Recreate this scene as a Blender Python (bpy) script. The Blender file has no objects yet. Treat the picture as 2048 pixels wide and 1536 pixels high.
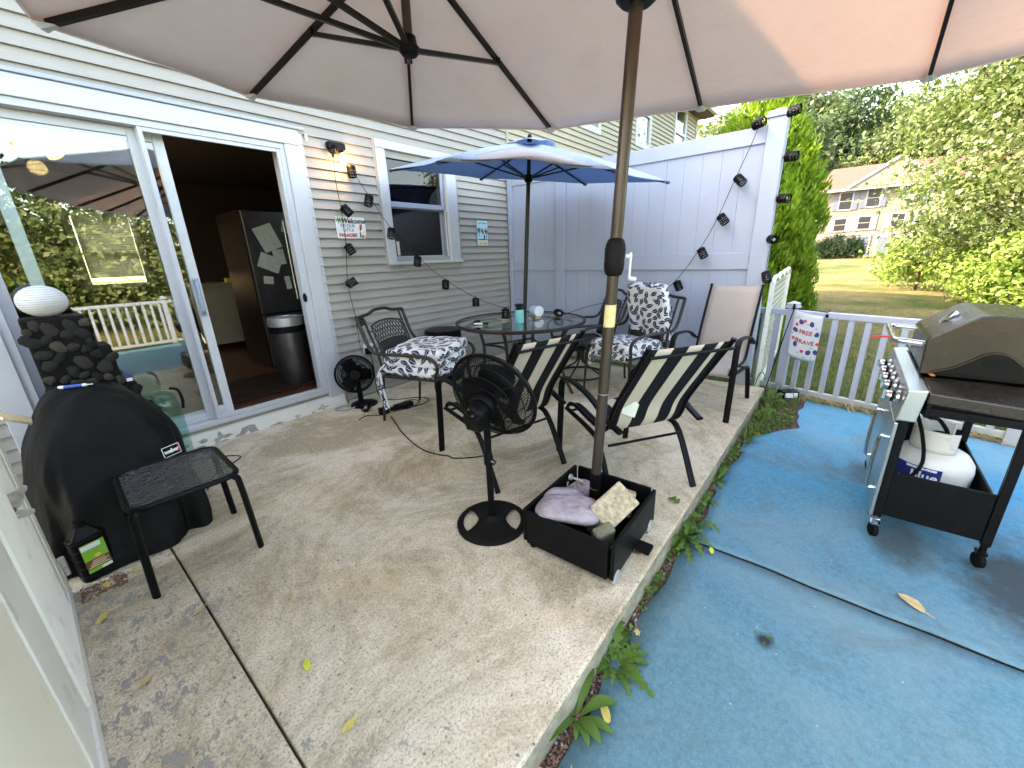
import bpy, bmesh, math, random
import numpy as np
from mathutils import Matrix, Vector, Euler
random.seed(7); rng = np.random.default_rng(7)
R = math.radians
scene = bpy.context.scene
COL = scene.collection

# ------------------------------------------------------------------ camera
CAM = Vector((0.0, 0.0, 1.32))
YAW, PITCH, ROLL = R(39.828), R(-17.826), R(-2.073)
fw = Vector((math.cos(PITCH)*math.cos(YAW), math.cos(PITCH)*math.sin(YAW), math.sin(PITCH)))
rt = fw.cross(Vector((0, 0, 1))).normalized(); up = rt.cross(fw)
rt2 = rt*math.cos(ROLL) + up*math.sin(ROLL); up2 = -rt*math.sin(ROLL) + up*math.cos(ROLL)
cd = bpy.data.cameras.new('camera'); cam = bpy.data.objects.new('camera', cd); COL.objects.link(cam)
cd.sensor_width = 36.0; cd.lens = 799.6/2048*36.0; cd.clip_start = 0.03; cd.clip_end = 600
cm = Matrix((rt2, up2, -fw)).transposed().to_4x4(); cm.translation = CAM
cam.matrix_world = cm
scene.camera = cam

# ------------------------------------------------------------------ sky, sun, exposure
SUN = Vector((-0.42, 0.76, 0.655)).normalized()       # towards the sun: over the house, from behind-left
world = bpy.data.worlds.new('World'); scene.world = world; world.use_nodes = True
wn = world.node_tree.nodes; wl = world.node_tree.links
sky = wn.new('ShaderNodeTexSky'); sky.sky_type = 'NISHITA'; sky.sun_disc = False
sky.sun_elevation = math.asin(SUN.z); sky.sun_rotation = math.atan2(SUN.x, SUN.y)
sky.air_density = 1.0; sky.dust_density = 2.2; sky.ozone_density = 1.0
bgn = wn['Background']; bgn.inputs['Strength'].default_value = 0.15
wl.new(sky.outputs['Color'], bgn.inputs['Color'])
sl = bpy.data.lights.new('sun', 'SUN'); sl.energy = 2.0; sl.angle = R(0.6); sl.color = (1.0, 0.94, 0.84)
so = bpy.data.objects.new('sun', sl); COL.objects.link(so)
so.rotation_euler = SUN.to_track_quat('Z', 'Y').to_euler(); so.location = (0, 0, 20)
vs = scene.view_settings
vs.view_transform = 'Standard'; vs.look = 'None'; vs.gamma = 1.0; vs.use_curve_mapping = False
vs.exposure = 3.55
vs.use_white_balance = True; vs.white_balance_temperature = 8700; vs.white_balance_tint = 12
try:
    scene.cycles.max_bounces = 7; scene.cycles.diffuse_bounces = 3; scene.cycles.glossy_bounces = 4; scene.cycles.transmission_bounces = 4; scene.cycles.transparent_max_bounces = 10
    scene.cycles.sample_clamp_indirect = 6.0; scene.cycles.use_adaptive_sampling = True; scene.cycles.adaptive_threshold = .02
except Exception: pass

# ------------------------------------------------------------------ mesh helpers
def frame(z, x=None):
    z = Vector(z).normalized()
    x = Vector(x) if x is not None else (Vector((0, 0, 1)) if abs(z.z) < .95 else Vector((1, 0, 0)))
    y = z.cross(x)
    if y.length < 1e-6: y = z.cross(Vector((1, 0, 0)))
    y.normalize(); x = y.cross(z)
    return x, y, z
def TR(loc=(0, 0, 0), rz=0, rx=0, ry=0):
    return Matrix.Translation(loc) @ Euler((rx, ry, rz)).to_matrix().to_4x4()

class MB:
    def __init__(s): s.v = []; s.f = []; s.M = None
    def add(s, vs_, fs):
        o = len(s.v)
        if s.M is not None: vs_ = [s.M @ Vector(p) for p in vs_]
        s.v += [tuple(p) for p in vs_]; s.f += [tuple(i+o for i in f) for f in fs]; return s
    def box(s, c, d, M=None):
        x, y, z = [k/2 for k in d]; c = Vector(c)
        p = [Vector(q) for q in ((-x,-y,-z),(x,-y,-z),(x,y,-z),(-x,y,-z),(-x,-y,z),(x,-y,z),(x,y,z),(-x,y,z))]
        if M is not None: p = [M.to_3x3() @ q for q in p]
        return s.add([c+q for q in p], [(0,3,2,1),(4,5,6,7),(0,1,5,4),(1,2,6,5),(2,3,7,6),(3,0,4,7)])
    def b2(s, x0, x1, y0, y1, z0, z1):
        return s.box(((x0+x1)/2, (y0+y1)/2, (z0+z1)/2), (abs(x1-x0), abs(y1-y0), abs(z1-z0)))
    def bar(s, a, b, w, h, upv=(0, 0, 1)):
        a = Vector(a); b = Vector(b); x, y, z = frame(b-a, upv)
        c = []
        for p in (a, b):
            for (i, j) in ((-1,-1),(1,-1),(1,1),(-1,1)): c.append(p + y*(i*w/2) + x*(j*h/2))
        return s.add(c, [(0,1,2,3),(7,6,5,4),(0,4,5,1),(1,5,6,2),(2,6,7,3),(3,7,4,0)])
    def tube(s, pts, r, n=8, closed=False, flat=1.0, upv=None):
        pts = [Vector(p) for p in pts]; N = len(pts)
        rr = r if isinstance(r, (list, tuple)) else [r]*N
        t = []
        for i in range(N):
            if closed: d = pts[(i+1) % N]-pts[i-1]
            else: d = pts[min(i+1, N-1)]-pts[max(i-1, 0)]
            t.append(d.normalized() if d.length > 1e-9 else Vector((0, 0, 1)))
        x, y, _ = frame(t[0], upv); V = []
        for i in range(N):
            x = (x - t[i]*x.dot(t[i]));
            if x.length < 1e-6: x = frame(t[i])[0]
            x.normalize(); y = t[i].cross(x)
            for k in range(n):
                a = 2*math.pi*k/n; V.append(pts[i] + x*(math.cos(a)*rr[i]) + y*(math.sin(a)*rr[i]*flat))
        F = []
        for i in range(N if closed else N-1):
            j = (i+1) % N
            for k in range(n):
                l = (k+1) % n; F.append((i*n+k, i*n+l, j*n+l, j*n+k))
        if not closed: F += [tuple(range(n-1, -1, -1)), tuple((N-1)*n+k for k in range(n))]
        return s.add(V, F)
    def lathe(s, prof, n=24, c=(0, 0, 0), M=None, skip=None):
        V = []; F = []; c = Vector(c)
        for (r, z) in prof:
            for k in range(n):
                a = 2*math.pi*k/n; p = Vector((r*math.cos(a), r*math.sin(a), z))
                if M is not None: p = M.to_3x3() @ p
                V.append(c+p)
        for i in range(len(prof)-1):
            for k in range(n):
                if skip and skip(i, k): continue
                l = (k+1) % n; F.append((i*n+k, i*n+l, (i+1)*n+l, (i+1)*n+k))
        loop_ = prof[0] == prof[-1]
        if prof[0][0] > 1e-5 and not skip and not loop_: F.append(tuple(range(n-1, -1, -1)))
        if prof[-1][0] > 1e-5 and not skip and not loop_: F.append(tuple((len(prof)-1)*n+k for k in range(n)))
        return s.add(V, F)
    def prism(s, out, d, M=None):          # outline in local xy, extruded +z by d
        n = len(out); V = [Vector((p[0], p[1], 0)) for p in out] + [Vector((p[0], p[1], d)) for p in out]
        if M is not None: V = [M @ p for p in V]
        F = [tuple(range(n-1, -1, -1)), tuple(range(n, 2*n))] + [(i, (i+1) % n, n+(i+1) % n, n+i) for i in range(n)]
        return s.add(V, F)
    def grid(s, P, nu, nv, closeu=False):   # P list of nu*nv points
        F = []
        for i in range(nu if closeu else nu-1):
            for j in range(nv-1):
                a = i; b = (i+1) % nu; F.append((a*nv+j, b*nv+j, b*nv+j+1, a*nv+j+1))
        return s.add(P, F)
    def mesh(s, name, smooth=False, ang=38):
        me = bpy.data.meshes.new(name); me.from_pydata(s.v, [], s.f); me.update()
        bm = bmesh.new(); bm.from_mesh(me); bmesh.ops.recalc_face_normals(bm, faces=bm.faces); bm.to_mesh(me); bm.free()
        if smooth:
            me.shade_smooth()
            try: me.set_sharp_from_angle(angle=R(ang))
            except Exception: pass
        return me
    def build(s, name, mat, parent=None, smooth=False, bevel=0, thick=0, ang=38):
        return obj(name, s.mesh(name, smooth, ang), mat, parent, bevel, thick)
def obj(name, me, mat, parent=None, bevel=0, thick=0):
    o = bpy.data.objects.new(name, me); COL.objects.link(o)
    if mat is not None and not me.materials: me.materials.append(mat)
    if parent is not None: o.parent = parent
    if thick:
        m = o.modifiers.new('s', 'SOLIDIFY'); m.thickness = thick; m.offset = 0
    if bevel:
        m = o.modifiers.new('b', 'BEVEL'); m.width = bevel; m.segments = 2; m.limit_method = 'ANGLE'; m.angle_limit = R(35)
    return o
def tag(o, label, cat, group=None, kind=None):
    if label: o['label'] = label
    if cat: o['category'] = cat
    if group: o['group'] = group
    if kind: o['kind'] = kind
    return o
def thing(name, label, cat, loc=(0, 0, 0), rz=0, group=None):
    o = bpy.data.objects.new(name, None); COL.objects.link(o); o.location = loc; o.rotation_euler = (0, 0, rz)
    o.empty_display_size = .1
    return tag(o, label, cat, group)
def struct(o): o['kind'] = 'structure'; return o
KIDS = {}
def copy_tree(o, parent=None):
    c = o.copy(); COL.objects.link(c); c.parent = parent
    for ch in list(o.children): copy_tree(ch, c)
    return c
def box_uv(o, s=1.0):
    me = o.data; uv = me.uv_layers.new(name='UVMap')
    for p in me.polygons:
        n = p.normal; a = [abs(n.x), abs(n.y), abs(n.z)]; k = a.index(max(a))
        for li in p.loop_indices:
            c = me.vertices[me.loops[li].vertex_index].co
            uv.data[li].uv = ((c.y+.61, c.z), (c.x, c.z+.37), (c.x, c.y))[k]
def arc(c, r, a0, a1, n, ax=(1, 0, 0), ay=(0, 0, 1)):
    c = Vector(c); ax = Vector(ax); ay = Vector(ay)
    return [c + ax*(r*math.cos(a0+(a1-a0)*i/n)) + ay*(r*math.sin(a0+(a1-a0)*i/n)) for i in range(n+1)]
def smoothpath(pts, n=6):
    P = [Vector(p) for p in pts]; P = [P[0]*2-P[1]] + P + [P[-1]*2-P[-2]]; out = []
    for i in range(1, len(P)-2):
        a, b, c, d = P[i-1:i+3]
        for k in range(n):
            t = k/n
            out.append(.5*((2*b) + (c-a)*t + (2*a-5*b+4*c-d)*t*t + (3*b-a-3*c+d)*t**3))
    out.append(P[-2]); return out
def text(s, size, mat, parent, M, name='lettering', ext=.0006, shear=0, spacing=1.0, bold=0, align='CENTER'):
    cu = bpy.data.curves.new(name, 'FONT'); cu.body = s; cu.size = size; cu.extrude = ext; cu.align_x = align; cu.align_y = 'CENTER'
    cu.shear = shear; cu.space_character = spacing; cu.offset = bold; cu.resolution_u = 3
    t = bpy.data.objects.new(name, cu); COL.objects.link(t)
    bpy.context.view_layer.update()
    me = bpy.data.meshes.new_from_object(t.evaluated_get(bpy.context.evaluated_depsgraph_get()))
    bpy.data.objects.remove(t); bpy.data.curves.remove(cu)
    me.materials.clear(); me.transform(M)
    return obj(name, me, mat, parent)

# ------------------------------------------------------------------ materials
MATS = {}
class N:
    def __init__(s, name):
        s.m = bpy.data.materials.new(name); s.m.use_nodes = True; s.t = s.m.node_tree; s.p = s.t.nodes['Principled BSDF']
        s.out = s.t.nodes['Material Output']; MATS[name] = s.m
    def n(s, ty, **kw):
        nd = s.t.nodes.new('ShaderNode'+ty)
        for k, v in kw.items():
            if k.startswith('_'): setattr(nd, k[1:], v)
            else: nd.inputs[k.replace('_', ' ')].default_value = v
        return nd
    def l(s, a, b): s.t.links.new(a, b); return s
    def coord(s, kind='Object', scale=None):
        tc = s.n('TexCoord').outputs[kind]
        if scale is not None:
            mp = s.n('Mapping'); mp.inputs['Scale'].default_value = scale if hasattr(scale, '__len__') else (scale,)*3
            s.l(tc, mp.inputs['Vector']); return mp.outputs['Vector']
        return tc
    def noise(s, vec, scale, detail=4, rough=.55, dist=0):
        nd = s.n('TexNoise', Scale=scale, Detail=detail, Roughness=rough, Distortion=dist); s.l(vec, nd.inputs['Vector']); return nd.outputs['Fac']
    def ramp(s, fac, stops, interp='LINEAR'):
        nd = s.n('ValToRGB'); cr = nd.color_ramp; cr.interpolation = interp
        while len(cr.elements) < len(stops): cr.elements.new(.5)
        for e, (p, c) in zip(cr.elements, stops):
            e.position = p; e.color = (*c, 1) if hasattr(c, '__len__') else (c, c, c, 1)
        s.l(fac, nd.inputs['Fac']); return nd.outputs['Color']
    def mix(s, fac, a, b, mode='MIX'):
        nd = s.n('Mix', _data_type='RGBA', _blend_type=mode)
        for sock, v in ((nd.inputs[0], fac), (nd.inputs[6], a), (nd.inputs[7], b)):
            if hasattr(v, 'is_linked'): s.l(v, sock)
            elif hasattr(v, '__len__'): sock.default_value = (*v, 1)
            else: sock.default_value = v
        return nd.outputs[2]
    def math(s, op, a, b=0.0, c=0.0):
        nd = s.n('Math', _operation=op)
        for i, v in enumerate((a, b, c)):
            if hasattr(v, 'is_linked'): s.l(v, nd.inputs[i])
            else: nd.inputs[i].default_value = v
        return nd.outputs[0]
    def sep(s, vec):
        nd = s.n('SeparateXYZ'); s.l(vec, nd.inputs[0]); return nd.outputs
    def bump(s, h, strength=.3, dist=.01):
        b = s.n('Bump', Strength=strength, Distance=dist); s.l(h, b.inputs['Height']); s.l(b.outputs['Normal'], s.p.inputs['Normal']); return s
    def set(s, **kw):
        for k, v in kw.items():
            sock = s.p.inputs[k.replace('_', ' ')]
            if hasattr(v, 'is_linked'): s.l(v, sock)
            elif hasattr(v, '__len__') and len(v) == 3: sock.default_value = (*v, 1)
            else: sock.default_value = v
        return s
def pm(name, col, rough=.5, metal=0, var=.12, sc=9, bump=.08, bsc=90, dirt=0, dcol=(.12, .10, .07), bdist=.004, kind='Object', **kw):
    k = N(name); v = k.coord(kind)
    n1 = k.noise(v, sc, 3, .6)
    lo = tuple(c*(1-var) for c in col); hi = tuple(min(1, c*(1+var)) for c in col)
    c = k.ramp(n1, [(.3, lo), (.7, hi)])
    if dirt:
        dn = k.noise(v, sc*1.7, 8, .68, .4); c = k.mix(k.ramp(dn, [(.62-dirt*.25, 0), (.80, 1)]), c, dcol)
    r = k.math('MULTIPLY_ADD', n1, .2, rough-.09)
    if max(col) < .03 and not metal: kw.setdefault('Specular_IOR_Level', .12)
    k.set(Base_Color=c, Roughness=r, Metallic=metal, **kw)
    if bump >= .1: k.bump(k.noise(v, bsc, 2, .6), bump, bdist)
    return k.m
# ---- surfaces of the setting
def make_concrete():
    k = N('worn_painted_concrete'); v = k.coord('Object'); X, Y_, Z_ = k.sep(v)
    fine = k.noise(v, 115, 6, .75); mid = k.noise(v, 16, 8, .72); big = k.noise(v, 1.2, 5, .6, .6)
    base = k.ramp(mid, [(.28, (.44, .35, .228)), (.5, (.665, .555, .40)), (.75, (.77, .665, .51))])
    base = k.mix(k.ramp(big, [(.42, 0), (.66, .7)]), base, (.74, .635, .505))
    base = k.mix(.9, base, k.ramp(fine, [(.34, .30), (.50, 1.0), (.8, 1.15)]), 'MULTIPLY')
    ochre = k.ramp(k.noise(v, 2.3, 7, .62, .3), [(.55, 0), (.70, 1)])
    base = k.mix(k.math('MULTIPLY', ochre, .5), base, (.60, .42, .20))
    spot2 = k.ramp(k.noise(v, 4.2, 4, .5, .6), [(.705, 0), (.73, 1)])
    base = k.mix(k.math('MULTIPLY', spot2, .55), base, (.55, .33, .11))
    soil = k.ramp(k.noise(v, 1.05, 10, .74, 1.1), [(.445, 0), (.575, 1)])
    grit = k.ramp(k.noise(v, 70, 5, .7), [(.36, .35), (.60, 1)])
    base = k.mix(k.math('MULTIPLY', k.math('MULTIPLY', soil, .95), grit), base, (.30, .23, .135))
    spots = k.ramp(k.noise(v, 62, 2, .4), [(.685, 0), (.73, 1)])
    base = k.mix(k.math('MULTIPLY', spots, .75), base, (.09, .075, .06))
    # grey paint that has peeled away except in flakes: more of it near the cabinet and the joint
    pn = k.noise(k.coord('Object', (1.0, .62, 1)), 24, 9, .74, .35); pl = k.noise(v, 1.6, 4, .55)
    near = k.ramp(k.math('MULTIPLY_ADD', X, -.55, .62), [(0, 0), (1, .30)])
    thr = k.math('ADD', k.math('ADD', pn, k.math('MULTIPLY', pl, .40)), near)
    pm_ = k.ramp(thr, [(.935, 0), (.947, 1)])
    paint = k.mix(.5, (.335, .305, .27), k.ramp(fine, [(.3, (.25, .225, .20)), (.7, (.42, .385, .34))]))
    col = k.mix(pm_, base, paint)
    k.set(Base_Color=col, Roughness=.9, Specular_IOR_Level=.2)
    h = k.math('ADD', k.math('MULTIPLY', fine, .7), k.math('MULTIPLY', pm_, .3))
    k.bump(h, .7, .004)
make_concrete()
def make_carpet():
    k = N('blue_outdoor_carpet'); v = k.coord('Object'); X, Y_, Z_ = k.sep(v)
    f = k.noise(v, 190, 3, .7); m = k.noise(v, 48, 6, .78); b = k.noise(v, 1.6, 5, .6, .4)
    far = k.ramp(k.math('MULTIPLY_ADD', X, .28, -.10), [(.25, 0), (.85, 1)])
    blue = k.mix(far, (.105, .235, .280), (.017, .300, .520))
    c = k.mix(k.ramp(b, [(.35, 0), (.7, .45)]), blue, (.125, .205, .232))
    c = k.mix(k.ramp(m, [(.36, .55), (.60, 0)]), c, (.05, .115, .145))
    c = k.mix(k.ramp(f, [(.54, 0), (.74, .4)]), c, (.26, .38, .42))
    st = k.ramp(k.noise(v, 1.7, 9, .72, .8), [(.54, 0), (.72, 1)])
    fd = k.ramp(k.noise(v, .8, 7, .7, 1.0), [(.45, 0), (.65, .55)]); c = k.mix(fd, c, (.175, .275, .30))
    c = k.mix(k.math('MULTIPLY', st, .62), c, (.10, .115, .105))
    dk = k.ramp(k.noise(v, 7, 8, .75, .5), [(.63, 0), (.72, .55)]); c = k.mix(dk, c, (.075, .085, .08))
    # grease under the gas grill
    def spot(cx, cy, rx, ry, amt, cc, col):
        dx = k.math('DIVIDE', k.math('SUBTRACT', X, cx), rx); dy = k.math('DIVIDE', k.math('SUBTRACT', Y_, cy), ry)
        d = k.math('SQRT', k.math('ADD', k.math('MULTIPLY', dx, dx), k.math('MULTIPLY', dy, dy)))
        d = k.math('ADD', d, k.math('MULTIPLY', k.math('SUBTRACT', k.noise(v, 5.5, 8, .7), .5), 1.5))
        return k.mix(k.math('MULTIPLY', k.ramp(d, [(.35, 1), (1.0, 0)]), amt), cc, col)
    c = spot(2.35, -.80, .55, .28, .85, c, (.045, .042, .038))
    c = spot(2.42, -.42, .25, .15, .7, c, (.06, .055, .045))
    c = spot(1.46, .02, .05, .04, .9, c, (.03, .025, .02))
    c = spot(3.2, -.28, .25, .12, .5, c, (.07, .06, .05))
    fl = k.n('TexVoronoi', Scale=13.0); fl.feature = 'F1'; k.l(v, fl.inputs['Vector'])
    c = k.mix(k.ramp(fl.outputs['Distance'], [(.025, .6), (.045, 0)]), c, (.62, .62, .56))
    k.set(Base_Color=c, Roughness=.96, Specular_IOR_Level=.1)
    k.bump(f, .35, .003)
make_carpet()
def make_lawn():
    k = N('lawn_grass'); v = k.coord('Object')
    b = k.noise(v, .35, 6, .65, .5); m = k.noise(v, 6, 6, .7)
    c = k.ramp(b, [(.38, (.07, .10, .03)), (.50, (.15, .14, .055)), (.60, (.22, .18, .085))])
    c = k.mix(.6, c, k.ramp(m, [(.3, .45), (.7, 1.2)]), 'MULTIPLY')
    c = k.mix(.8, c, k.ramp(k.noise(v, 28, 4, .75), [(.32, .35), (.66, 1.35)]), 'MULTIPLY')
    k.set(Base_Color=c, Roughness=.95, Specular_IOR_Level=.1); k.bump(k.noise(v, 30, 5, .7), .8, .05)
make_lawn()
def make_siding(name, col):
    k = N(name); v = k.coord('Object'); g = k.n('TexCoord').outputs['Object']
    oi = k.n('ObjectInfo').outputs['Random']
    gr = k.noise(k.coord('Object', (2.5, 40, 60)), 3, 6, .6)
    c = k.ramp(gr, [(.3, tuple(x*.93 for x in col)), (.7, tuple(min(1, x*1.05) for x in col))])
    c = k.mix(k.math('MULTIPLY', oi, .10), c, tuple(x*.82 for x in col))
    dn = k.ramp(k.noise(v, 2.2, 8, .7, .5), [(.56, 0), (.75, .35)])
    c = k.mix(dn, c, tuple(x*.72 for x in col))
    zz = k.sep(v)[2]; sp = k.math('MULTIPLY', k.ramp(k.math('ADD', zz, k.math('MULTIPLY', k.noise(v, 7, 6, .7), .5)), [(.18, 1), (.62, 0)]), .55)
    c = k.mix(sp, c, (.20, .18, .13))
    k.set(Base_Color=c, Roughness=.55, Specular_IOR_Level=.35); k.bump(k.math('ADD', gr, k.noise(v, 3.1, 3, .5)), .14, .003)
make_siding('tan_vinyl_siding', (.35, .322, .285)); make_siding('khaki_vinyl_siding', (.40, .35, .255))
pm('white_trim_paint', (.49, .50, .52), .45, var=.04, sc=5, dirt=.05, dcol=(.42, .40, .36), bump=.1, bsc=50)
pm('aged_white_sill', (.60, .57, .50), .6, var=.05, sc=6, dirt=.12, dcol=(.22, .20, .17), bump=.1, bsc=40)
k = N('white_vinyl_fence'); v = k.coord('Object'); zz = k.sep(v)[2]
c = k.ramp(k.noise(v, 2.5, 5, .6), [(.3, (.315, .355, .445)), (.7, (.345, .385, .475))])
c = k.mix(k.ramp(k.noise(v, 5, 9, .72, .5), [(.60, 0), (.80, .5)]), c, (.33, .34, .34))
c = k.mix(k.math('MULTIPLY', k.ramp(k.math('ADD', zz, k.math('MULTIPLY', k.noise(v, 6, 7, .7), .6)), [(.22, 1), (.60, 0)]), .6), c, (.30, .31, .19))
k.set(Base_Color=c, Roughness=.4, Specular_IOR_Level=.4); k.bump(k.noise(v, 4, 3, .5), .1, .006)
pm('cream_vinyl', (.74, .73, .64), .4, var=.05, sc=3, dirt=.4, dcol=(.38, .40, .22), bump=.05)
pm('aluminium_frame', (.62, .63, .64), .38, .0, var=.06, bump=.04)
pm('resin_cabinet', (.76, .73, .66), .5, var=.05, sc=4, dirt=.25, dcol=(.40, .37, .30), bump=.12, bsc=60)
pm('resin_cabinet_panel', (.84, .80, .64), .42, var=.04, sc=3, dirt=.1, dcol=(.5, .47, .36), bump=.06, bsc=60)
pm('galvanised_latch', (.42, .40, .36), .5, .6, var=.25, sc=20, dirt=.5, dcol=(.22, .12, .06))
pm('rusty_bolt', (.22, .11, .05), .8, .3, var=.3, sc=40)
pm('roof_shingle', (.10, .095, .09), .9, var=.3, sc=20, bump=.5)
pm('soil', (.105, .065, .042), .95, var=.45, sc=25, bump=.9, bsc=60, bdist=.02)
pm('concrete_side', (.33, .30, .22), .92, var=.3, sc=14, dirt=.7, dcol=(.16, .15, .07), bump=.5, bsc=80)
pm('mulch_chip', (.17, .085, .055), .9, var=.5, sc=30)
pm('grey_stone', (.30, .28, .25), .85, var=.4, sc=14, bump=.4)
# ---- metals and plastics
pm('black_powder_coat', (0.0045, 0.0045, 0.005), .42, 0, var=.25, sc=12, bump=.05, bsc=200)
pm('black_plastic', (0.0045, 0.0045, 0.005), .40, var=.2, sc=20, bump=.05, bsc=150)
pm('matte_black_plastic', (0.008, 0.0075, 0.007), .55, var=.2, sc=14, bump=.1, bsc=220)
pm('bronze_tube', (0.075, 0.056, 0.042), .36, .55, var=.12, sc=8, bump=.03)
pm('dark_bronze', (0.012, 0.0095, 0.0075), .42, .35, var=.2, sc=10, bump=.04)
pm('brown_cast_metal', (0.026, 0.02, 0.0165), .46, .35, var=.25, sc=24, bump=.15, bsc=140)
pm('grill_brown_enamel', (0.055, 0.044, 0.035), .26, .6, var=.12, sc=5, dirt=.08, dcol=(.10, .05, .03), bump=.05, bsc=120)
pm('brushed_steel', (.52, .52, .51), .30, .92, var=.05, sc=3, bump=0)
pm('chrome', (.62, .61, .60), .20, 1.0, var=.05, bump=0)
pm('dull_steel', (.50, .49, .46), .45, .6, var=.15, sc=9)
pm('white_enamel', (.58, .57, .54), .38, var=.05, sc=6, dirt=.2, dcol=(.36, .27, .18), bump=.05)
pm('black_rubber', (0.004, 0.004, 0.004), .75, var=.3, sc=20)
pm('grey_rubber', (.34, .34, .33), .6, var=.15)
pm('turquoise_plastic', (.14, .52, .50), .42, var=.06)
pm('white_plastic', (.76, .76, .76), .4, var=.05)
pm('pale_blue_plastic', (.45, .60, .72), .4, var=.05)
pm('yellow_paper', (.72, .60, .28), .7, var=.12, sc=40)
pm('white_paper', (.62, .58, .48), .75, var=.1, sc=20)
pm('tag_paper', (.70, .70, .60), .75, var=.06)
pm('blue_pen_plastic', (.02, .09, .40), .35)
pm('black_nylon_cover', (.0055, .0055, .005), .55, var=.5, sc=5, bump=.45, bsc=7, bdist=.03)
pm('red_print', (.55, .03, .035), .6, var=.1); pm('black_print', (0.006, 0.006, 0.007), .6); pm('navy_print', (.02, .03, .13), .6)
pm('white_print', (.80, .80, .80), .6); pm('green_print', (.05, .22, .08), .6, var=.3, sc=60); pm('lime_print', (.22, .50, .04), .5)
pm('brown_print', (.16, .07, .03), .5); pm('teal_print', (.02, .10, .11), .6); pm('orange_print', (.72, .24, .05), .6)
pm('sand_print', (.74, .58, .34), .7, var=.15, sc=50); pm('sky_print', (.36, .66, .72), .6, var=.15, sc=30); pm('yellow_print', (.80, .62, .12), .6)
pm('tank_blue', (.012, .03, .16), .4); pm('sign_board', (.74, .76, .76), .55, var=.06, sc=15)
pm('lilac_bag', (.36, .30, .335), .40, var=.22, sc=12, dirt=.3, dcol=(.22, .16, .12), bump=.9, bsc=13, bdist=.03)
pm('cinder_block', (.46, .38, .25), .93, var=.35, sc=40, dirt=.45, dcol=(.12, .10, .06), bump=.9, bsc=90, bdist=.01)
pm('mossy_block', (.15, .14, .09), .95, var=.4, sc=30, bump=.8, bsc=110, bdist=.006)
pm('globe_plastic', (.70, .70, .69), .45, var=.05)
pm('fountain_resin', (0.006, 0.0055, 0.005), .6, var=.4, sc=15, bump=.4, bsc=40)
k = N('fountain_stone'); v = k.coord('Object'); oi = k.n('ObjectInfo').outputs['Random']
c = k.ramp(oi, [(0, (.010, .010, .011)), (.5, (.026, .024, .020)), (.8, (.050, .044, .032)), (1, (.075, .062, .042))]); c = k.mix(.7, c, k.ramp(k.noise(v, 6, 5, .7), [(.3, .4), (.7, 1.4)]), 'MULTIPLY')
k.set(Base_Color=c, Roughness=.7, Specular_IOR_Level=.2); k.bump(k.noise(v, 9, 4, .6), .5, .02)
pm('beige_sling', (.28, .24, .215), .7, var=.06, sc=10, bump=.2, bsc=500, bdist=.002)
pm('yellow_leaf', (.62, .48, .12), .7, var=.2, sc=30, kind='Object'); pm('tan_leaf', (.52, .38, .18), .75, var=.2, sc=30)
pm('brown_leaf', (.22, .10, .045), .8, var=.3, sc=30); pm('lime_leaf', (.60, .64, .06), .6, var=.1)
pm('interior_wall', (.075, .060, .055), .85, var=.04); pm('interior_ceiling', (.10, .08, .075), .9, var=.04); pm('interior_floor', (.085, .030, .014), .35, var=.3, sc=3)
pm('cart_paint', (.42, .38, .28), .55, var=.05); pm('dark_cabinet', (0.025, 0.013, 0.01), .45); pm('fridge_steel', (.13, .12, .115), .35, .8)
pm('roof_red', (.13, .050, .040), .9, var=.2, sc=4, bump=.4, bsc=20); pm('shutter_blue', (.075, .095, .14), .6)
pm('far_siding', (.150, .128, .112), .7, var=.05, sc=2); pm('far_trim', (.28, .28, .285), .6, var=.04); pm('bark', (.10, .075, .055), .9, var=.4, sc=12, bump=.8, bsc=25, bdist=.02)
pm('far_window', (.02, .02, .023), .3, Specular_IOR_Level=.25)
pm('black_foam', (0.006, 0.006, 0.006), .7); pm('bin_black', (0.004, 0.004, 0.0045), .35, var=.2); pm('cord_black', (0.004, 0.004, 0.0045), .5); pm('cord_grey', (.35, .36, .33), .6)
pm('copper_wire', (.3, .14, .07), .5, .5); pm('dry_grass', (.34, .27, .13), .9, var=.3, sc=20)
# ---- glass
def make_glass(name, ior, tint, rough=0.0):
    k = N(name); t = k.t
    tr = k.n('BsdfTransparent'); tr.inputs['Color'].default_value = (*tint, 1)
    gl = k.n('BsdfGlossy', Roughness=rough); gl.inputs['Color'].default_value = (1, 1, 1, 1)
    fr = k.n('Fresnel', IOR=ior); mx = k.n('MixShader')
    gb = k.n('NewGeometry').outputs['Backfacing']; k.l(k.math('MULTIPLY', fr.outputs[0], k.math('SUBTRACT', 1.0, gb)), mx.inputs[0]); k.l(tr.outputs[0], mx.inputs[1]); k.l(gl.outputs[0], mx.inputs[2]); k.l(mx.outputs[0], k.out.inputs['Surface'])
    t.nodes.remove(k.p); return k
make_glass('window_glass', 2.1, (.88, .93, .91)); make_glass('dark_window_glass', 1.5, (.6, .63, .63)); 
k = make_glass('table_glass', 1.9, (.80, .88, .86), .01)
k = make_glass('ripple_glass', 2.0, (.42, .46, .42), .03)
v = k.coord('Object'); b = k.n('Bump', Strength=1.0, Distance=.02); k.l(k.noise(k.coord('Object', (1, 2.2, 1)), 38, 2, .5), b.inputs['Height'])
for nd in k.t.nodes:
    if nd.type in ('BSDF_GLOSSY', 'FRESNEL'): k.l(b.outputs[0], nd.inputs['Normal'])
k = make_glass('clear_teal_plastic', 1.4, (.62, .82, .77), .1)
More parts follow.
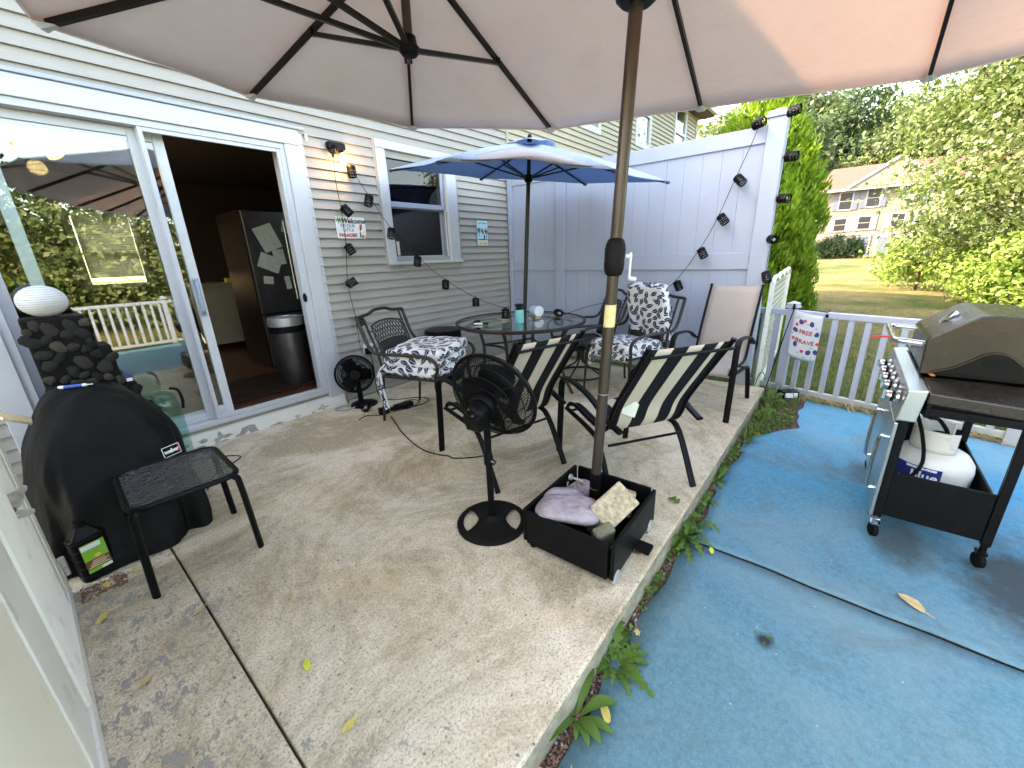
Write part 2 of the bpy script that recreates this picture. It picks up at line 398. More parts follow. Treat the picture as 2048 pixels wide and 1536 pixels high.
# ---- emitters that the photograph shows lit
def emit(name, col, s):
    k = N(name); k.set(Base_Color=col, Emission_Color=col, Emission_Strength=s, Roughness=.4); return k.m
emit('lit_bulb', (1.0, .76, .42), 1.2); emit('lit_shade', (1.0, .72, .42), .16); emit('unlit_lens', (.9, .88, .78), .0)
# ---- fabrics
def make_fabric(name, col, trans, tcol, var=.06, sc=3, weave=420):
    k = N(name); v = k.coord('Object')
    c = k.ramp(k.noise(v, sc, 6, .65, .4), [(.3, tuple(x*(1-var) for x in col)), (.7, tuple(x*(1+var) for x in col))])
    st = k.ramp(k.noise(v, 1.6, 9, .72, .9), [(.54, 0), (.74, .38)]); c = k.mix(st, c, tuple(x*.62 for x in col))
    k.set(Base_Color=c, Roughness=.85, Specular_IOR_Level=.15)
    wr = k.noise(k.coord('Object', (1, 1, .4)), 5, 6, .62, 1.6)
    k.bump(k.math('ADD', k.math('MULTIPLY', k.noise(v, weave, 2, .5), .15), wr), .55, .016)
    tl = k.n('BsdfTranslucent'); tl.inputs['Color'].default_value = (*tcol, 1); mx = k.n('MixShader'); mx.inputs[0].default_value = trans
    k.l(k.p.outputs[0], mx.inputs[1]); k.l(tl.outputs[0], mx.inputs[2]); k.l(mx.outputs[0], k.out.inputs['Surface'])
make_fabric('beige_canopy', (.83, .89, .96), .36, (.71, .52, .425))
make_fabric('blue_canopy', (.52, .60, .73), .42, (.46, .60, .82), .08, 2.5)
make_fabric('blue_lining', (.34, .52, .72), .5, (.40, .60, .82), .08, 2.5)
make_fabric('faded_canopy', (.50, .46, .47), .2, (.5, .42, .38))
make_fabric('flag_cloth', (.56, .61, .66), .25, (.45, .5, .55), .04)
make_fabric('blind_slat', (.5, .5, .47), .4, (.42, .42, .38))
def make_stripes():
    k = N('striped_sling'); v = k.coord('Object'); X, Y_, Z_ = k.sep(v)
    u = k.math('ADD', X, .25); u = k.math('MULTIPLY', u, 2.0)
    B, C = (.005, .005, .007), (.58, .49, .385)
    c = k.ramp(u, [(0, B), (.13, C), (.30, B), (.47, C), (.64, B), (.80, C), (.86, B)], 'CONSTANT')
    w = k.noise(v, 300, 2, .6); c = k.mix(.35, c, k.ramp(w, [(.3, .6), (.7, 1.25)]), 'MULTIPLY')
    k.set(Base_Color=c, Roughness=.75, Specular_IOR_Level=.25); k.bump(w, .2, .002)
make_stripes()
def make_leafprint():
    k = N('navy_leaf_print_cushion'); v = k.n('TexCoord').outputs['UV']
    def layer(scale, off, a, b):
        mp = k.n('Mapping'); mp.inputs['Scale'].default_value = (scale,)*3; mp.inputs['Location'].default_value = (off, off*.7, 0); k.l(v, mp.inputs['Vector'])
        vo = k.n('TexVoronoi', Scale=1.0, Randomness=.75); vo.voronoi_dimensions = '2D'; k.l(mp.outputs[0], vo.inputs['Vector'])
        sb = k.n('VectorMath', _operation='SUBTRACT'); k.l(mp.outputs[0], sb.inputs[0]); k.l(vo.outputs['Position'], sb.inputs[1])
        rs = k.sep(vo.outputs['Color']); ang = k.math('MULTIPLY_ADD', rs[0], 2.6, -.5)
        rot = k.n('VectorRotate'); rot.rotation_type = 'Z_AXIS'; k.l(sb.outputs[0], rot.inputs['Vector']); k.l(ang, rot.inputs['Angle'])
        x, y, _ = k.sep(rot.outputs[0])
        ex = k.math('ABSOLUTE', k.math('DIVIDE', x, a)); ey = k.math('ABSOLUTE', k.math('DIVIDE', y, b))
        leaf = k.math('LESS_THAN', k.math('ADD', k.math('POWER', ex, 1.5), ey), 1.0)
        rib = k.math('GREATER_THAN', k.math('ABSOLUTE', y), .018)
        return k.math('MULTIPLY', leaf, rib)
    m1 = layer(14.5, .0, .70, .29)
    w = k.noise(k.coord('Object'), 260, 2, .5)
    base = k.ramp(w, [(.3, (.66, .65, .64)), (.7, (.78, .77, .76))])
    c = k.mix(m1, base, (.028, .032, .075))
    k.set(Base_Color=c, Roughness=.8, Specular_IOR_Level=.2)
    k.bump(k.math('ADD', k.math('MULTIPLY', w, .1), k.noise(k.coord('Object'), 16, 4, .6, .5)), .45, .012)
make_leafprint()
def make_leafmat(name, c0, c1, c2, trans=.35, tcol=None, spec=.3):
    k = N(name); g = k.n('NewGeometry'); r = g.outputs['Random Per Island']
    c = k.ramp(r, [(0, c0), (.5, c1), (1, c2)])
    big = k.noise(k.coord('Object'), .9, 3, .5); c = k.mix(.55, c, k.ramp(big, [(.3, .6), (.7, 1.3)]), 'MULTIPLY')
    k.set(Base_Color=c, Roughness=.5, Specular_IOR_Level=spec)
    tl = k.n('BsdfTranslucent'); k.l(k.mix(.5, c, tcol or tuple(x*1.6 for x in c1)), tl.inputs['Color'])
    mx = k.n('MixShader'); mx.inputs[0].default_value = trans
    k.l(k.p.outputs[0], mx.inputs[1]); k.l(tl.outputs[0], mx.inputs[2]); k.l(mx.outputs[0], k.out.inputs['Surface'])
make_leafmat('leaf_broad', (.045, .085, .014), (.095, .145, .032), (.20, .235, .10), spec=.6)
make_leafmat('leaf_pale', (.085, .12, .04), (.14, .19, .065), (.24, .27, .13))
make_leafmat('leaf_dark', (.022, .05, .02), (.042, .08, .03), (.07, .11, .04))
make_leafmat('leaf_arbor', (.10, .20, .014), (.17, .29, .022), (.27, .38, .04), .4)
make_leafmat('leaf_forest', (.045, .08, .03), (.08, .12, .05), (.14, .175, .075), .3)
make_leafmat('leaf_vine', (.09, .16, .03), (.16, .25, .05), (.30, .36, .10))
make_leafmat('leaf_weed', (.055, .13, .02), (.09, .18, .03), (.15, .25, .05))
make_leafmat('blade_grass', (.06, .11, .02), (.11, .16, .035), (.24, .24, .09))
m = MATS
WY = 3.678                     # house wall plane
# ------------------------------------------------------------------ ground, patio, carpet
def lawn_z(x, y): return -.20 + .012*max(0, x-6)
b = MB(); nx, ny = 60, 40
xs = [-60 + 220*(i/(nx-1))**1.0 for i in range(nx)]; ys = [-80 + 160*j/(ny-1) for j in range(ny)]
P = [(x, y, lawn_z(x, y) + (0 if -6 < x < 14 else .12*math.sin(x*.21)*math.cos(y*.17))) for x in xs for y in ys]
struct(b.grid(P, nx, ny).build('lawn', m['lawn_grass'], None, True))
b = MB()
hx = [58+(i/19)*120 for i in range(20)]; hy = [-90+180*j/19 for j in range(20)]
P = [(x, y, .2 + 15*min(1, max(0, (x-60)/80))**1.1 + 1.2*math.sin(x*.13+y*.11)*min(1, max(0, (x-60)/20)) - .4) for x in hx for y in hy]
struct(b.grid(P, 20, 20).build('hill', m['lawn_grass'], None, True))
# strip of soil between slab and carpet, under everything close by
b = MB(); b.b2(-3.0, 4.36, -3.2, 3.60, -.30, -.115); b.b2(4.362, 4.64, .10, 3.60, -.30, -.116); struct(b.build('soil_bed', m['soil']))
JX = .172
slab = MB(); slab.b2(JX+.0035, 4.42, .468, WY-.012, -.20, 0)
o = slab.build('patio_slab', m['worn_painted_concrete'], None, bevel=.008); struct(o)
slab = MB(); slab.b2(-2.6, JX-.0035, .468, WY-.012, -.20, -.001)
o = slab.build('patio_slab', m['worn_painted_concrete'], None, bevel=.008); struct(o)
b = MB(); b.b2(-2.6, 4.41, .4625, .4668, -.19, -.012); struct(b.build('slab_edge', m['concrete_side']))
# carpet: two sheets, edges a little wavy, near piece overlapped at the seam
def carpet(name, x0, x1, y0, y1, z, edge):
    n = 60; V = []
    for i in range(n+1):
        x = x0+(x1-x0)*i/n
        V.append((x, edge(x)))
    rb = []
    lim = lambda y: 99
    b = MB(); m_ = 24; P = []
    for i in range(n+1):
        x, e = V[i]
        for j in range(m_+1):
            y = e+(y1-e)*j/m_; x = V[i][0]+wob(y)*(i/n)**3
            P.append((x, y, z + .003*math.sin(x*5.1+y*3)+.002*math.sin(x*11-y*7) + (.006*math.exp(-((x-x0)/.02)**2) if x0 > 1 else 0)))
    b.grid(P, n+1, m_+1); o = b.build(name, m['blue_outdoor_carpet'], None, True, thick=.006); return struct(o)
def wob(y): return .009*math.sin(y*3.1+.5)+.004*math.sin(y*9.7)+.002*math.sin(y*23)
def near_edge(x): return .425 + .012*math.sin(x*7)+.008*math.sin(x*19+1)
def far_edge(x):
    e = .415 + .015*math.sin(x*8)+.008*math.sin(x*23)
    if x > 3.25: e -= .28*min(1, (x-3.25)/.5)**1.3
    return e
carpet('carpet', -2.4, 1.86, .4, -2.58, -.104, near_edge)
b = MB(); P = []; n_, m_ = 60, 40
for j in range(m_+1):
    for i in range(n_+1):
        # the outer end of this sheet follows the slanting railing
        t_ = i/n_; y0_ = .42; yv = y0_-(y0_+2.58)*j/m_
        x1_ = 4.66-.277*(.36-yv)-.035; x0_ = 1.867+wob(yv); x = x0_+(x1_-x0_)*t_
        y = yv if j else far_edge(x)
        if j and y > far_edge(x)-.002*j: y = far_edge(x)-.002*j
        P.append((x, y, -.100+.003*math.sin(x*5.1+y*3)+.002*math.sin(x*11-y*7)+.006*math.exp(-(t_/.008)**2)))
struct(b.grid(P, m_+1, n_+1).build('carpet', m['blue_outdoor_carpet'], None, True, thick=.006))

# ------------------------------------------------------------------ our house
house = thing('row_house', 'tan clapboard house with sliding glass door, beside the patio', 'house')
XL, XR, EAVE = -3.2, 4.452, 4.62
DO = (-.215, 1.80, -.02, 2.36)           # door opening incl. casing (x0,x1,z0,z1)
WO = (2.50, 3.505, 1.262, 2.405)
def wall_with_holes(b, x0, x1, z0, z1, y0, y1, holes):
    xs = sorted({x0, x1, *[h[0] for h in holes], *[h[1] for h in holes]}); zs = sorted({z0, z1, *[h[2] for h in holes], *[h[3] for h in holes]})
    xs = [x for x in xs if x0 <= x <= x1]; zs = [z for z in zs if z0 <= z <= z1]
    for i in range(len(xs)-1):
        for j in range(len(zs)-1):
            cx, cz = (xs[i]+xs[i+1])/2, (zs[j]+zs[j+1])/2
            if any(h[0] < cx < h[1] and h[2] < cz < h[3] for h in holes): continue
            b.b2(xs[i], xs[i+1], y0, y1, zs[j], zs[j+1])
holes = [(-.12, 1.66, .15, 2.24), (2.58, 3.36, 1.34, 2.27)]
b = MB(); wall_with_holes(b, XL, XR, -.2, EAVE, WY+.004, WY+.14, holes); b.build('wall', m['tan_vinyl_siding'], house)
def clip(x0, x1, z0, z1, holes):
    rects = [(x0, x1, z0, z1)]
    for h in holes:
        new = []
        for (a, b_, c, d) in rects:
            if h[0] >= b_ or h[1] <= a or h[2] >= d or h[3] <= c: new.append((a, b_, c, d)); continue
            if a < h[0]: new.append((a, h[0], c, d))
            if b_ > h[1]: new.append((h[1], b_, c, d))
            xa, xb = max(a, h[0]), min(b_, h[1])
            if c < h[2]: new.append((xa, xb, c, h[2]))
            if d > h[3]: new.append((xa, xb, h[3], d))
        rects = new
    return [r for r in rects if r[3]-r[2] > .012 and r[1]-r[0] > .02]
EXP = .0795
def boards(parent, mat, x0, x1, z0, z1, holes, yw):
    k0 = 0
    z = z0
    while z < z1:
        for (a, b_, c, d) in clip(x0, x1, z, z+EXP, holes):
            f = lambda q: .004 + .020*(1-(q-z)/EXP)
            B = MB()
            o_ = .013*.0
            yb = yw
            prof = [(yb-f(c), c), (yb-f(c)+.001, c-.0), (yb-f(d), d), (yb+.004, d), (yb+.004, c)]
            prof = [(yb-f(c), c+.0015), (yb-f(d), d), (yb+.003, d), (yb+.003, c+.0015)]
            V = [(a+.0005, p[0], p[1]) for p in prof] + [(b_-.0005, p[0], p[1]) for p in prof]
            B.add(V, [(0,1,2,3),(7,6,5,4),(0,4,5,1),(1,5,6,2),(2,6,7,3),(3,7,4,0)])
            B.build('siding_board', m[mat], parent)
        z += EXP
boards(house, 'tan_vinyl_siding', XL, XR, .012, 3.45, [DO, WO], WY)
b = MB(); b.b2(XR-.012, XR+.03, WY-.026, WY+.003, 0.0, EAVE); b.build('corner_trim', m['tan_vinyl_siding'], house)
# roof with overhang and gutter (its edge throws the shade over the patio)
b = MB()
b.add([(XL, 3.33, EAVE), (XR, 3.33, EAVE), (XR, 6.0, EAVE+2.0), (XL, 6.0, EAVE+2.0), (XL, 8.7, EAVE), (XR, 8.7, EAVE),
       (XL, 3.33, EAVE-.15), (XR, 3.33, EAVE-.15), (XL, 8.7, EAVE-.15), (XR, 8.7, EAVE-.15)],
      [(0,1,2,3),(3,2,5,4),(6,8,9,7),(0,6,7,1),(4,5,9,8),(0,3,4,8,6),(1,7,9,5,2)])
b.build('roof', m['roof_shingle'], house)
b = MB(); b.b2(XL, XR, 3.24, 3.326, EAVE-.13, EAVE-.02); b.build('gutter', m['white_trim_paint'], house)
# room behind the door
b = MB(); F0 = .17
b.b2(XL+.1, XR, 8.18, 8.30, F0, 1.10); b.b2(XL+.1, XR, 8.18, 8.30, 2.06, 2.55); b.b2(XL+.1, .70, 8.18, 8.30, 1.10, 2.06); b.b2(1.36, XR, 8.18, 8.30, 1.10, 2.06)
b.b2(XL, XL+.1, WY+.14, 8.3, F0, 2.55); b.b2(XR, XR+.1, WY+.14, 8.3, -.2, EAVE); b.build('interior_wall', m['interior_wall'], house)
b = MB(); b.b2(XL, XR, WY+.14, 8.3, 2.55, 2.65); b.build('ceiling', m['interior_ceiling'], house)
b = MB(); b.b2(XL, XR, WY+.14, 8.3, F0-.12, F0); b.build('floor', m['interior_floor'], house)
# window in the far wall of the room, blind three quarters down
bw = MB()
for (a, c, d, e) in ((.66, .74, 1.06, 2.10), (1.32, 1.40, 1.06, 2.10)): bw.b2(a, c, 8.14, 8.19, d, e)
bw.b2(.74, 1.32, 8.14, 8.19, 2.02, 2.10); bw.b2(.74, 1.32, 8.14, 8.19, 1.06, 1.13); bw.b2(.74, 1.32, 8.15, 8.20, 1.52, 1.56)
backwin = bw.build('window', m['white_trim_paint'], house)
for i in range(25):
    q = MB(); z = 2.0-.032*i; q.bar((.745, 8.13, z), (1.315, 8.13, z), .036, .002, (0, .9, .35)); q.build('blind_slat', m['blind_slat'], backwin)
# ---- door casing, sill, frame
c = MB(); c.b2(1.665, 1.785, WY-.035, WY+.006, .062, 2.225); c.build('door_casing', m['white_trim_paint'], house, bevel=.004)
c = MB(); c.b2(-.215, -.10, WY-.035, WY+.006, .062, 2.225); c.build('door_casing', m['white_trim_paint'], house, bevel=.004)
c = MB(); c.b2(-.215, 1.785, WY-.036, WY+.006, 2.227, 2.338); c.build('door_header', m['white_trim_paint'], house, bevel=.004)
c = MB(); c.b2(-.235, 1.835, WY-.052, WY+.004, 2.340, 2.362); c.build('header_cap', m['white_vinyl_fence'], house, bevel=.003)
c = MB(); c.b2(1.787, 1.822, WY-.022, WY+.004, .03, 2.345); c.build('casing_channel', m['white_trim_paint'], house, bevel=.002)
c = MB()
c.add([(-.215, WY-.065, -.004), (1.80, WY-.065, -.004), (1.80, WY+.13, -.004), (-.215, WY+.13, -.004), (-.215, WY-.035, .085), (1.80, WY-.035, .085), (1.80, WY+.13, .150), (-.215, WY+.13, .150)],
      [(0,3,2,1),(4,5,6,7),(0,1,5,4),(1,2,6,5),(2,3,7,6),(3,0,4,7)])
sill = c.build('door_sill', m['aged_white_sill'], house)
random.seed(21)
for i in range(26):
    x = random.choice([random.uniform(.55, 1.0), random.uniform(.4, 1.75)]); t_ = random.random()**1.6*.75; yy = WY-.065+.030*t_; zz = -.004+.089*t_; w_ = random.uniform(.012, .06); hh = random.uniform(.006, .022)
    q = MB(); n_ = 9; nv = Vector((0, -.948, .319)); q.add([Vector((x+w_*(1+.4*random.uniform(-1, 1))*math.cos(6.28*k/n_), yy, zz)) + Vector((0, .319, .948))*(hh*(1+.4*random.uniform(-1, 1))*math.sin(6.28*k/n_)) + nv*.0012 for k in range(n_)], [tuple(range(n_))]); q.build('bare_patch', m['grey_stone'], sill)
door = MB()
y0, y1 = WY-.018, WY+.13
door.b2(-.10, 1.665, y0, y1, .13, .165); door.b2(-.10, 1.665, y0, y1, 2.185, 2.226)
door.b2(-.10, -.062, y0, y1, .165, 2.185); door.b2(1.628, 1.664, y0, y1, .165, 2.185)
door.b2(.765, .785, y0+.03, y0+.05, .165, 2.185)
door = door.build('sliding_door', m['white_trim_paint'], house, bevel=.003)
def sash(parent, x0, x1, z0, z1, y, w, t, mat, name='sash'):
    b = MB(); b.b2(x0, x0+w, y, y+t, z0, z1); b.b2(x1-w, x1, y, y+t, z0, z1)
    b.b2(x0+w, x1-w, y, y+t, z0, z0+w*1.25); b.b2(x0+w, x1-w, y, y+t, z1-w, z1); return b.build(name, mat, parent, bevel=.003)
sash(door, -.062, .772, .168, 2.183, WY+.052, .050, .034, m['white_trim_paint'], 'fixed_panel')
q = MB(); q.b2(-.014, .724, WY+.066, WY+.071, .22, 2.136); q.build('pane', m['window_glass'], door)
sash(door, .08, .915, .168, 2.183, WY+.090, .060, .034, m['aluminium_frame'], 'sliding_panel')
q = MB(); q.b2(.138, .857, WY+.104, WY+.109, .24, 2.125); q.build('pane', m['window_glass'], door)
sash(door, .768, 1.63, .167, 2.184, WY-.012, .026, .014, m['white_trim_paint'], 'screen_frame')
h = MB(); h.tube(smoothpath([(.884, WY+.088, .98), (.876, WY+.030, 1.00), (.872, WY+.018, 1.10), (.876, WY+.030, 1.20), (.884, WY+.088, 1.22)], 5), .010, 8); h.b2(.866, .902, WY+.082, WY+.090, .96, 1.24)
h.build('handle', m['white_vinyl_fence'], door, True)
h = MB(); h.lathe([(.0, 0), (.026, 0), (.026, .006), (0, .007)], 20, (0, 0, 0)); 
me = h.mesh('knob_rest', True); me.transform(Matrix.Translation((1.606, WY-.018, 1.03)) @ Euler((R(90), 0, 0)).to_matrix().to_4x4() @ Matrix.Diagonal((.65, 1.5, 1, 1))); obj('screen_latch', me, m['black_plastic'], door)
# ---- double-hung window
win = MB()
win.b2(2.50, 2.60, WY-.034, WY+.006, 1.292, 2.33); win.b2(3.36, 3.505, WY-.034, WY+.006, 1.292, 2.33); win.b2(2.50, 3.505, WY-.035, WY+.006, 2.332, 2.405)
win.b2(2.50, 3.505, WY-.036, WY+.006, 1.262, 1.290)
win = win.build('window', m['white_trim_paint'], house, bevel=.006)
q = MB(); q.b2(2.485, 3.52, WY-.058, WY-.0362, 1.268, 1.298); q.build('sill', m['white_trim_paint'], win, bevel=.004)
q = MB(); q.b2(2.475, 2.498, WY-.024, WY+.003, 1.25, 2.425); q.b2(3.507, 3.53, WY-.024, WY+.003, 1.25, 2.425); q.b2(2.499, 3.506, WY-.024, WY+.003, 2.407, 2.425); q.build('channel', m['tan_vinyl_siding'], win)
sash(win, 2.602, 3.358, 1.83, 2.33, WY+.020, .040, .03, m['white_vinyl_fence'], 'upper_sash')
sash(win, 2.602, 3.358, 1.30, 1.862, WY+.060, .042, .03, m['white_vinyl_fence'], 'lower_sash')
q = MB(); q.b2(2.64, 3.32, WY+.033, WY+.037, 1.87, 2.29); q.build('pane', m['dark_window_glass'], win)
q = MB(); q.b2(2.642, 3.318, WY+.073, WY+.077, 1.35, 1.825); q.build('pane', m['dark_window_glass'], win)
q = MB(); q.b2(2.606, 3.354, WY+.006, WY+.012, 1.300, 1.318); q.b2(2.606, 2.622, WY+.006, WY+.012, 1.318, 1.83); q.b2(3.338, 3.354, WY+.006, WY+.012, 1.318, 1.83); q.build('screen_frame', m['aluminium_frame'], win)
q = MB(); q.b2(2.655, 2.69, WY+.028, WY+.031, 1.36, 1.50); q.build('sticker', m['white_paper'], win)
# small white hook by the header
o = MB().b2(1.846, 1.866, WY-.03, WY-.012, 2.27, 2.325).build('wall_hook', m['white_plastic'], None, bevel=.006); tag(o, 'small white adhesive hook right of the door header', 'hook')

# ------------------------------------------------------------------ the next house in the row
nb = thing('row_house', 'khaki clapboard neighbouring house rising behind the white fence', 'house', (0, 0, 0))
NX = 12.05
wins = [(6.20, 6.93, 3.22, 4.42), (8.38, 9.10, 3.30, 4.45), (10.50, 11.28, 3.36, 4.45)]
b = MB(); wall_with_holes(b, XR+.03, NX, -.2, EAVE, WY+.006, WY+.16, [(a+.06, c-.06, d+.06, e-.06) for a, c, d, e in wins]); b.b2(XR+.11, NX, 11.9, 12.1, -.2, EAVE); b.b2(NX-.1, NX, WY+.16, 11.9, -.2, EAVE); b.b2(XR+.12, NX-.1, 4.6, 4.7, -.2, EAVE); b.build('wall', m['khaki_vinyl_siding'], nb)
boards(nb, 'khaki_vinyl_siding', XR+.031, NX, 1.85, 4.5, wins, WY)
b = MB(); b.b2(NX-.03, NX+.08, WY-.03, WY+.003, -.1, EAVE-.16); b.b2(NX+.002, NX+.08, WY+.0035, WY+.12, -.1, EAVE-.16); b.build('corner_trim', m['khaki_vinyl_siding'], nb)
b = MB()
b.add([(XR+.002, 3.33, EAVE+.01), (NX+.3, 3.33, EAVE+.01), (NX+.3, 8.0, EAVE+2.01), (XR+.002, 8.0, EAVE+2.01), (XR+.002, 12.6, EAVE+.01), (NX+.3, 12.6, EAVE+.01),
       (XR+.002, 3.33, EAVE-.15), (NX+.3, 3.33, EAVE-.15), (XR+.002, 12.6, EAVE-.15), (NX+.3, 12.6, EAVE-.15)],
      [(0,1,2,3),(3,2,5,4),(6,8,9,7),(0,6,7,1),(4,5,9,8),(0,3,4,8,6),(1,7,9,5,2)])
b.build('roof', m['roof_shingle'], nb)
b = MB(); b.b2(XR+.002, NX+.3, 3.24, 3.326, EAVE-.13, EAVE-.02); b.build('gutter', m['white_trim_paint'], nb)
for (a, c, d, e) in wins:
    q = MB(); q.b2(a-.02, a+.07, WY-.03, WY+.02, d-.03, e); q.b2(c-.07, c+.02, WY-.03, WY+.02, d-.03, e); q.b2(a+.07, c-.07, WY-.03, WY+.02, d-.03, d+.06); q.b2(a+.07, c-.07, WY-.03, WY+.02, (d+e)/2-.03, (d+e)/2+.03); q.b2(a+.07, c-.07, WY-.03, WY+.02, e-.07, e)
    w = q.build('window', m['white_trim_paint'], nb); q = MB(); q.b2(a+.07, c-.07, WY+.0, WY+.008, d+.06, e-.07); q.build('pane', m['window_glass'], w)

# ------------------------------------------------------------------ privacy fence
FX = 4.41
fence = thing('privacy_fence', 'tall white vinyl privacy fence at the end of the patio', 'fence', (FX, .7, 0))
def lp(b): b.M = Matrix.Translation((-FX, -.7, 0)); return b
def post(y0, y1, z0, z1, cap=True, name='post', w=.13):
    b = lp(MB()); b.b2(FX-.005, FX+w, y0, y1, z0, z1); p = b.build(name, m['white_vinyl_fence'], fence, bevel=.006)
    if cap:
        yc, xc = (y0+y1)/2, FX-.005+(w+.005)/2; hh = (y1-y0)/2; c = lp(MB())
        c.box((xc, yc, z1+.012), (w+.035, y1-y0+.03, .022)); c.box((xc, yc, z1+.034), (w+.02, y1-y0+.012, .02))
        s2 = hh+.004; c.add([(xc-s2, yc-s2, z1+.045), (xc+s2, yc-s2, z1+.045), (xc+s2, yc+s2, z1+.045), (xc-s2, yc+s2, z1+.045), (xc, yc, z1+.078)], [(0,1,4),(1,2,4),(2,3,4),(3,0,4),(3,2,1,0)])
        c.build('post_cap', m['white_vinyl_fence'], p, bevel=.002)
post(.615, .755, -.12, 2.345)
post(2.765, 2.895, -.12, 2.30, False)
post(3.585, 3.645, -.12, 2.30, False, 'wall_post', .08)
for (ya, yb) in ((.756, 2.764), (2.896, 3.584)):
    for (z0, z1) in ((2.165, 2.298), (1.118, 1.272), (.04, .19)):
        b = lp(MB()); b.b2(FX+.015, FX+.075, ya, yb, z0, z1); b.build('rail', m['white_vinyl_fence'], fence, bevel=.004)
    n = max(1, round((yb-ya)/.167)); w = (yb-ya)/n
    for (z0, z1) in ((.19, 1.118), (1.272, 2.165)):
        for i in range(n):
            b = lp(MB()); b.b2(FX+.034, FX+.056, ya+i*w+.0007, ya+(i+1)*w-.0007, z0+.0, z1-.0); b.build('board', m['white_vinyl_fence'], fence, bevel=.001)
        b = lp(MB()); b.b2(FX+.040, FX+.050, ya+.001, yb-.001, z0+.001, z1-.001); b.build('board_tongue', m['white_vinyl_fence'], fence)

# ------------------------------------------------------------------ scalloped lattice panel
lat = thing('lattice_panel', 'short cream lattice fence panel with scalloped top beyond the white fence post', 'lattice', (4.6, .56, -.1))
L = 1.9; Hh = 1.08
def top(t): return Hh + .05*abs(math.sin(t/L*math.pi*4)) + .02*(t/L)
b = MB(); b.M = TR((0, 0, 0), R(2))
for k in range(-12, 18):
    for sgn in (1, -1):
        x = k*.12
        # strip from (x,0) going up at 45 degrees
        t0, t1 = 0, Hh
        pts = []
        for s_ in range(0, 26):
            zz = s_*Hh/25; xx = x + sgn*zz if sgn > 0 else x + Hh - zz
            if 0 <= xx <= L and zz <= top(xx): pts.append((xx, zz))
        if len(pts) >= 2:
            a, c = pts[0], pts[-1]; b.bar((a[0], .0009*sgn, a[1]), (c[0], .0009*sgn, c[1]), .022, .0015, (0, 1, 0))
b.build('lattice_strip', m['cream_vinyl'], lat)['kind'] = 'stuff'
b = MB(); b.M = TR((0, 0, 0), R(2)); b.tube([(L*i/40, 0, top(L*i/40)) for i in range(41)], .020, 6); b.build('top_rail', m['cream_vinyl'], lat)
b = MB(); b.M = TR((0, 0, 0), R(2)); b.b2(0, L, -.015, .015, 0, .05); b.b2(L-.04, L, -.02, .02, .0502, top(L)); b.b2(0, .04, -.02, .02, .0502, top(0)); b.build('frame', m['cream_vinyl'], lat)

# ------------------------------------------------------------------ deck railings
def railing(name, A, B, label, caps, zb=-.10, h=.83, sp=.118):
    A = Vector((*A, zb)); B = Vector((*B, zb)); d = (B-A); Ln = d.length; ang = math.atan2(d.y, d.x)
    t = thing(name, label, 'railing', A, ang, 'deck railings')
    q = MB(); q.b2(0, Ln, -.028, .028, h-.055, h); q.build('top_rail', m['white_vinyl_fence'], t, bevel=.006)
    q = MB(); q.b2(0, Ln, -.022, .022, .025, .075); q.build('bottom_rail', m['white_vinyl_fence'], t, bevel=.004)
    for px in caps:
        q = MB(); q.b2(px-.036, px+.036, -.036, .036, -.1, h+.02); p = q.build('post', m['white_vinyl_fence'], t, bevel=.004)
        q = MB(); q.b2(px-.05, px+.05, -.05, .05, h+.0205, h+.038); q.b2(px-.042, px+.042, -.042, .042, h+.0385, h+.06)
        q.add([(px-.046, -.046, h+.0605), (px+.046, -.046, h+.0605), (px+.046, .046, h+.0605), (px-.046, .046, h+.0605), (px, 0, h+.085)], [(0,1,4),(1,2,4),(2,3,4),(3,0,4),(3,2,1,0)]); q.build('post_cap', m['white_vinyl_fence'], p)
    n = int(Ln/sp); bal = None
    for i in range(n):
        x = (i+.7)*sp
        if any(abs(x-px) < .06 for px in caps): continue
        if bal is None:
            q = MB(); q.b2(-.019, .019, -.019, .019, .0752, h-.0552); bal = q.build('baluster', m['white_vinyl_fence'], t); bal.location = (x, 0, 0)
        else:
            c = bal.copy(); COL.objects.link(c); c.parent = t; c.location = (x, 0, 0)
    return t
railing('deck_railing', (4.79, .68), (3.88, -2.60), 'white picket railing at the far end of the blue carpet', (.32, 1.85, 3.35))
railing('deck_railing', (3.80, -2.64), (-2.4, -2.64), 'white picket railing along the outer side of the deck, seen mirrored in the door', (2.0, 4.0, 6.1))

# ------------------------------------------------------------------ resin storage cabinet on the left
cab = thing('storage_cabinet', 'cream resin storage cabinet with ribbed door and rusty latch', 'cabinet', (-.45, 1.6, 0))
def CB(): q = MB(); q.M = Matrix.Translation((.45, -1.6, 0)); return q
q = CB(); q.b2(-.95, -.182, .55, 2.352, .085, 1.85); q.build('body', m['resin_cabinet'], cab, bevel=.004)
q = CB(); q.b2(-.97, -.168, .53, 2.372, .0, .083); q.build('plinth', m['resin_cabinet'], cab, bevel=.008)
for i in range(12):
    y = 1.535+.047*i; q = CB(); q.tube([(-.180, y, .10), (-.180, y, 1.83)], .016, 8); q.build('rib', m['resin_cabinet'], cab, True)
q = CB(); q.b2(-.1815, -.172, 2.125, 2.235, .10, 1.83); q.build('edge_trim', m['resin_cabinet'], cab, bevel=.003)
q = CB(); q.b2(-.1815, -.170, 2.24, 2.348, .10, 1.83); q.build('door_edge', m['resin_cabinet_panel'], cab, bevel=.003)
q = CB(); q.b2(-.1815, -.173, 1.24, 1.505, .10, 1.83); q.build('door_frame', m['resin_cabinet'], cab, bevel=.004)
q = CB(); q.b2(-.1815, -.176, .56, 1.225, .10, 1.83); q.build('door_panel', m['resin_cabinet_panel'], cab, bevel=.002)
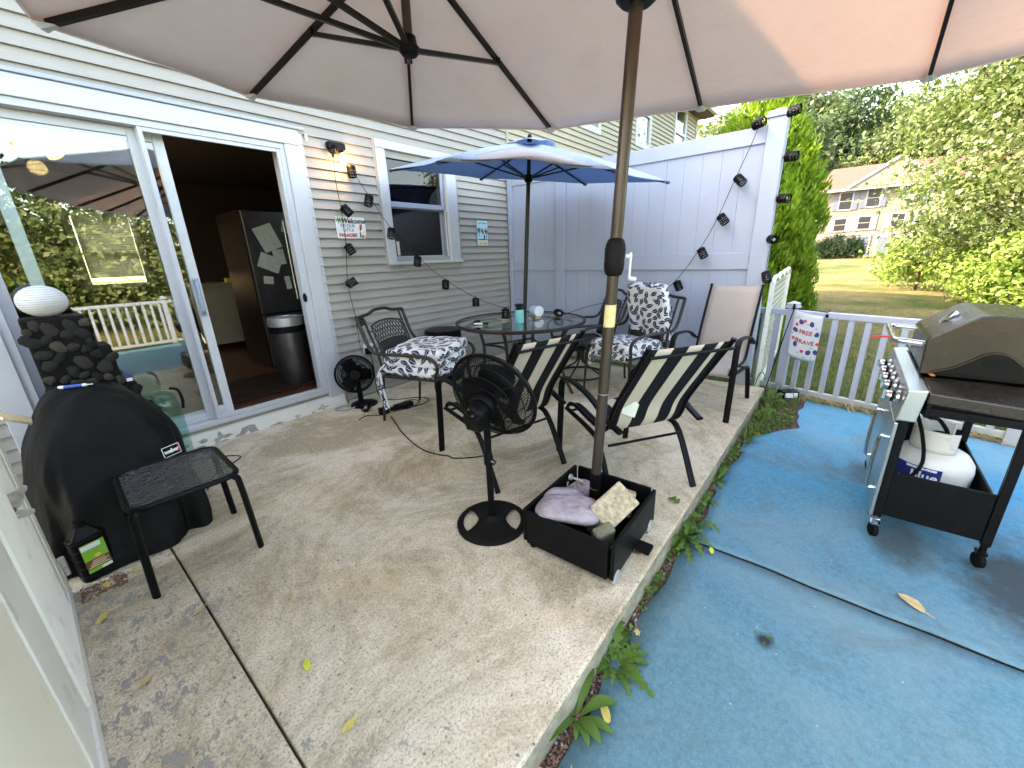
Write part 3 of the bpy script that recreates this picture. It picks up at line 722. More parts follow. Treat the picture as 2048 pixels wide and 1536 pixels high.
lo = [(-.1799, .686), (-.1438, .6933), (-.1319, .7051), (-.1234, .6982), (-.1257, .6865), (-.1347, .6782), (-.1396, .6601), (-.1521, .6409), (-.164, .6345), (-.1293, .6201), (-.1303, .6072), (-.1504, .6029), (-.2013, .6071), (-.2013, .68)]
q = CB(); q.prism(lo, .006, Matrix.Translation((0, 1.853, 0)) @ Matrix(((1,0,0,0),(0,0,-1,0),(0,1,0,0),(0,0,0,1)))); latch = q.build('latch', m['galvanised_latch'], cab, bevel=.0012)
rM = Euler((R(90), 0, 0)).to_matrix()
q = CB(); q.lathe([(0, .010), (.007, .009), (.010, .003), (.010, 0)], 14, (-.170, 1.847, .638), rM); q.build('bolt', m['rusty_bolt'], latch, True)
q = CB(); q.lathe([(0, .004), (.004, .003), (.005, 0)], 12, (-.1655, 1.847, .615), rM); q.build('rivet', m['dull_steel'], latch, True)
for z in (.10, 1.2):
    q = CB(); q.tube([(-.158, 2.352, z), (-.158, 2.352, z+.04)], .011, 10); q.tube([(-.158, 2.352, z+.042), (-.158, 2.352, z+.085)], .011, 10); q.b2(-.1695, -.162, 2.30, 2.345, z, z+.08); q.build('hinge', m['dull_steel'], cab, True)
# ------------------------------------------------------------------ big beige twin umbrella
UX, UY = 1.60, .795
big = thing('twin_umbrella', 'large beige twin-canopy patio umbrella with bronze pole over the patio', 'umbrella', (UX, UY, 0))
O = Vector((UX, UY, 0))
PT = Vector((1.632, .72, 2.46))           # top of the pole, centre of the ridge
HL = Vector((1.30, 1.56, 2.53)); HR = PT*2-HL; HR.z = 2.53     # the two peaks
T = {}
T['a'] = Vector((.295, 2.385, 2.165)); T['b'] = Vector((1.055, 2.625, 2.173)); T['c'] = Vector((1.96, 2.415, 2.15)); T['d'] = Vector((2.52, 1.676, 2.10))
T['e'] = Vector((2.743, .81, 2.08)); T['f'] = Vector((3.116, -.136, 2.08))
ax = (HL-PT); ax.z = 0; ax.normalize()
def mir(p, q, d):      # mirror p in the vertical plane through q containing direction d
    n = Vector((-d.y, d.x, 0)); return p - n*(2*(p-q).dot(n))
nrm = Vector((ax.y, -ax.x, 0))
T['g'] = mir(T['c'], PT, nrm); T['h'] = mir(T['b'], PT, nrm); T['i'] = mir(T['a'], PT, nrm)
T['g'] = (T['g']+T['f']+Vector((.2, -1.2, 0)))*.5; 
T['e2'] = mir(T['e'], PT, ax); T['d2'] = Vector((.30, 1.05, 2.12)); T['c2'] = Vector((.02, 1.75, 2.15))
T['f2'] = mir(T['f'], PT, ax); T['g2'] = mir(T['g'], PT, ax); T['h2'] = mir(T['h'], PT, ax)
T['d2'] = mir(T['d'], PT, ax)*.6 + Vector((.35, 1.1, 2.1))*.4
loop = ['a', 'b', 'c', 'd', 'e', 'f', 'g', 'h', 'i', 'h2', 'g2', 'f2', 'e2', 'd2', 'c2']
apex_of = {'a': HL, 'b': HL, 'c': HL, 'd': HL, 'e': PT, 'f': HR, 'g': HR, 'h': HR, 'i': HR, 'h2': HR, 'g2': HR, 'f2': HR, 'e2': PT, 'd2': HL, 'c2': HL}
for k_ in ('h', 'i', 'h2', 'g', 'g2', 'f2'): T[k_].z = 2.12
can = MB(); NV = 9; NU = 8
for i, k_ in enumerate(loop):
    n_ = loop[(i+1) % len(loop)]; p, q = T[k_], T[n_]; ap, aq = apex_of[k_], apex_of[n_]
    pts = []
    for u in range(NU+1):
        t = u/NU; e = p.lerp(q, t); sag = 4*t*(1-t)
        mid = (ap.lerp(aq, t))
        inward = Vector((mid.x-e.x, mid.y-e.y, 0)).normalized()
        e2 = e + inward*(.035*sag) + Vector((0, 0, -.006*sag))
        for v_ in range(NV+1):
            s_ = v_/NV; w = e2.lerp(mid, s_); w = w + Vector((0, 0, -.030*sag*math.sin(math.pi*min(1, s_*1.15))*(1 if ap == aq else .8)))
            pts.append(w-O)
    can.grid(pts, NU+1, NV+1)
me = can.mesh('canopy'); bm = bmesh.new(); bm.from_mesh(me); bmesh.ops.remove_doubles(bm, verts=bm.verts, dist=.004); bmesh.ops.recalc_face_normals(bm, faces=bm.faces); bm.to_mesh(me); bm.free()
me.shade_smooth(); me.set_sharp_from_angle(angle=R(9))
canopy = obj('canopy', me, m['beige_canopy'], big, thick=.0016)
# hem along the edge
hem = MB()
for i, k_ in enumerate(loop):
    n_ = loop[(i+1) % len(loop)]; p, q = T[k_], T[n_]; ap, aq = apex_of[k_], apex_of[n_]; pp = []
    for u in range(NU+1):
        t = u/NU; e = p.lerp(q, t); sag = 4*t*(1-t); mid = ap.lerp(aq, t); inward = Vector((mid.x-e.x, mid.y-e.y, 0)).normalized()
        pp.append(e+inward*(.035*sag-.001)+Vector((0, 0, -.006*sag-.003))-O)
    hem.tube(pp, .0045, 5)
hem.build('hem', m['beige_canopy'], canopy, True)
hubL = Vector((1.285, 1.555, 2.135)); hubR = Vector((HR.x, HR.y, 2.135))
for k_ in loop:
    ap = apex_of[k_]; tip = T[k_]; dn = Vector((0, 0, -.022))
    a = ap+dn-O; c_ = tip.lerp(ap, .03)+dn*.8-O
    q = MB(); q.bar(a, c_, .016, .026); rib = q.build('rib', m['dark_bronze'], big, bevel=.002)
    hub = hubL if ap == HL else hubR
    if ap != PT:
        mid = tip.lerp(ap, .50)+Vector((0, 0, -.035))-O
        q = MB(); q.bar(hub-O+(mid-hub+O).normalized()*.03, mid, .020, .018); q.build('strut', m['dark_bronze'], rib, bevel=.002)
        q = MB(); x_, y_, z_ = frame(c_-a); q.box(mid+Vector((0, 0, .008)), (.03, .03, .03)); q.build('bracket', m['black_plastic'], rib, bevel=.003)
    # fabric pocket that holds the rib end
    d = (tip-ap).normalized(); sd = d.cross(Vector((0, 0, 1))).normalized(); nn = sd.cross(d); e = tip-O
    q = MB(); q.add([e-d*.075-sd*.006+Vector((0, 0, -.030)), e-d*.075+sd*.006+Vector((0, 0, -.030)), e+sd*.035-d*.01+Vector((0, 0, -.012)), e-sd*.035-d*.01+Vector((0, 0, -.012)), e+Vector((0, 0, -.034))-d*.025+sd*.016, e+Vector((0, 0, -.034))-d*.025-sd*.016],
          [(0,1,4,5),(5,4,2,3),(1,2,4),(0,5,3)]); q.build('rib_pocket', m['beige_canopy'], canopy, thick=.002)
for hc, pk in ((hubL, HL), (hubR, HR)):
    q = MB(); q.lathe([(0, -.022), (.030, -.020), (.041, -.008), (.043, .006), (.034, .016), (.030, .045), (.020, .048), (0, .048)], 24, hc-O); hb = q.build('hub', m['black_plastic'], big, True)
    q = MB(); q.tube([hc-O+Vector((0, 0, .045)), pk-O+Vector((0, 0, -.01))], .0185, 14); q.build('mast', m['bronze_tube'], hb, True)
q = MB()
for pk in (HL, HR): q.bar(PT-O+Vector((0, 0, -.075)), pk-O+Vector((0, 0, -.09)), .028, .04)
q.build('cross_beam', m['dark_bronze'], big, bevel=.004)
# pole
base_p = Vector((1.590, .818, .05)); d = (PT-base_p); 
def on(t): return base_p.lerp(PT, t)-O
def tz(z): return (z-base_p.z)/(PT.z-base_p.z)
q = MB(); q.tube([on(tz(.05)), on(tz(.285))], .0275, 20); q.build('socket', m['black_powder_coat'], big, True)
q = MB(); q.tube([on(tz(.285)), on(tz(.70))], .0245, 20); q.build('lower_pole', m['bronze_tube'], big, True)
q = MB(); q.tube([on(tz(.70)), on(tz(1.25))], .0245, 20); q.build('middle_pole', m['bronze_tube'], big, True)
q = MB(); q.tube([on(tz(.6985)), on(tz(.7015))], .0252, 20); q.build('joint_ring', m['dull_steel'], big, True)
q = MB(); q.tube([on(tz(1.25)), on(tz(2.44))], .0245, 20); q.build('upper_pole', m['bronze_tube'], big, True)
q = MB(); zs = [1.222, 1.230, 1.250, 1.275, 1.280, 1.330, 1.336, 1.345, 1.362, 1.372]; rs = [.022, .034, .040, .042, .0405, .0425, .0405, .040, .034, .026]
q.tube([on(tz(z)) for z in zs], rs, 24); crank = q.build('crank_housing', m['matte_black_plastic'], big, True, ang=30)
q = MB(); c0 = on(tz(1.30))+Vector((.035, -.030, 0)); q.tube([c0, c0+Vector((.022, -.018, 0))], .008, 8); q.tube([c0+Vector((.020, -.016, .015)), c0+Vector((.018, -.014, -.09))], .0055, 8); q.tube([c0+Vector((.018, -.014, -.09)), c0+Vector((.045, -.03, -.095))], .009, 8); q.build('crank_handle', m['white_plastic'], crank, True)
q = MB(); n = 14; P = []
for i in range(n+1):
    a = R(140)+R(150)*i/n
    for z in (1.010, 1.105): P.append(on(tz(z))+Vector((math.cos(a)*.0252, math.sin(a)*.0252, 0)))
q.grid(P, n+1, 2); q.build('warning_label', m['yellow_paper'], big, True)
q = MB(); q.tube([on(tz(2.135)), on(tz(2.15)), on(tz(2.17)), on(tz(2.23))], [.055, .072, .072, .05], 18); q.build('runner', m['black_plastic'], big, True)

# ------------------------------------------------------------------ weighted base box
BX, BY = 1.487, .775; ang = R(2)
box = thing('umbrella_base_box', 'black metal box on wheels holding the big umbrella pole', 'umbrella base', (BX, BY, 0), ang)
w2, d2 = .247, .217; z0, z1 = .035, .205
for (a, b_, nm) in (((-w2, -d2), (w2, -d2), 0), ((w2, -d2), (w2, d2), 1), ((w2, d2), (-w2, d2), 2), ((-w2, d2), (-w2, -d2), 3)):
    q = MB(); dx, dy = b_[0]-a[0], b_[1]-a[1]; L_ = math.hypot(dx, dy); ux, uy = dx/L_, dy/L_; s_ = .0085
    q.bar((a[0]+ux*(.0175 if nm % 2 else 0), a[1]+uy*(.0175 if nm % 2 else 0), (z0+z1)/2), (b_[0]-ux*(.0175 if nm % 2 else 0), b_[1]-uy*(.0175 if nm % 2 else 0), (z0+z1)/2), .017, z1-z0)
    q.build('side_panel', m['black_powder_coat'], box, bevel=.002)
q = MB(); q.b2(-w2+.01, w2-.01, -d2+.01, d2-.01, .03, .042); q.build('bottom_plate', m['black_powder_coat'], box)
for (x, y, mt) in ((-w2+.035, -d2-.003, 'grey_rubber'), (w2-.06, -d2-.004, 'grey_rubber')):
    q = MB(); q.lathe([(0, -.010), (.026, -.010), (.032, -.006), (.032, .006), (.026, .010), (0, .010)], 20, (x, y, .032), Euler((R(90), 0, 0)).to_matrix() if 1 else None); q.build('wheel', m[mt], box, True)
q = MB(); q.lathe([(0, .0), (.018, 0), (.018, .034), (0, .034)], 12, (-w2+.03, d2-.03, 0)); q.lathe([(0, .0), (.018, 0), (.018, .034), (0, .034)], 12, (w2-.03, d2-.03, 0)); q.build('foot', m['black_plastic'], box, True)
q = MB(); q.M = TR((.03, -d2-.035, 0)); q.b2(-.03, .035, -.035, .03, .014, .036); q.build('brake_pedal', m['black_rubber'], box, bevel=.006)
q = MB(); q.tube([(.06, .135, .245), (.06, .075, .245)], .006, 8); q.tube([(.06, .150, .245), (.06, .138, .245)], .015, 10); q.build('clamp_screw', m['dull_steel'], box, True)
q = MB(); q.b2(.118, .135, d2-.018, d2-.0172, .135, .165); q.build('small_label', m['white_paper'], box)
def pillow(name, c, size, rz, rx, ry, mat, label, cat, seed, amp=.08, n=22):
    b = MB(); P = []; random.seed(seed); ph = [random.random()*6 for _ in range(8)]
    for i in range(n):
        th = 2*math.pi*i/n
        for j in range(n//2+1):
            f = math.pi*j/(n//2); x = math.sin(f)*math.cos(th); y = math.sin(f)*math.sin(th); z = math.cos(f)
            e = .62; sx = math.copysign(abs(x)**e, x); sy = math.copysign(abs(y)**e, y); sz = math.copysign(abs(z)**.9, z)
            edge = max(abs(sx), abs(sy)); sz *= (1-.55*edge**4)
            r_ = 1+amp*math.sin(3*th+ph[0])*math.sin(2*f+ph[1])+amp*.6*math.sin(7*th+ph[2])*math.sin(f)
            P.append((sx*size[0]*r_, sy*size[1]*r_, sz*size[2]*(1+amp*2*math.sin(5*x+ph[3])*math.cos(4*y+ph[4]))))
    b.grid(P, n, n//2+1, True); me = b.mesh(name, True, 80); bm = bmesh.new(); bm.from_mesh(me); bmesh.ops.remove_doubles(bm, verts=bm.verts, dist=1e-4); bm.to_mesh(me); bm.free()
    o = obj(name, me, mat); o.location = c; o.rotation_euler = (rx, ry, rz); mo = o.modifiers.new('sub', 'SUBSURF'); mo.levels = 1; mo.render_levels = 1
    return tag(o, label, cat)
pillow('sand_bag', (1.352, .82, .206), (.098, .150, .052), R(20), R(-3), R(6), m['lilac_bag'], 'lilac sand bag slumped over the near left rim of the black umbrella box', 'sand bag', 3, .07)
pillow('sand_bag', (1.450, .885, .172), (.085, .110, .050), R(60), R(12), R(-10), m['lilac_bag'], 'lilac sand bag in the middle of the black umbrella box, debris on it', 'sand bag', 5, .07)
pillow('sand_bag', (1.60, .915, .125), (.11, .055, .055), R(-5), R(10), 0, m['lilac_bag'], 'lilac sand bag at the back of the box behind the pole', 'sand bag', 8, .07)
q = MB(); q.box((0, 0, 0), (.20, .13, .21)); o = q.build('concrete_block', m['cinder_block'], None, bevel=.006)
o.location = (1.485, .690, .175); o.rotation_euler = (R(38), R(-18), R(-16)); tag(o, 'tan concrete block leaning against the pole in the black box', 'block')
q = MB(); q.box((0, 0, 0), (.09, .05, .16)); o = q.build('concrete_block', m['mossy_block'], None, bevel=.008); o.location = (1.345, .640, .135); o.rotation_euler = (R(20), R(-12), R(-30)); tag(o, 'small dark mossy block chunk at the front corner of the black box', 'block')
q = MB(); q.box((0, 0, 0), (.10, .06, .12)); o = q.build('concrete_block', m['cinder_block'], None, bevel=.008); o.location = (1.655, .665, .135); o.rotation_euler = (R(10), R(25), R(20)); tag(o, 'broken reddish brick piece behind the tan block in the box', 'block')
b = MB(); random.seed(4)
for i in range(60):
    x = BX+random.uniform(-.16, .1); y = BY+random.uniform(.02, .15); z = .20+random.uniform(0, .012); a = random.random()*6
    l = random.uniform(.01, .03); b.bar((x, y, z), (x+math.cos(a)*l, y+math.sin(a)*l, z+.004), .004, .002)
o = b.build('leaf_litter', m['brown_leaf']); tag(o, 'brown leaf litter on the sand bags', 'litter', None, 'stuff')

# ------------------------------------------------------------------ pedestal fan (large)
def fan_head(parent, c, nvec, Rr, mat, back=True, nsp=118):
    z = Vector(nvec).normalized(); x = Vector((0, 0, 1)) - z*z.z; x.normalize(); y = z.cross(x)
    M = Matrix((x, y, z)).transposed().to_4x4(); M.translation = c
    # guard: front and back cages of wire
    def wires(sgn, name):
        b = MB(); b.M = M
        for k in range(nsp):
            a = 2*math.pi*k/nsp + (.02 if sgn > 0 else 0); tw = .25
            pr = [(Rr*.24, sgn*Rr*.36), (Rr*.55, sgn*Rr*.35), (Rr*.82, sgn*Rr*.27), (Rr*.96, sgn*Rr*.12), (Rr, sgn*.004)]
            b.tube([(r_*math.cos(a+tw*(1-r_/Rr)), r_*math.sin(a+tw*(1-r_/Rr)), z_) for r_, z_ in pr], .0018, 3)
        for (r_, z_) in ((Rr*.26, .36), (Rr*.45, .355), (Rr*.68, .315), (Rr*.88, .21)):
            b.tube([(r_*math.cos(2*math.pi*i/48), r_*math.sin(2*math.pi*i/48), sgn*Rr*z_) for i in range(48)], .0026, 4, True)
        return b.build(name, mat, parent)
    wires(-1, 'rear_guard'); wires(1, 'front_guard')
    b = MB(); b.M = M
    b.tube([(Rr*1.0*math.cos(2*math.pi*i/64), Rr*1.0*math.sin(2*math.pi*i/64), 0) for i in range(64)], .010, 8, True, 1.0); b.build('guard_rim', mat, parent, True)
    b = MB(); b.M = M; b.lathe([(0, Rr*.375), (Rr*.25, Rr*.37), (Rr*.26, Rr*.355), (0, Rr*.35)], 24); b.build('badge', mat, parent, True)
    b = MB(); b.M = M; b.lathe([(0, -Rr*.30), (Rr*.30, -Rr*.33), (Rr*.30, -Rr*.40), (Rr*.26, -Rr*.47), (0, -Rr*.48)], 28); b.build('motor_plate', mat, parent, True)
    for k in range(3):
        a0 = 2*math.pi*k/3+.4; b = MB(); b.M = M; P = []
        for i in range(9):
            r_ = Rr*(.12+.76*i/8); wd = .55+.55*math.sin(math.pi*min(1, .25+i/9))
            for j in range(9):
                t = j/8-.5; a = a0+t*wd*1.5; P.append((r_*math.cos(a), r_*math.sin(a), Rr*(.02+t*.30)))
        b.grid(P, 9, 9); b.build('blade', m['black_plastic'], parent, True, thick=.002)
    b = MB(); b.M = M; b.lathe([(0, -Rr*.12), (Rr*.14, -Rr*.12), (Rr*.14, Rr*.15), (Rr*.08, Rr*.2), (0, Rr*.2)], 20); b.build('blade_hub', m['black_plastic'], parent, True)
    return M
FXY = Vector((1.272, 1.228, 0))
fan = thing('pedestal_fan', 'black pedestal fan standing in front of the striped chairs', 'fan', FXY)
Fc = Vector((1.345, 1.245, .675))-FXY; Rr = .228
Mf = fan_head(fan, Fc, (.90, .13, .30), Rr, m['black_plastic'])
# motor housing behind the cage
q = MB(); q.M = Mf; q.box((-.02, 0, -Rr*.48-.045), (.085, .085, .09)); q.lathe([(0, -Rr*.46), (.052, -Rr*.47), (.05, -Rr*.48-.055), (.03, -Rr*.48-.075), (0, -Rr*.48-.08)], 22); mo_ = q.build('motor_housing', m['black_plastic'], fan, True, bevel=.008)
q = MB(); q.M = Mf; q.box((.0245, .012, -Rr*.48-.045), (.004, .012, .075)); q.build('trim_strip', m['chrome'], mo_)
q = MB(); q.M = Mf; q.lathe([(0, 0), (.008, 0), (.007, .018), (0, .02)], 12, (.024, -.015, -Rr*.48-.055), Euler((0, R(90), 0)).to_matrix()); q.build('oscillation_knob', m['chrome'], mo_, True)
neck = Mf @ Vector((-.05, 0, -Rr*.48-.04))
q = MB(); q.tube([Vector((0, 0, .40)), Vector((0, 0, .50)), Vector((0, 0, .545)), neck], [.017, .018, .020, .024], 14); q.build('neck', m['black_plastic'], fan, True)
q = MB(); q.tube([(0, 0, .02), (0, 0, .34)], .0165, 16); q.build('lower_pole', m['black_powder_coat'], fan, True)
q = MB(); q.tube([(0, 0, .335), (0, 0, .345), (0, 0, .385), (0, 0, .405)], [.018, .0235, .0235, .018], 16); col_ = q.build('height_collar', m['black_plastic'], fan, True)
q = MB(); q.tube([(.0, -.02, .365), (0, -.042, .365)], .010, 8); q.build('collar_knob', m['chrome'], col_, True)
# base: round dish with two handle slots
def ringbase():
    b = MB(); n = 72; R0, R1 = .178, .152; ha = []
    P = []
    hole = lambda a: max(0, abs(math.sin(a-R(45))))      # slots left and right of the view
    ro = [.178, .175, .160, .145]
    for i in range(n):
        a = 2*math.pi*i/n; s_ = abs(math.cos(a-R(-50))); k_ = 1 if s_ > .80 else 0
        rin = .145-.075*math.sqrt(max(0, (s_-.80)/.20)) if k_ else .145
        prof = [(.178, 0), (.180, .010), (.172, .016), (.148, .017), (rin if k_ else .1455, .021 if k_ else .0175), (.06, .028), (.030, .036), (.024, .048), (.018, .052)]
        if k_:
            prof = [(.178, 0), (.180, .010), (.172, .016), (.148, .017), (min(.1455, rin), .021), (min(.06, rin*.8), .028), (.030, .036), (.024, .048), (.018, .052)]
        for r_, z_ in prof: P.append((r_*math.cos(a), r_*math.sin(a), z_))
    F = []
    nv = 9
    for i in range(n):
        a = 2*math.pi*(i+.5)/n; s_ = abs(math.cos(a-R(-50)))
        for j in range(nv-1):
            if j == 3 and s_ > .80: continue
            k2 = (i+1) % n; F.append((i*nv+j, k2*nv+j, k2*nv+j+1, i*nv+j+1))
    b.add(P, F); return b
q = ringbase(); q.build('base', m['matte_black_plastic'], fan, True, ang=50, thick=.004)

# ------------------------------------------------------------------ small fan by the outlet
sf = thing('table_fan', 'small black fan on the floor below the wall outlet', 'fan', (1.875, 3.43, 0))
fan_head(sf, Vector((-.065, -.03, .325)), (-.45, -.85, .10), .168, m['black_plastic'], nsp=84)
q = MB(); q.box((.0, .075, .32), (.11, .12, .11)); q.build('motor_housing', m['black_plastic'], sf, bevel=.02)
q = MB(); q.tube([(0, .05, .02), (0, .05, .28)], [.026, .02], 12); q.build('stem', m['black_plastic'], sf, True)
q = MB(); q.lathe([(.125, 0), (.125, .012), (.10, .022), (.03, .035), (0, .036)], 28); q.build('base', m['black_plastic'], sf, True)

# ------------------------------------------------------------------ low side table with rippled glass
st = thing('side_table', 'low black side table with rippled glass top beside the covered grill', 'table', (.262, 2.245, 0), R(-2))
def rrect(w, h, r, n=6):
    out = []
    for (cx, cy, a0) in ((w-r, h-r, 0), (-w+r, h-r, 90), (-w+r, -h+r, 180), (w-r, -h+r, 270)):
        for i in range(n+1): a = R(a0+90*i/n); out.append((cx+r*math.cos(a), cy+r*math.sin(a)))
    return out
rr_ = rrect(.19, .225, .06)
q = MB(); q.tube([(x, y, .412) for x, y in rr_], .013, 8, True); q.build('top_frame', m['black_powder_coat'], st, True)
q = MB(); q.prism(rrect(.182, .217, .052), .005, Matrix.Translation((0, 0, .4135))); q.build('glass_top', m['ripple_glass'], st)
for (x, y) in ((-.172, -.205), (.172, -.205), (.172, .205), (-.172, .205)):
    s1, s2 = (1 if x > 0 else -1), (1 if y > 0 else -1)
    q = MB(); q.tube(smoothpath([(x*.86, y*.9, .408), (x*1.02, y*1.0, .395), (x*1.08, y*1.03, .34), (x*1.16, y*1.05, .0)], 4), .0125, 8, flat=1.35); q.build('leg', m['black_powder_coat'], st, True)

# ------------------------------------------------------------------ chairs
def sling_frame(t, W, seatz, topz, mat_sling, arm=.62, depth=.55, lean=.20):
    hw = W/2; F_, B_ = depth/2, -depth/2
    sl_pts = [(F_+.02, seatz-.035), (F_-.02, seatz+.0), (F_-.10, seatz+.008), (0, seatz-.012), (B_+.12, seatz-.02), (B_+.055, seatz-.0), (B_+.02, seatz+.05), (B_-.02, seatz+.15), (B_-.02-lean*.45, (seatz+topz)/2+.06), (B_-.02-lean, topz)]
    sp = smoothpath([(0, y, z) for y, z in sl_pts], 4)
    q = MB(); P = []
    for s_ in range(9):
        x = -hw+.012+(W-.024)*s_/8; dip = 1-((x)/hw)**2
        for p in sp: P.append((x, p.y, p.z-.012*dip*(1 if p.y > B_+.05 else .3)))
    q.grid(P, 9, len(sp)); q.build('sling', mat_sling, t, True, thick=.003, ang=60)
    for sx in (-1, 1):
        q = MB(); q.tube([(sx*hw, p.y, p.z) for p in sp], .0125, 8, flat=.85); q.build('side_rail', m['black_powder_coat'], t, True)
        x = sx*(hw+.032); af = F_+.03
        path = [(x, F_+.085, 0), (x, F_+.055, arm-.20), (x, F_+.045, arm-.07), (x, F_+.015, arm-.018), (x, F_-.05, arm+.002), (x, 0, arm-.012), (x, B_+.12, arm-.045), (x*.985, B_+.0, arm-.10), (sx*(hw+.012), B_-.035-lean*.30, arm-.13)]
        q = MB(); q.tube(smoothpath(path, 5), .0115, 8, flat=2.0, upv=(0, 1, 0)); q.build('leg', m['black_powder_coat'], t, True)
        q = MB(); q.tube(smoothpath([(x*.97, F_-.02, seatz-.03), (x*.99, B_+.18, seatz-.05), (x, B_+.06, seatz-.10), (x, B_-.10, .0)], 4), .0125, 8, flat=1.5, upv=(0, 1, 0)); q.build('leg', m['black_powder_coat'], t, True)
    for (y, z) in ((F_-.03, seatz-.045), (B_+.02, seatz-.085), (B_-.03-lean, topz-.035)):
        q = MB(); q.tube([(-hw, y, z), (hw, y, z)], .008, 8); q.build('cross_bar', m['black_powder_coat'], t, True)
    for sx in (-1, 1):
        q = MB(); q.tube([(sx*hw, B_-.02-lean, topz-.002), (sx*hw, B_-.024-lean, topz+.012)], .0135, 10); q.build('end_cap', m['black_plastic'], t, True)
c1 = thing('sling_chair', 'black and cream striped sling chair behind the pedestal fan', 'chair', (1.84, 1.665, 0), R(-14), 'striped sling chairs')
sling_frame(c1, .47, .385, .90, m['striped_sling'], .565, .52, .25)
c2 = thing('sling_chair', 'black and cream striped sling chair with paper tag right of the umbrella pole', 'chair', (2.19, .95, 0), R(-33), 'striped sling chairs')
sling_frame(c2, .47, .385, .90, m['striped_sling'], .565, .52, .25)
q = MB(); q.add([(-.185, -.275, .50), (-.115, -.292, .47), (-.098, -.302, .545), (-.14, -.300, .59), (-.178, -.285, .58)], [(0,1,2,3,4)]); q.build('paper_tag', m['tag_paper'], c2, thick=.001)
c3 = thing('sling_chair', 'tall taupe sling chair with black arms beside the white fence', 'chair', (3.66, .80, 0), R(88))
sling_frame(c3, .42, .40, .99, m['beige_sling'], .64, .52, .22)

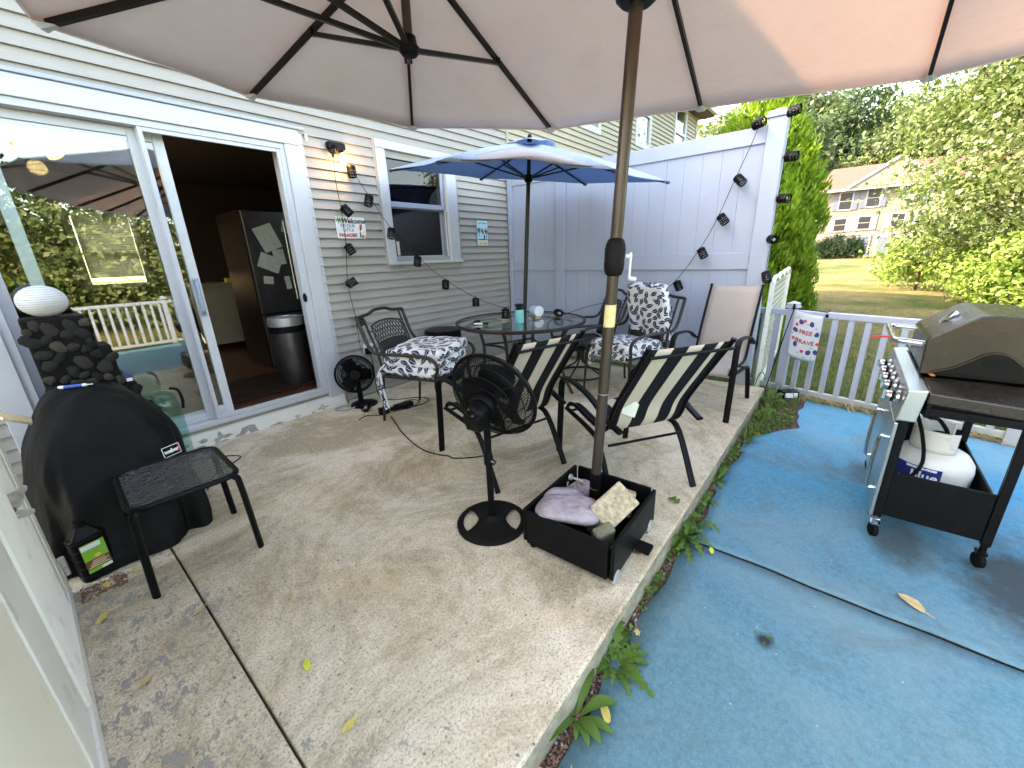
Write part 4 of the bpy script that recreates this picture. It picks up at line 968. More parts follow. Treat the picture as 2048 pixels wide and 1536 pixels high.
def cast_chair(name, label, loc, rz, swivel=False, group='brown metal patio chairs'):
    t = thing(name, label, 'chair', loc, rz, group)
    mt = m['brown_cast_metal']; hw, F_, B_ = .265, .255, -.255; sz = .40; tz_ = .885
    # back posts run on as arms, scrolled at the front
    for sx in (-1, 1):
        path = [(sx*(hw+.035), B_-.16, tz_), (sx*(hw+.035), B_-.125, .78), (sx*(hw+.035), B_-.08, .66), (sx*(hw+.035), B_-.02, .605), (sx*(hw+.04), B_+.10, .60), (sx*(hw+.045), .05, .605), (sx*(hw+.05), F_-.04, .60), (sx*(hw+.05), F_+.035, .56), (sx*(hw+.045), F_+.045, .50), (sx*(hw+.02), F_+.01, .45), (sx*(hw+.01), F_, .40)]
        q = MB(); q.tube(smoothpath(path, 5), .014, 8, flat=1.15); q.build('arm', mt, t, True)
        q = MB(); q.tube(smoothpath([(sx*(hw-.03), B_-.152, tz_-.01), (sx*(hw-.03), B_-.11, .76), (sx*(hw-.03), B_-.055, .60), (sx*(hw-.03), B_-.02, sz+.02)], 5), .010, 8); q.build('back_post', mt, t, True)
        if not swivel:
            q = MB(); q.tube([(sx*(hw+.01), F_, .40), (sx*(hw+.01), F_+.002, .36), (sx*(hw+.01), F_+.004, .34), (sx*(hw+.012), F_+.006, .30), (sx*(hw+.022), F_+.02, 0)], [.014, .019, .019, .0125, .012], 10); q.build('leg', mt, t, True)
            q = MB(); q.tube([(sx*(hw), B_, .40), (sx*(hw+.005), B_-.05, 0)], .012, 10); q.build('leg', mt, t, True)
        else:
            q = MB(); q.tube([(sx*(hw+.01), F_, .42), (sx*(hw+.01), F_, .36), (sx*.10, 0, .30)], .012, 8); q.build('seat_support', mt, t, True)
    q = MB(); q.tube(smoothpath([(-(hw+.035), B_-.16, tz_), (-hw*.6, B_-.165, tz_+.012), (-hw*.25, B_-.172, tz_+.035), (hw*.25, B_-.172, tz_+.035), (hw*.6, B_-.165, tz_+.012), (hw+.035, B_-.16, tz_)], 5), .014, 8); q.build('top_rail', mt, t, True)
    # lattice back panel: frame plate pierced with a diamond row, slightly dished
    def bp(u, v_):   # u across -1..1, v up 0..1
        zz = .43+.37*v_; yy = B_-.015-.12*v_**1.1+.02*u*u; return Vector((u*.195, yy, zz + (.03*(1-u*u) if v_ > .99 else .03*(1-u*u)*v_)))
    q = MB(); nu, nv = 13, 10
    P = [bp(-1+2*i/(nu-1), .0+.62*j/(nv-1)) for i in range(nu) for j in range(nv)]; q.grid(P, nu, nv); q.build('back_panel', mt, t, True, thick=.004)
    q = MB(); n = 11
    for i in range(n):
        a = -1+2*i/n; b_ = -1+2*(i+1)/n; c_ = (a+b_)/2
        for (v0, v1) in ((.63, .80), (.80, .97)):
            vm = (v0+v1)/2
            q.tube([bp(a, vm), bp(c_, v1)], .004, 4); q.tube([bp(c_, v1), bp(b_, vm)], .004, 4); q.tube([bp(a, vm), bp(c_, v0)], .004, 4); q.tube([bp(c_, v0), bp(b_, vm)], .004, 4)
    q.build('diamond_lattice', mt, t)
    q = MB(); q.tube([bp(-1+2*i/20, 1.0) for i in range(21)], .008, 6); q.tube([bp(-1, v_/8) for v_ in range(9)], .006, 6); q.tube([bp(1, v_/8) for v_ in range(9)], .006, 6); q.build('panel_frame', mt, t, True)
    q = MB(); 
    for zz in (.50, .62, .76):
        k_ = (zz-.43)/.37
        for sx in (-1, 1): q.tube([bp(sx, k_), Vector((sx*(hw-.03), bp(sx, k_).y, zz))], .005, 6)
    q.build('back_tie', mt, t)
    q = MB(); P = [(x*hw, y, sz-.012*(1-x*x)) for x in [-1+2*i/10 for i in range(11)] for y in (B_, -.1, .1, F_)]; q.grid(P, 11, 4); q.build('seat', mt, t, True, thick=.006)
    q = MB(); q.tube([(-hw, B_, sz), (hw, B_, sz), (hw, F_, sz), (-hw, F_, sz)], .012, 8, True); q.build('seat_frame', mt, t, True)
    if swivel:
        q = MB(); q.tube([(.27*math.cos(2*math.pi*i/40), .27*math.sin(2*math.pi*i/40), .014) for i in range(40)], .013, 8, True); q.build('swivel_ring', mt, t, True)
        for k_ in range(4):
            a = R(45+90*k_); q = MB(); q.tube(smoothpath([(.27*math.cos(a), .27*math.sin(a), .014), (.17*math.cos(a), .17*math.sin(a), .07), (.06*math.cos(a), .06*math.sin(a), .14), (.03*math.cos(a), .03*math.sin(a), .22)], 4), .010, 8); q.build('leg', mt, t, True)
        q = MB(); q.lathe([(.045, .20), (.045, .30), (.12, .31), (.12, .325), (0, .325)], 20); q.build('swivel_column', mt, t, True)
    return t
chA = cast_chair('patio_chair', 'brown metal patio chair stacked with leaf-print cushions by the siding wall', (2.10, 2.70, 0), R(198))
chB = cast_chair('patio_chair', 'brown metal patio chair under the high-back leaf-print cushion', (3.62, 1.56, 0), R(72))
chC = cast_chair('patio_chair', 'bare brown swivel patio chair behind the round table near the fence', (3.86, 2.20, 0), R(48), True)

def cushion(name, label, sx, sy, sz, loc, rz, seed, tilt=(0, 0), drop=.0, group=None, cat='cushion'):
    random.seed(seed); ph = [random.random()*6 for _ in range(9)]; nx_, ny_ = 22, 22; b = MB()
    def pt(u, v_, s_):
        e = min(1, max(0, (1-max(abs(u), abs(v_)))/.16)); prof = math.sqrt(max(0, 1-(1-e)**2))
        tuft = 0
        for tx, ty in ((-.4, -.4), (.4, -.4), (-.4, .4), (.4, .4)): tuft += .35*math.exp(-((u-tx)**2+(v_-ty)**2)/.02)
        zz = s_*sz*.5*(prof*(1-tuft*.8)) + .006*math.sin(4*u+ph[0])*math.cos(3*v_+ph[1]) - drop*(max(0, u-.3)**2)
        k = 1-.05*(max(abs(u), abs(v_)) > .8)*math.sin(9*u+ph[2])*math.sin(8*v_+ph[3])
        cr = 1-.06*(abs(u)*abs(v_))**2
        return (u*sx/2*k*cr, v_*sy/2*k*cr, zz)
    P = [pt(-1+2*i/nx_, -1+2*j/ny_, 1) for i in range(nx_+1) for j in range(ny_+1)]; b.grid(P, nx_+1, ny_+1)
    P = [pt(-1+2*i/nx_, -1+2*j/ny_, -1) for i in range(nx_+1) for j in range(ny_+1)]; b.grid(P, nx_+1, ny_+1)
    me = b.mesh(name); bm = bmesh.new(); bm.from_mesh(me); bmesh.ops.remove_doubles(bm, verts=bm.verts, dist=1e-4); bmesh.ops.recalc_face_normals(bm, faces=bm.faces); bm.to_mesh(me); bm.free(); me.shade_smooth()
    o = obj(name, me, m['navy_leaf_print_cushion']); box_uv(o); o.location = loc; o.rotation_euler = (tilt[0], tilt[1], rz)
    return tag(o, label, cat, group)
LC = Vector((2.10, 2.70, 0))
cz = [.445, .520, .595]
nmz = ['bottom leaf-print cushion of the stack on the chair by the siding', 'middle leaf-print cushion of the stack on the chair by the siding', 'top leaf-print cushion of the stack on the chair by the siding']
for i in range(3):
    o = cushion('seat_cushion', nmz[i], .53, .54, .098, (2.10+.012*(i-1), 2.715-.02*i, cz[i]), R(198+3*i-2), 20+i, (R(2*(i-1)), R(-2+2*i)), group='stacked leaf-print cushions')
    q = MB(); 
    if i == 1:
        for dx in (0, .035):
            q.tube(smoothpath([(.25, -.24, -.01), (.28, -.27, -.06), (.285+dx*.3, -.27-dx, -.16), (.275+dx, -.26, -.30), (.26+dx, -.25, -.40)], 4), .009, 6, flat=.3)
        tie = q.build('tie', m['navy_leaf_print_cushion'], o, True); box_uv(tie)
# high-back cushion: seat and back in one piece
hb = thing('chair_cushion', 'high-back leaf-print cushion on the brown chair near the fence', 'cushion', (3.62, 1.56, 0), R(72))
o1 = cushion('seat_pad', None, .50, .52, .11, (0, .02, .465), 0, 31, (R(2), 0), cat=None); o1.parent = hb
o1b = cushion('seat_pad', None, .50, .50, .09, (0, .03, .405), 0, 32, (R(-6), 0), cat=None); o1b.parent = hb; o1b.location.z = .425; o1b.scale = (1.02, 1.02, .9)
o2 = cushion('back_pad', None, .47, .66, .11, (0, -.300, .715), 0, 33, (R(76), 0), cat=None); o2.parent = hb
for o_ in (o1, o1b, o2):
    for k_ in ('label', 'category'):
        if k_ in o_: del o_[k_]
q = MB(); q.tube(smoothpath([(.2, .26, .42), (.21, .285, .36), (.20, .28, .28)], 4), .012, 6, flat=.3); q.tube(smoothpath([(.15, .26, .42), (.14, .285, .36), (.165, .28, .30)], 4), .012, 6, flat=.3); tie = q.build('tie', m['navy_leaf_print_cushion'], hb, True); box_uv(tie)

# ------------------------------------------------------------------ round table
TC = Vector((3.06, 2.416, 0)); TZ = .72
tb = thing('round_table', 'round glass-topped patio table with dark metal rim', 'table', TC)
q = MB(); q.lathe([(.612, TZ-.030), (.624, TZ-.026), (.630, TZ-.014), (.627, TZ+.001), (.614, TZ+.003), (.604, TZ-.004), (.606, TZ-.026), (.612, TZ-.030)], 72); q.build('rim', m['brown_cast_metal'], tb, True)
b = MB(); n = 72; P0 = [(.604*math.cos(2*math.pi*i/n), .604*math.sin(2*math.pi*i/n)) for i in range(n)]; b.prism(P0, .006, Matrix.Translation((0, 0, TZ-.009))); b.build('glass_top', m['table_glass'], tb)
for k_ in range(4):
    a = R(20+90*k_); ca, sa = math.cos(a), math.sin(a)
    q = MB(); q.tube(smoothpath([(.50*ca, .50*sa, TZ-.03), (.44*ca, .44*sa, TZ-.12), (.40*ca, .40*sa, TZ-.30), (.42*ca, .42*sa, TZ-.50), (.52*ca, .52*sa, .0)], 5), .016, 8); q.build('leg', m['brown_cast_metal'], tb, True)
    q = MB(); a2 = R(20+90*(k_+1)); q.tube(smoothpath([(.41*ca, .41*sa, .46), (.20*math.cos((a+a2)/2), .20*math.sin((a+a2)/2), .47), (.41*math.cos(a2), .41*math.sin(a2), .46)], 6), .011, 8); q.build('stretcher', m['brown_cast_metal'], tb, True)
q = MB(); q.tube([(.50*math.cos(2*math.pi*i/40), .50*math.sin(2*math.pi*i/40), TZ-.035) for i in range(40)], .012, 8, True); q.build('apron_ring', m['brown_cast_metal'], tb, True)
q = MB(); q.lathe([(.16, .0), (.16, .02), (.05, .045), (.032, .06), (.032, .50), (0, .50)], 24); q.build('umbrella_base', m['black_powder_coat'], tb, True)

# ------------------------------------------------------------------ blue umbrella
BU = Vector((3.085, 2.385, 0)); TOP = Vector((3.132, 2.32, 2.232))
bu = thing('table_umbrella', 'blue patio umbrella standing in the round table', 'umbrella', BU)
e_ = Vector((.80, .60, 0)); l_ = Vector((-.60, .80, 0))
HUBZ = 1.955
def btip(a, r_=1.14):
    d = e_*math.cos(a)+l_*math.sin(a); c = TOP.copy(); c.z = 0
    return c + d*r_ + Vector((0, 0, 1.985+.128*math.cos(a)+.10*math.sin(a)))
K = 6; off = R(28)
tips = [btip(off+2*math.pi*k_/K, 1.25 if k_ == 1 else 1.18 if k_ == 4 else 1.14) for k_ in range(K)]
can = MB(); NU, NV = 10, 8
for k_ in range(K):
    p, q2 = tips[k_], tips[(k_+1) % K]; pts = []
    for u in range(NU+1):
        t = u/NU; e = p.lerp(q2, t); s_ = 4*t*(1-t); inn = Vector((TOP.x-e.x, TOP.y-e.y, 0)).normalized(); e = e+inn*.06*s_
        fold = .05*math.exp(-((t-.5)/.22)**2) if k_ == 2 else 0
        for v_ in range(NV+1):
            r_ = v_/NV*.93; w = e.lerp(TOP, r_); w.z += -.032*s_*math.sin(math.pi*r_)+.025*math.sin(math.pi*r_)*(1-s_*.5) + fold*(1-r_)**2
            pts.append(w-BU)
    can.grid(pts, NU+1, NV+1)
me = can.mesh('canopy'); bm = bmesh.new(); bm.from_mesh(me); bmesh.ops.remove_doubles(bm, verts=bm.verts, dist=.003); bmesh.ops.recalc_face_normals(bm, faces=bm.faces); bm.to_mesh(me); bm.free(); me.shade_smooth(); me.set_sharp_from_angle(angle=R(7))
bcan = obj('canopy', me, m['blue_canopy'], bu, thick=.002)
me2 = me.copy(); me2.materials.clear(); me2.transform(Matrix.Translation((0, 0, -.0045))); obj('lining', me2, m['blue_lining'], bcan)
vt = MB(); n = 24; P = []
for i in range(n):
    a = 2*math.pi*i/n
    for (r_, dz) in ((.215+.012*math.cos(6*a), -.028-.012*math.cos(6*a)), (.14, -.004), (.06, .018), (.0, .025)): P.append(TOP-BU+Vector((r_*math.cos(a), r_*math.sin(a), dz+.005)))
vt.grid(P, n, 4, True); vt.build('vent_cap', m['blue_canopy'], bcan, True, thick=.002)
# the near panel is folded up: its pale inside shows
p2, p3 = tips[2], tips[3]; mdp = (p2+p3)/2
inn = Vector((TOP.x-mdp.x, TOP.y-mdp.y, 0)).normalized(); fl = MB(); P = []
for u in range(13):
    t = .12+.76*u/12; e = p2.lerp(p3, t); s_ = 4*t*(1-t); e = e+inn*(.06*s_-.006)+Vector((0, 0, .05*math.exp(-((t-.5)/.22)**2)))
    for j in range(5):
        r_ = j/4; P.append(e + inn*(.36*r_*s_) + Vector((0, 0, .004+.135*r_*s_+.008*math.sin(9*t+5*r_))) - BU)
fl.grid(P, 13, 5); fl.build('folded_flap', m['faded_canopy'], bcan, True, thick=.002)
for k_ in range(K):
    a = TOP-BU+Vector((0, 0, -.03)); c_ = tips[k_].lerp(TOP, .02)-BU+Vector((0, 0, -.014))
    q = MB(); q.bar(a, c_, .010, .016); rb = q.build('rib', m['dark_bronze'], bu)
    mid = tips[k_].lerp(TOP, .52)-BU+Vector((0, 0, -.02)); hp = Vector((3.124, 2.331, HUBZ))-BU
    q = MB(); q.bar(hp, mid, .009, .012); q.build('strut', m['dark_bronze'], rb)
    q = MB(); q.box(tips[k_]-BU+Vector((0, 0, -.012)), (.03, .03, .02)); q.build('tip_cap', m['navy_print'], rb, bevel=.003)
def bon(z): return Vector((3.072, 2.402, .3)).lerp(TOP, (z-.3)/(TOP.z-.3))-BU
q = MB(); q.tube([bon(.30), bon(1.93)], .0185, 14); q.build('lower_pole', m['dark_bronze'], bu, True)
q = MB(); q.tube([bon(1.93), bon(2.22)], .0165, 14); q.build('upper_pole', m['dark_bronze'], bu, True)
q = MB(); q.tube([bon(1.925), bon(1.935), bon(1.98), bon(1.99)], [.022, .036, .036, .022], 16); q.build('runner', m['black_plastic'], bu, True)
q = MB(); q.tube([bon(2.24), bon(2.275), bon(2.295)], [.022, .020, .012], 12); q.build('finial', m['matte_black_plastic'], bu, True)
# ------------------------------------------------------------------ things on the table
t = thing('camp_lantern', 'turquoise lantern with black top and wire handle on the round table', 'lantern', (2.90, 2.30, TZ+.001))
q = MB(); q.lathe([(0, 0), (.036, 0), (.040, .006), (.040, .118), (.037, .124), (0, .124)], 28); q.build('body', m['turquoise_plastic'], t, True)
q = MB(); q.lathe([(.037, .1245), (.038, .132), (.030, .136), (.026, .150), (.034, .152), (.043, .160), (.040, .170), (.028, .176), (0, .178)], 24); q.build('lid', m['black_plastic'], t, True)
q = MB(); q.tube([(0, .040*math.cos(R(a)), .165+.055*math.sin(R(a))) for a in range(0, 181, 12)], .0014, 5); q.build('handle', m['black_plastic'], t)
for k_ in (-1, 1):
    q = MB(); q.box((0, k_*.036, .164), (.012, .008, .018)); q.build('lug', m['black_plastic'], t, bevel=.002)
t = thing('plastic_tub', 'white plastic tub lying on its side on the round table', 'tub', (3.33, 2.42, TZ+.001))
Mt = Matrix.Translation((0, 0, .052)) @ Euler((0, 0, R(245))).to_matrix().to_4x4() @ Euler((0, R(90), 0)).to_matrix().to_4x4()
q = MB(); q.M = Mt; q.lathe([(.0, -.055), (.050, -.055), (.052, .045), (.049, .045), (.047, -.048), (0, -.048)], 28); q.build('cup', m['pale_blue_plastic'], t, True)
q = MB(); q.M = Mt; q.lathe([(.0, .060), (.050, .060), (.054, .056), (.054, .0455), (0, .0455)], 28); q.build('lid', m['white_plastic'], t, True)
t = thing('marker_pen', 'black and white marker pen lying on the left of the round table', 'pen', (2.66, 2.56, TZ+.010), R(-55))
q = MB(); q.tube([(-.065, 0, 0), (0, 0, 0), (.012, 0, 0)], .0075, 10); q.build('barrel', m['white_plastic'], t, True)
q = MB(); q.tube([(.0125, 0, 0), (.060, 0, 0), (.066, 0, 0)], [.0085, .0085, .006], 10); q.build('cap', m['black_plastic'], t, True)
for i, (x, y, s_) in enumerate([(2.93, 2.52, .03), (3.15, 2.28, .035), (3.24, 2.33, .03), (3.13, 2.36, .03), (2.96, 2.60, .02), (3.35, 2.22, .03)]):
    random.seed(50+i); q = MB(); pts = [(s_*(1+.5*random.random())*math.cos(a), s_*.6*(1+.5*random.random())*math.sin(a), .008*random.random()) for a in [k*1.05 for k in range(6)]]
    q.add(pts+[(0, 0, .014)], [(k, (k+1) % 6, 6) for k in range(6)]); o = q.build('dry_leaf_scrap', m['tan_leaf'], None, thick=.001); o.location = (x, y, TZ+.004); o.rotation_euler = (0, 0, i*1.3)
    tag(o, ['dry leaf scrap left of the tin lantern on the table', 'dry leaf scrap just right of the turquoise lantern', 'dry leaf scrap in front of the white tub', 'dry leaf scrap between turquoise lantern and white tub', 'tiny leaf scrap at the far left of the table', 'dry leaf scrap beside the right tin lantern on the table'][i], 'leaf', 'leaf scraps on the round table')
# black drum behind the left chair
t = thing('storage_drum', 'round black lidded drum standing by the siding behind the cushion chair', 'drum', (2.93, 3.42, 0))
q = MB(); q.lathe([(0, 0), (.185, 0), (.195, .02), (.20, .52), (0, .52)], 36); q.build('barrel', m['black_foam'], t, True)
q = MB(); q.lathe([(.203, .5205), (.205, .55), (.19, .565), (0, .568)], 36); q.build('lid', m['bin_black'], t, True)

# ------------------------------------------------------------------ porch light
pl = thing('porch_light', 'black porch light with one glowing bare bulb left of the window', 'wall lamp', (2.09, WY, 2.25))
q = MB(); q.b2(-.075, .080, -.075, -.016, -.005, .045); q.build('mount_box', m['black_plastic'], pl, bevel=.008)
q = MB(); q.tube([(.045, -.05, -.006), (.05, -.056, -.03)], .016, 12); q.build('socket', m['black_plastic'], pl, True)
q = MB(); q.lathe([(0, -.085), (.016, -.082), (.026, -.066), (.028, -.052), (.020, -.028), (.014, -.012), (.013, 0)], 20, (.05, -.058, -.030)); q.build('bulb', m['lit_bulb'], pl, True)
q = MB(); q.tube([(-.03, -.05, -.006), (-.035, -.05, -.035)], .018, 12); q.tube([(-.035, -.05, -.035), (-.04, -.055, -.07)], .012, 10); q.build('spare_socket', m['dark_bronze'], pl, True)
pd = bpy.data.lights.new('porch_bulb_light', 'POINT'); pd.energy = .55; pd.color = (1.0, .62, .25); pd.shadow_soft_size = .03
po = bpy.data.objects.new('porch_bulb_light', pd); COL.objects.link(po); po.parent = pl; po.location = (.045, -.115, -.10)

# ------------------------------------------------------------------ string lights with punched tin shades
def make_shade():
    b = MB(); n = 32; h = .090; r_ = .038
    rows = [(r_*.97, 0), (r_, .004), (r_, .014), (r_, .026), (r_, .036), (r_, .048), (r_, .058), (r_, .070), (r_, .082), (r_*.97, h)]
    b.lathe(rows, n, skip=lambda i, k: (i in (2, 4, 6) and (k+i//2) % 2 == 0))
    b.lathe([(r_*.97, h), (r_*.4, h+.004), (0.009, h+.008), (.009, h+.014), (0, h+.014)], n)
    return b.mesh('lantern_shade')
SHADE = make_shade(); SHADE.materials.append(m['black_powder_coat'])
def make_inner():
    b = MB(); b.lathe([(0, .012), (.012, .016), (.016, .032), (.010, .055), (.009, .07)], 12); return b.mesh('bulb', True)
INNER = make_inner(); INNER.materials.append(m['grey_rubber'])
def string_lights(label, pts, lamps, wob=0):
    t = thing('string_lights', label, 'string lights', pts[0], 0, 'black lantern string lights'); o0 = Vector(pts[0])
    q = MB(); q.tube([p-o0 for p in smoothpath(pts, 5)], .0028, 5); q.build('cable', m['cord_black'], t, True)
    for i, (p, d) in enumerate(lamps):
        # d = direction the open end points
        o = obj('lantern', SHADE, None, t, thick=.0012); d = Vector(d).normalized()
        o.rotation_euler = (-d).to_track_quat('Z', 'Y').to_euler(); o.location = Vector(p)+d*.098-o0
        b_ = obj('bulb', INNER, None, o)
    return t
y_ = WY-.045
string_lights('lantern string lights hanging straight down the siding past the welcome sign',
    [(2.055, y_, 2.19), (2.045, y_, 2.0), (2.055, y_, 1.80), (2.055, y_, 1.62), (2.050, y_, 1.45), (2.01, y_, 1.12), (2.035, y_, .80), (2.035, y_, .56), (2.03, y_-.02, .50)],
    [((2.052, y_-.03, 1.79), (.45, -.35, -.65)), ((2.045, y_-.02, 1.47), (.35, -.25, -.8)), ((1.985, y_-.02, 1.105), (.6, -.3, .35)), ((2.035, y_-.02, .81), (.35, -.35, -.7))])
string_lights('lantern string lights sloping from the porch light past the window to the round table',
    [(2.155, WY-.06, 2.22), (2.185, 3.61, 2.12), (2.33, 3.60, 1.90), (2.495, 3.54, 1.61), (2.705, 3.45, 1.345), (2.935, 3.32, 1.10), (3.20, 3.15, .895), (3.12, 2.80, .84), (2.975, 2.53, .835), (2.95, 2.44, .76)],
    [((2.19, 3.60, 2.13), (-.05, -.15, -1)), ((2.335, 3.59, 1.895), (-.45, -.2, -1)), ((2.495, 3.53, 1.61), (-.40, -.2, -1)), ((2.705, 3.44, 1.345), (-.35, -.15, -1)), ((2.935, 3.31, 1.10), (-.2, -.1, -1)), ((3.20, 3.14, .895), (-.12, -.05, -1)), ((2.975, 2.53, .838), (0, 0, -1))])
string_lights('lantern string lights rising from the table up to the white fence post',
    [(2.98, 2.42, .75), (3.15, 2.33, .728), (3.35, 2.18, .730), (3.60, 2.00, .80), (3.85, 1.85, .835), (4.10, 1.62, .86), (4.33, 1.43, .96), (4.36, 1.20, 1.29), (4.37, 1.06, 1.58), (4.375, .955, 1.885), (4.38, .86, 2.15), (4.38, .80, 2.345)],
    [((3.40, 2.22, .762), (-.55, -.8, -.02)), ((4.345, 1.375, 1.01), (-.2, -.45, -.8)), ((4.36, 1.18, 1.32), (-.2, -.5, -.8)), ((4.37, 1.04, 1.61), (-.2, -.6, -.7)), ((4.375, .94, 1.92), (-.3, -.6, -.55)), ((4.37, .86, 2.30), (-.35, -.9, .15))])
string_lights('lantern string lights hanging down the outer edge of the fence post',
    [(4.40, .74, 2.36), (4.42, .60, 2.36), (4.42, .598, 2.02), (4.42, .602, 1.70), (4.42, .606, 1.38), (4.42, .606, 1.06), (4.42, .60, .80)],
    [((4.42, .63, 2.36), (-.2, -1, .1)), ((4.42, .60, 2.03), (-.2, -1, -.05)), ((4.42, .60, 1.71), (-.45, -.9, -.1)), ((4.42, .61, 1.38), (-.9, -.5, -.1)), ((4.42, .605, 1.09), (-.6, -.3, -.75))])
def lone_lantern(loc, d, label):
    t = thing('tin_lantern', label, 'lantern', loc, 0); d = Vector(d).normalized()
    o = obj('shade', SHADE, None, t, thick=.0012); o.rotation_euler = (-d).to_track_quat('Z', 'Y').to_euler(); b_ = obj('bulb', INNER, None, o)
lone_lantern((2.045, WY-.06, 2.235), (-.75, -.45, -.30), 'black tin lantern shade beside the glowing porch bulb')
lone_lantern((1.755, 3.22, .040), (-.75, -.6, -.05), 'black tin lantern shade lying on the concrete by the small fan')

# ------------------------------------------------------------------ signs
sg = thing('welcome_sign', 'white welcome sign with red parrot and flowers on the siding', 'sign', (2.14, WY-.022, 1.614))
q = MB(); q.prism(rrect(.146, .093, .016), .004, TR((0, 0, 0), 0, R(90))); q.build('board', m['sign_board'], sg)
Ms = lambda x, z, y=-.0048: Matrix.Translation((x, y, z)) @ Euler((R(90), 0, 0)).to_matrix().to_4x4()
text('Welcome', .060, m['black_print'], sg, Ms(.025, .057), shear=.25, bold=.0016)
text('TO OUR', .038, m['teal_print'], sg, Ms(-.035, .015), bold=.0002); text('LITTLE', .036, m['teal_print'], sg, Ms(-.030, -.022), bold=.0002)
text('PARADISE', .040, m['red_print'], sg, Ms(-.040, -.066), bold=.0018)
def blob(parent, name, mat, x, z, rx, rz, n=10, rot=0, y=-.0052, seed=0):
    random.seed(seed); q = MB(); V = []
    for i in range(n):
        a = 2*math.pi*i/n; k_ = 1+.12*random.uniform(-1, 1); px, pz = rx*k_*math.cos(a), rz*k_*math.sin(a)
        V.append((x+px*math.cos(rot)-pz*math.sin(rot), y, z+px*math.sin(rot)+pz*math.cos(rot)))
    q.add(V, [tuple(range(n))]); return q.build(name, mat, parent)
blob(sg, 'parrot_print', m['red_print'], .095, .005, .014, .032, rot=-.2, seed=1); blob(sg, 'parrot_print', m['orange_print'], .089, .022, .008, .010, y=-.0056); blob(sg, 'perch_print', m['navy_print'], .083, -.058, .006, .030, y=-.0052)
for (x, z) in ((.122, -.045), (.105, -.075), (.135, -.075)): 
    for a in range(5): blob(sg, 'flower_print', m['yellow_print'] if x > .11 and z > -.06 else m['navy_print'] if x < .11 else m['orange_print'], x+.010*math.cos(a*1.26), z+.010*math.sin(a*1.26), .006, .006, 6, y=-.0054-.0001*a)
for a in range(7): blob(sg, 'palm_print', m['green_print'], -.115+.018*math.cos(a*.9), .065+.014*math.sin(a*.9), .020, .005, 6, rot=a*.9, y=-.0052-.0001*a)
bs = thing('beach_sign', 'small turquoise beach sign with parrot and palm trees right of the window', 'sign', (3.90, WY-.030, 1.595))
q = MB(); q.prism(rrect(.094, .145, .012), .005, TR((0, 0, 0), 0, R(90))); q.build('board', m['sky_print'], bs)
blob(bs, 'sand_print', m['sand_print'], 0, -.115, .088, .030, 16, y=-.0058); blob(bs, 'sea_print', m['navy_print'], 0, -.073, .085, .006, 10, y=-.0060)
blob(bs, 'parrot_print', m['red_print'], .0, .02, .020, .038, rot=.4, y=-.006, seed=3); blob(bs, 'parrot_print', m['orange_print'], -.014, .047, .012, .012, y=-.0064); blob(bs, 'drink_print', m['navy_print'], .030, -.045, .013, .032, y=-.006)
for cx, cz_ in ((-.062, .035), (.062, .02)):
    for a in range(8): blob(bs, 'palm_print', m['teal_print'], cx+.018*math.cos(a*.785), cz_+.018*math.sin(a*.785), .022, .006, 6, rot=a*.785, y=-.0066-.0001*a)
    blob(bs, 'palm_print', m['teal_print'], cx+.004, cz_-.05, .004, .045, 6, y=-.0063)
for i, x in enumerate([-.06, -.042, -.022, .0, .02, .042, .06]): blob(bs, 'worn_lettering', m['black_print'] if i % 2 else m['brown_print'], x, .108+.012*math.cos(x*20), .006, .010, 5, rot=i*.7, y=-.006, seed=i)
for i, x in enumerate([-.055, -.035, -.012, .012, .035, .055]): blob(bs, 'worn_lettering', m['brown_print'] if i % 2 else m['orange_print'], x, -.118, .006, .012, 5, rot=i*.5, y=-.0064, seed=i+9)

# ------------------------------------------------------------------ outlet, cords, power brick
ol = thing('wall_outlet', 'weatherproof wall outlet with clear bubble cover above the small fan', 'outlet', (2.14, WY-.02, .475))
q = MB(); q.b2(-.062, .062, -.012, .0, -.045, .045); q.build('plate', m['white_plastic'], ol, bevel=.004)
q = MB(); q.lathe([(0, .02), (.022, .018), (.027, 0)], 18, (.025, -.012, 0), Euler((R(90), 0, 0)).to_matrix()); q.build('socket_cover', m['chrome'], ol, True)
q = MB(); q.b2(-.060, -.005, -.065, -.0125, -.05, .012); q.build('timer_plug', m['black_plastic'], ol, bevel=.008)
def cord(name, pts, r_, label, mat='cord_black'):
    q = MB(); q.tube(smoothpath(pts, 6), r_, 6); o = q.build(name, m[mat], None, True); return tag(o, label, 'cord')
g0 = .0045
cord('extension_lead', [(1.83, 2.93, g0), (1.80, 2.85, g0), (1.745, 2.72, g0), (1.70, 2.615, g0), (1.645, 2.45, g0), (1.605, 2.30, g0), (1.585, 2.16, g0), (1.60, 2.04, g0), (1.63, 1.955, g0), (1.625, 1.915, g0), (1.66, 1.862, g0), (1.72, 1.80, g0), (1.78, 1.70, .02), (1.60, 1.50, .10), (1.33, 1.27, .31)], .0042, 'black power cord running across the concrete to the pedestal fan')
cord('extension_lead', [(2.12, 3.61, .46), (2.10, 3.55, .30), (2.05, 3.45, .05), (2.10, 3.30, g0), (2.25, 3.18, g0), (2.33, 3.05, g0), (2.25, 2.95, g0), (2.08, 2.97, g0), (1.98, 3.02, g0)], .0045, 'black cord looping on the floor under the cushion chair')
cord('cable', [(1.62, 3.10, g0), (1.72, 3.12, g0+.002), (1.82, 3.02, g0), (1.96, 3.06, g0+.008), (2.16, 3.14, g0+.008), (2.22, 3.02, g0+.008), (2.05, 2.94, g0+.009), (1.90, 3.0, g0+.008)], .0035, 'thin black cable tangle in front of the small fan')
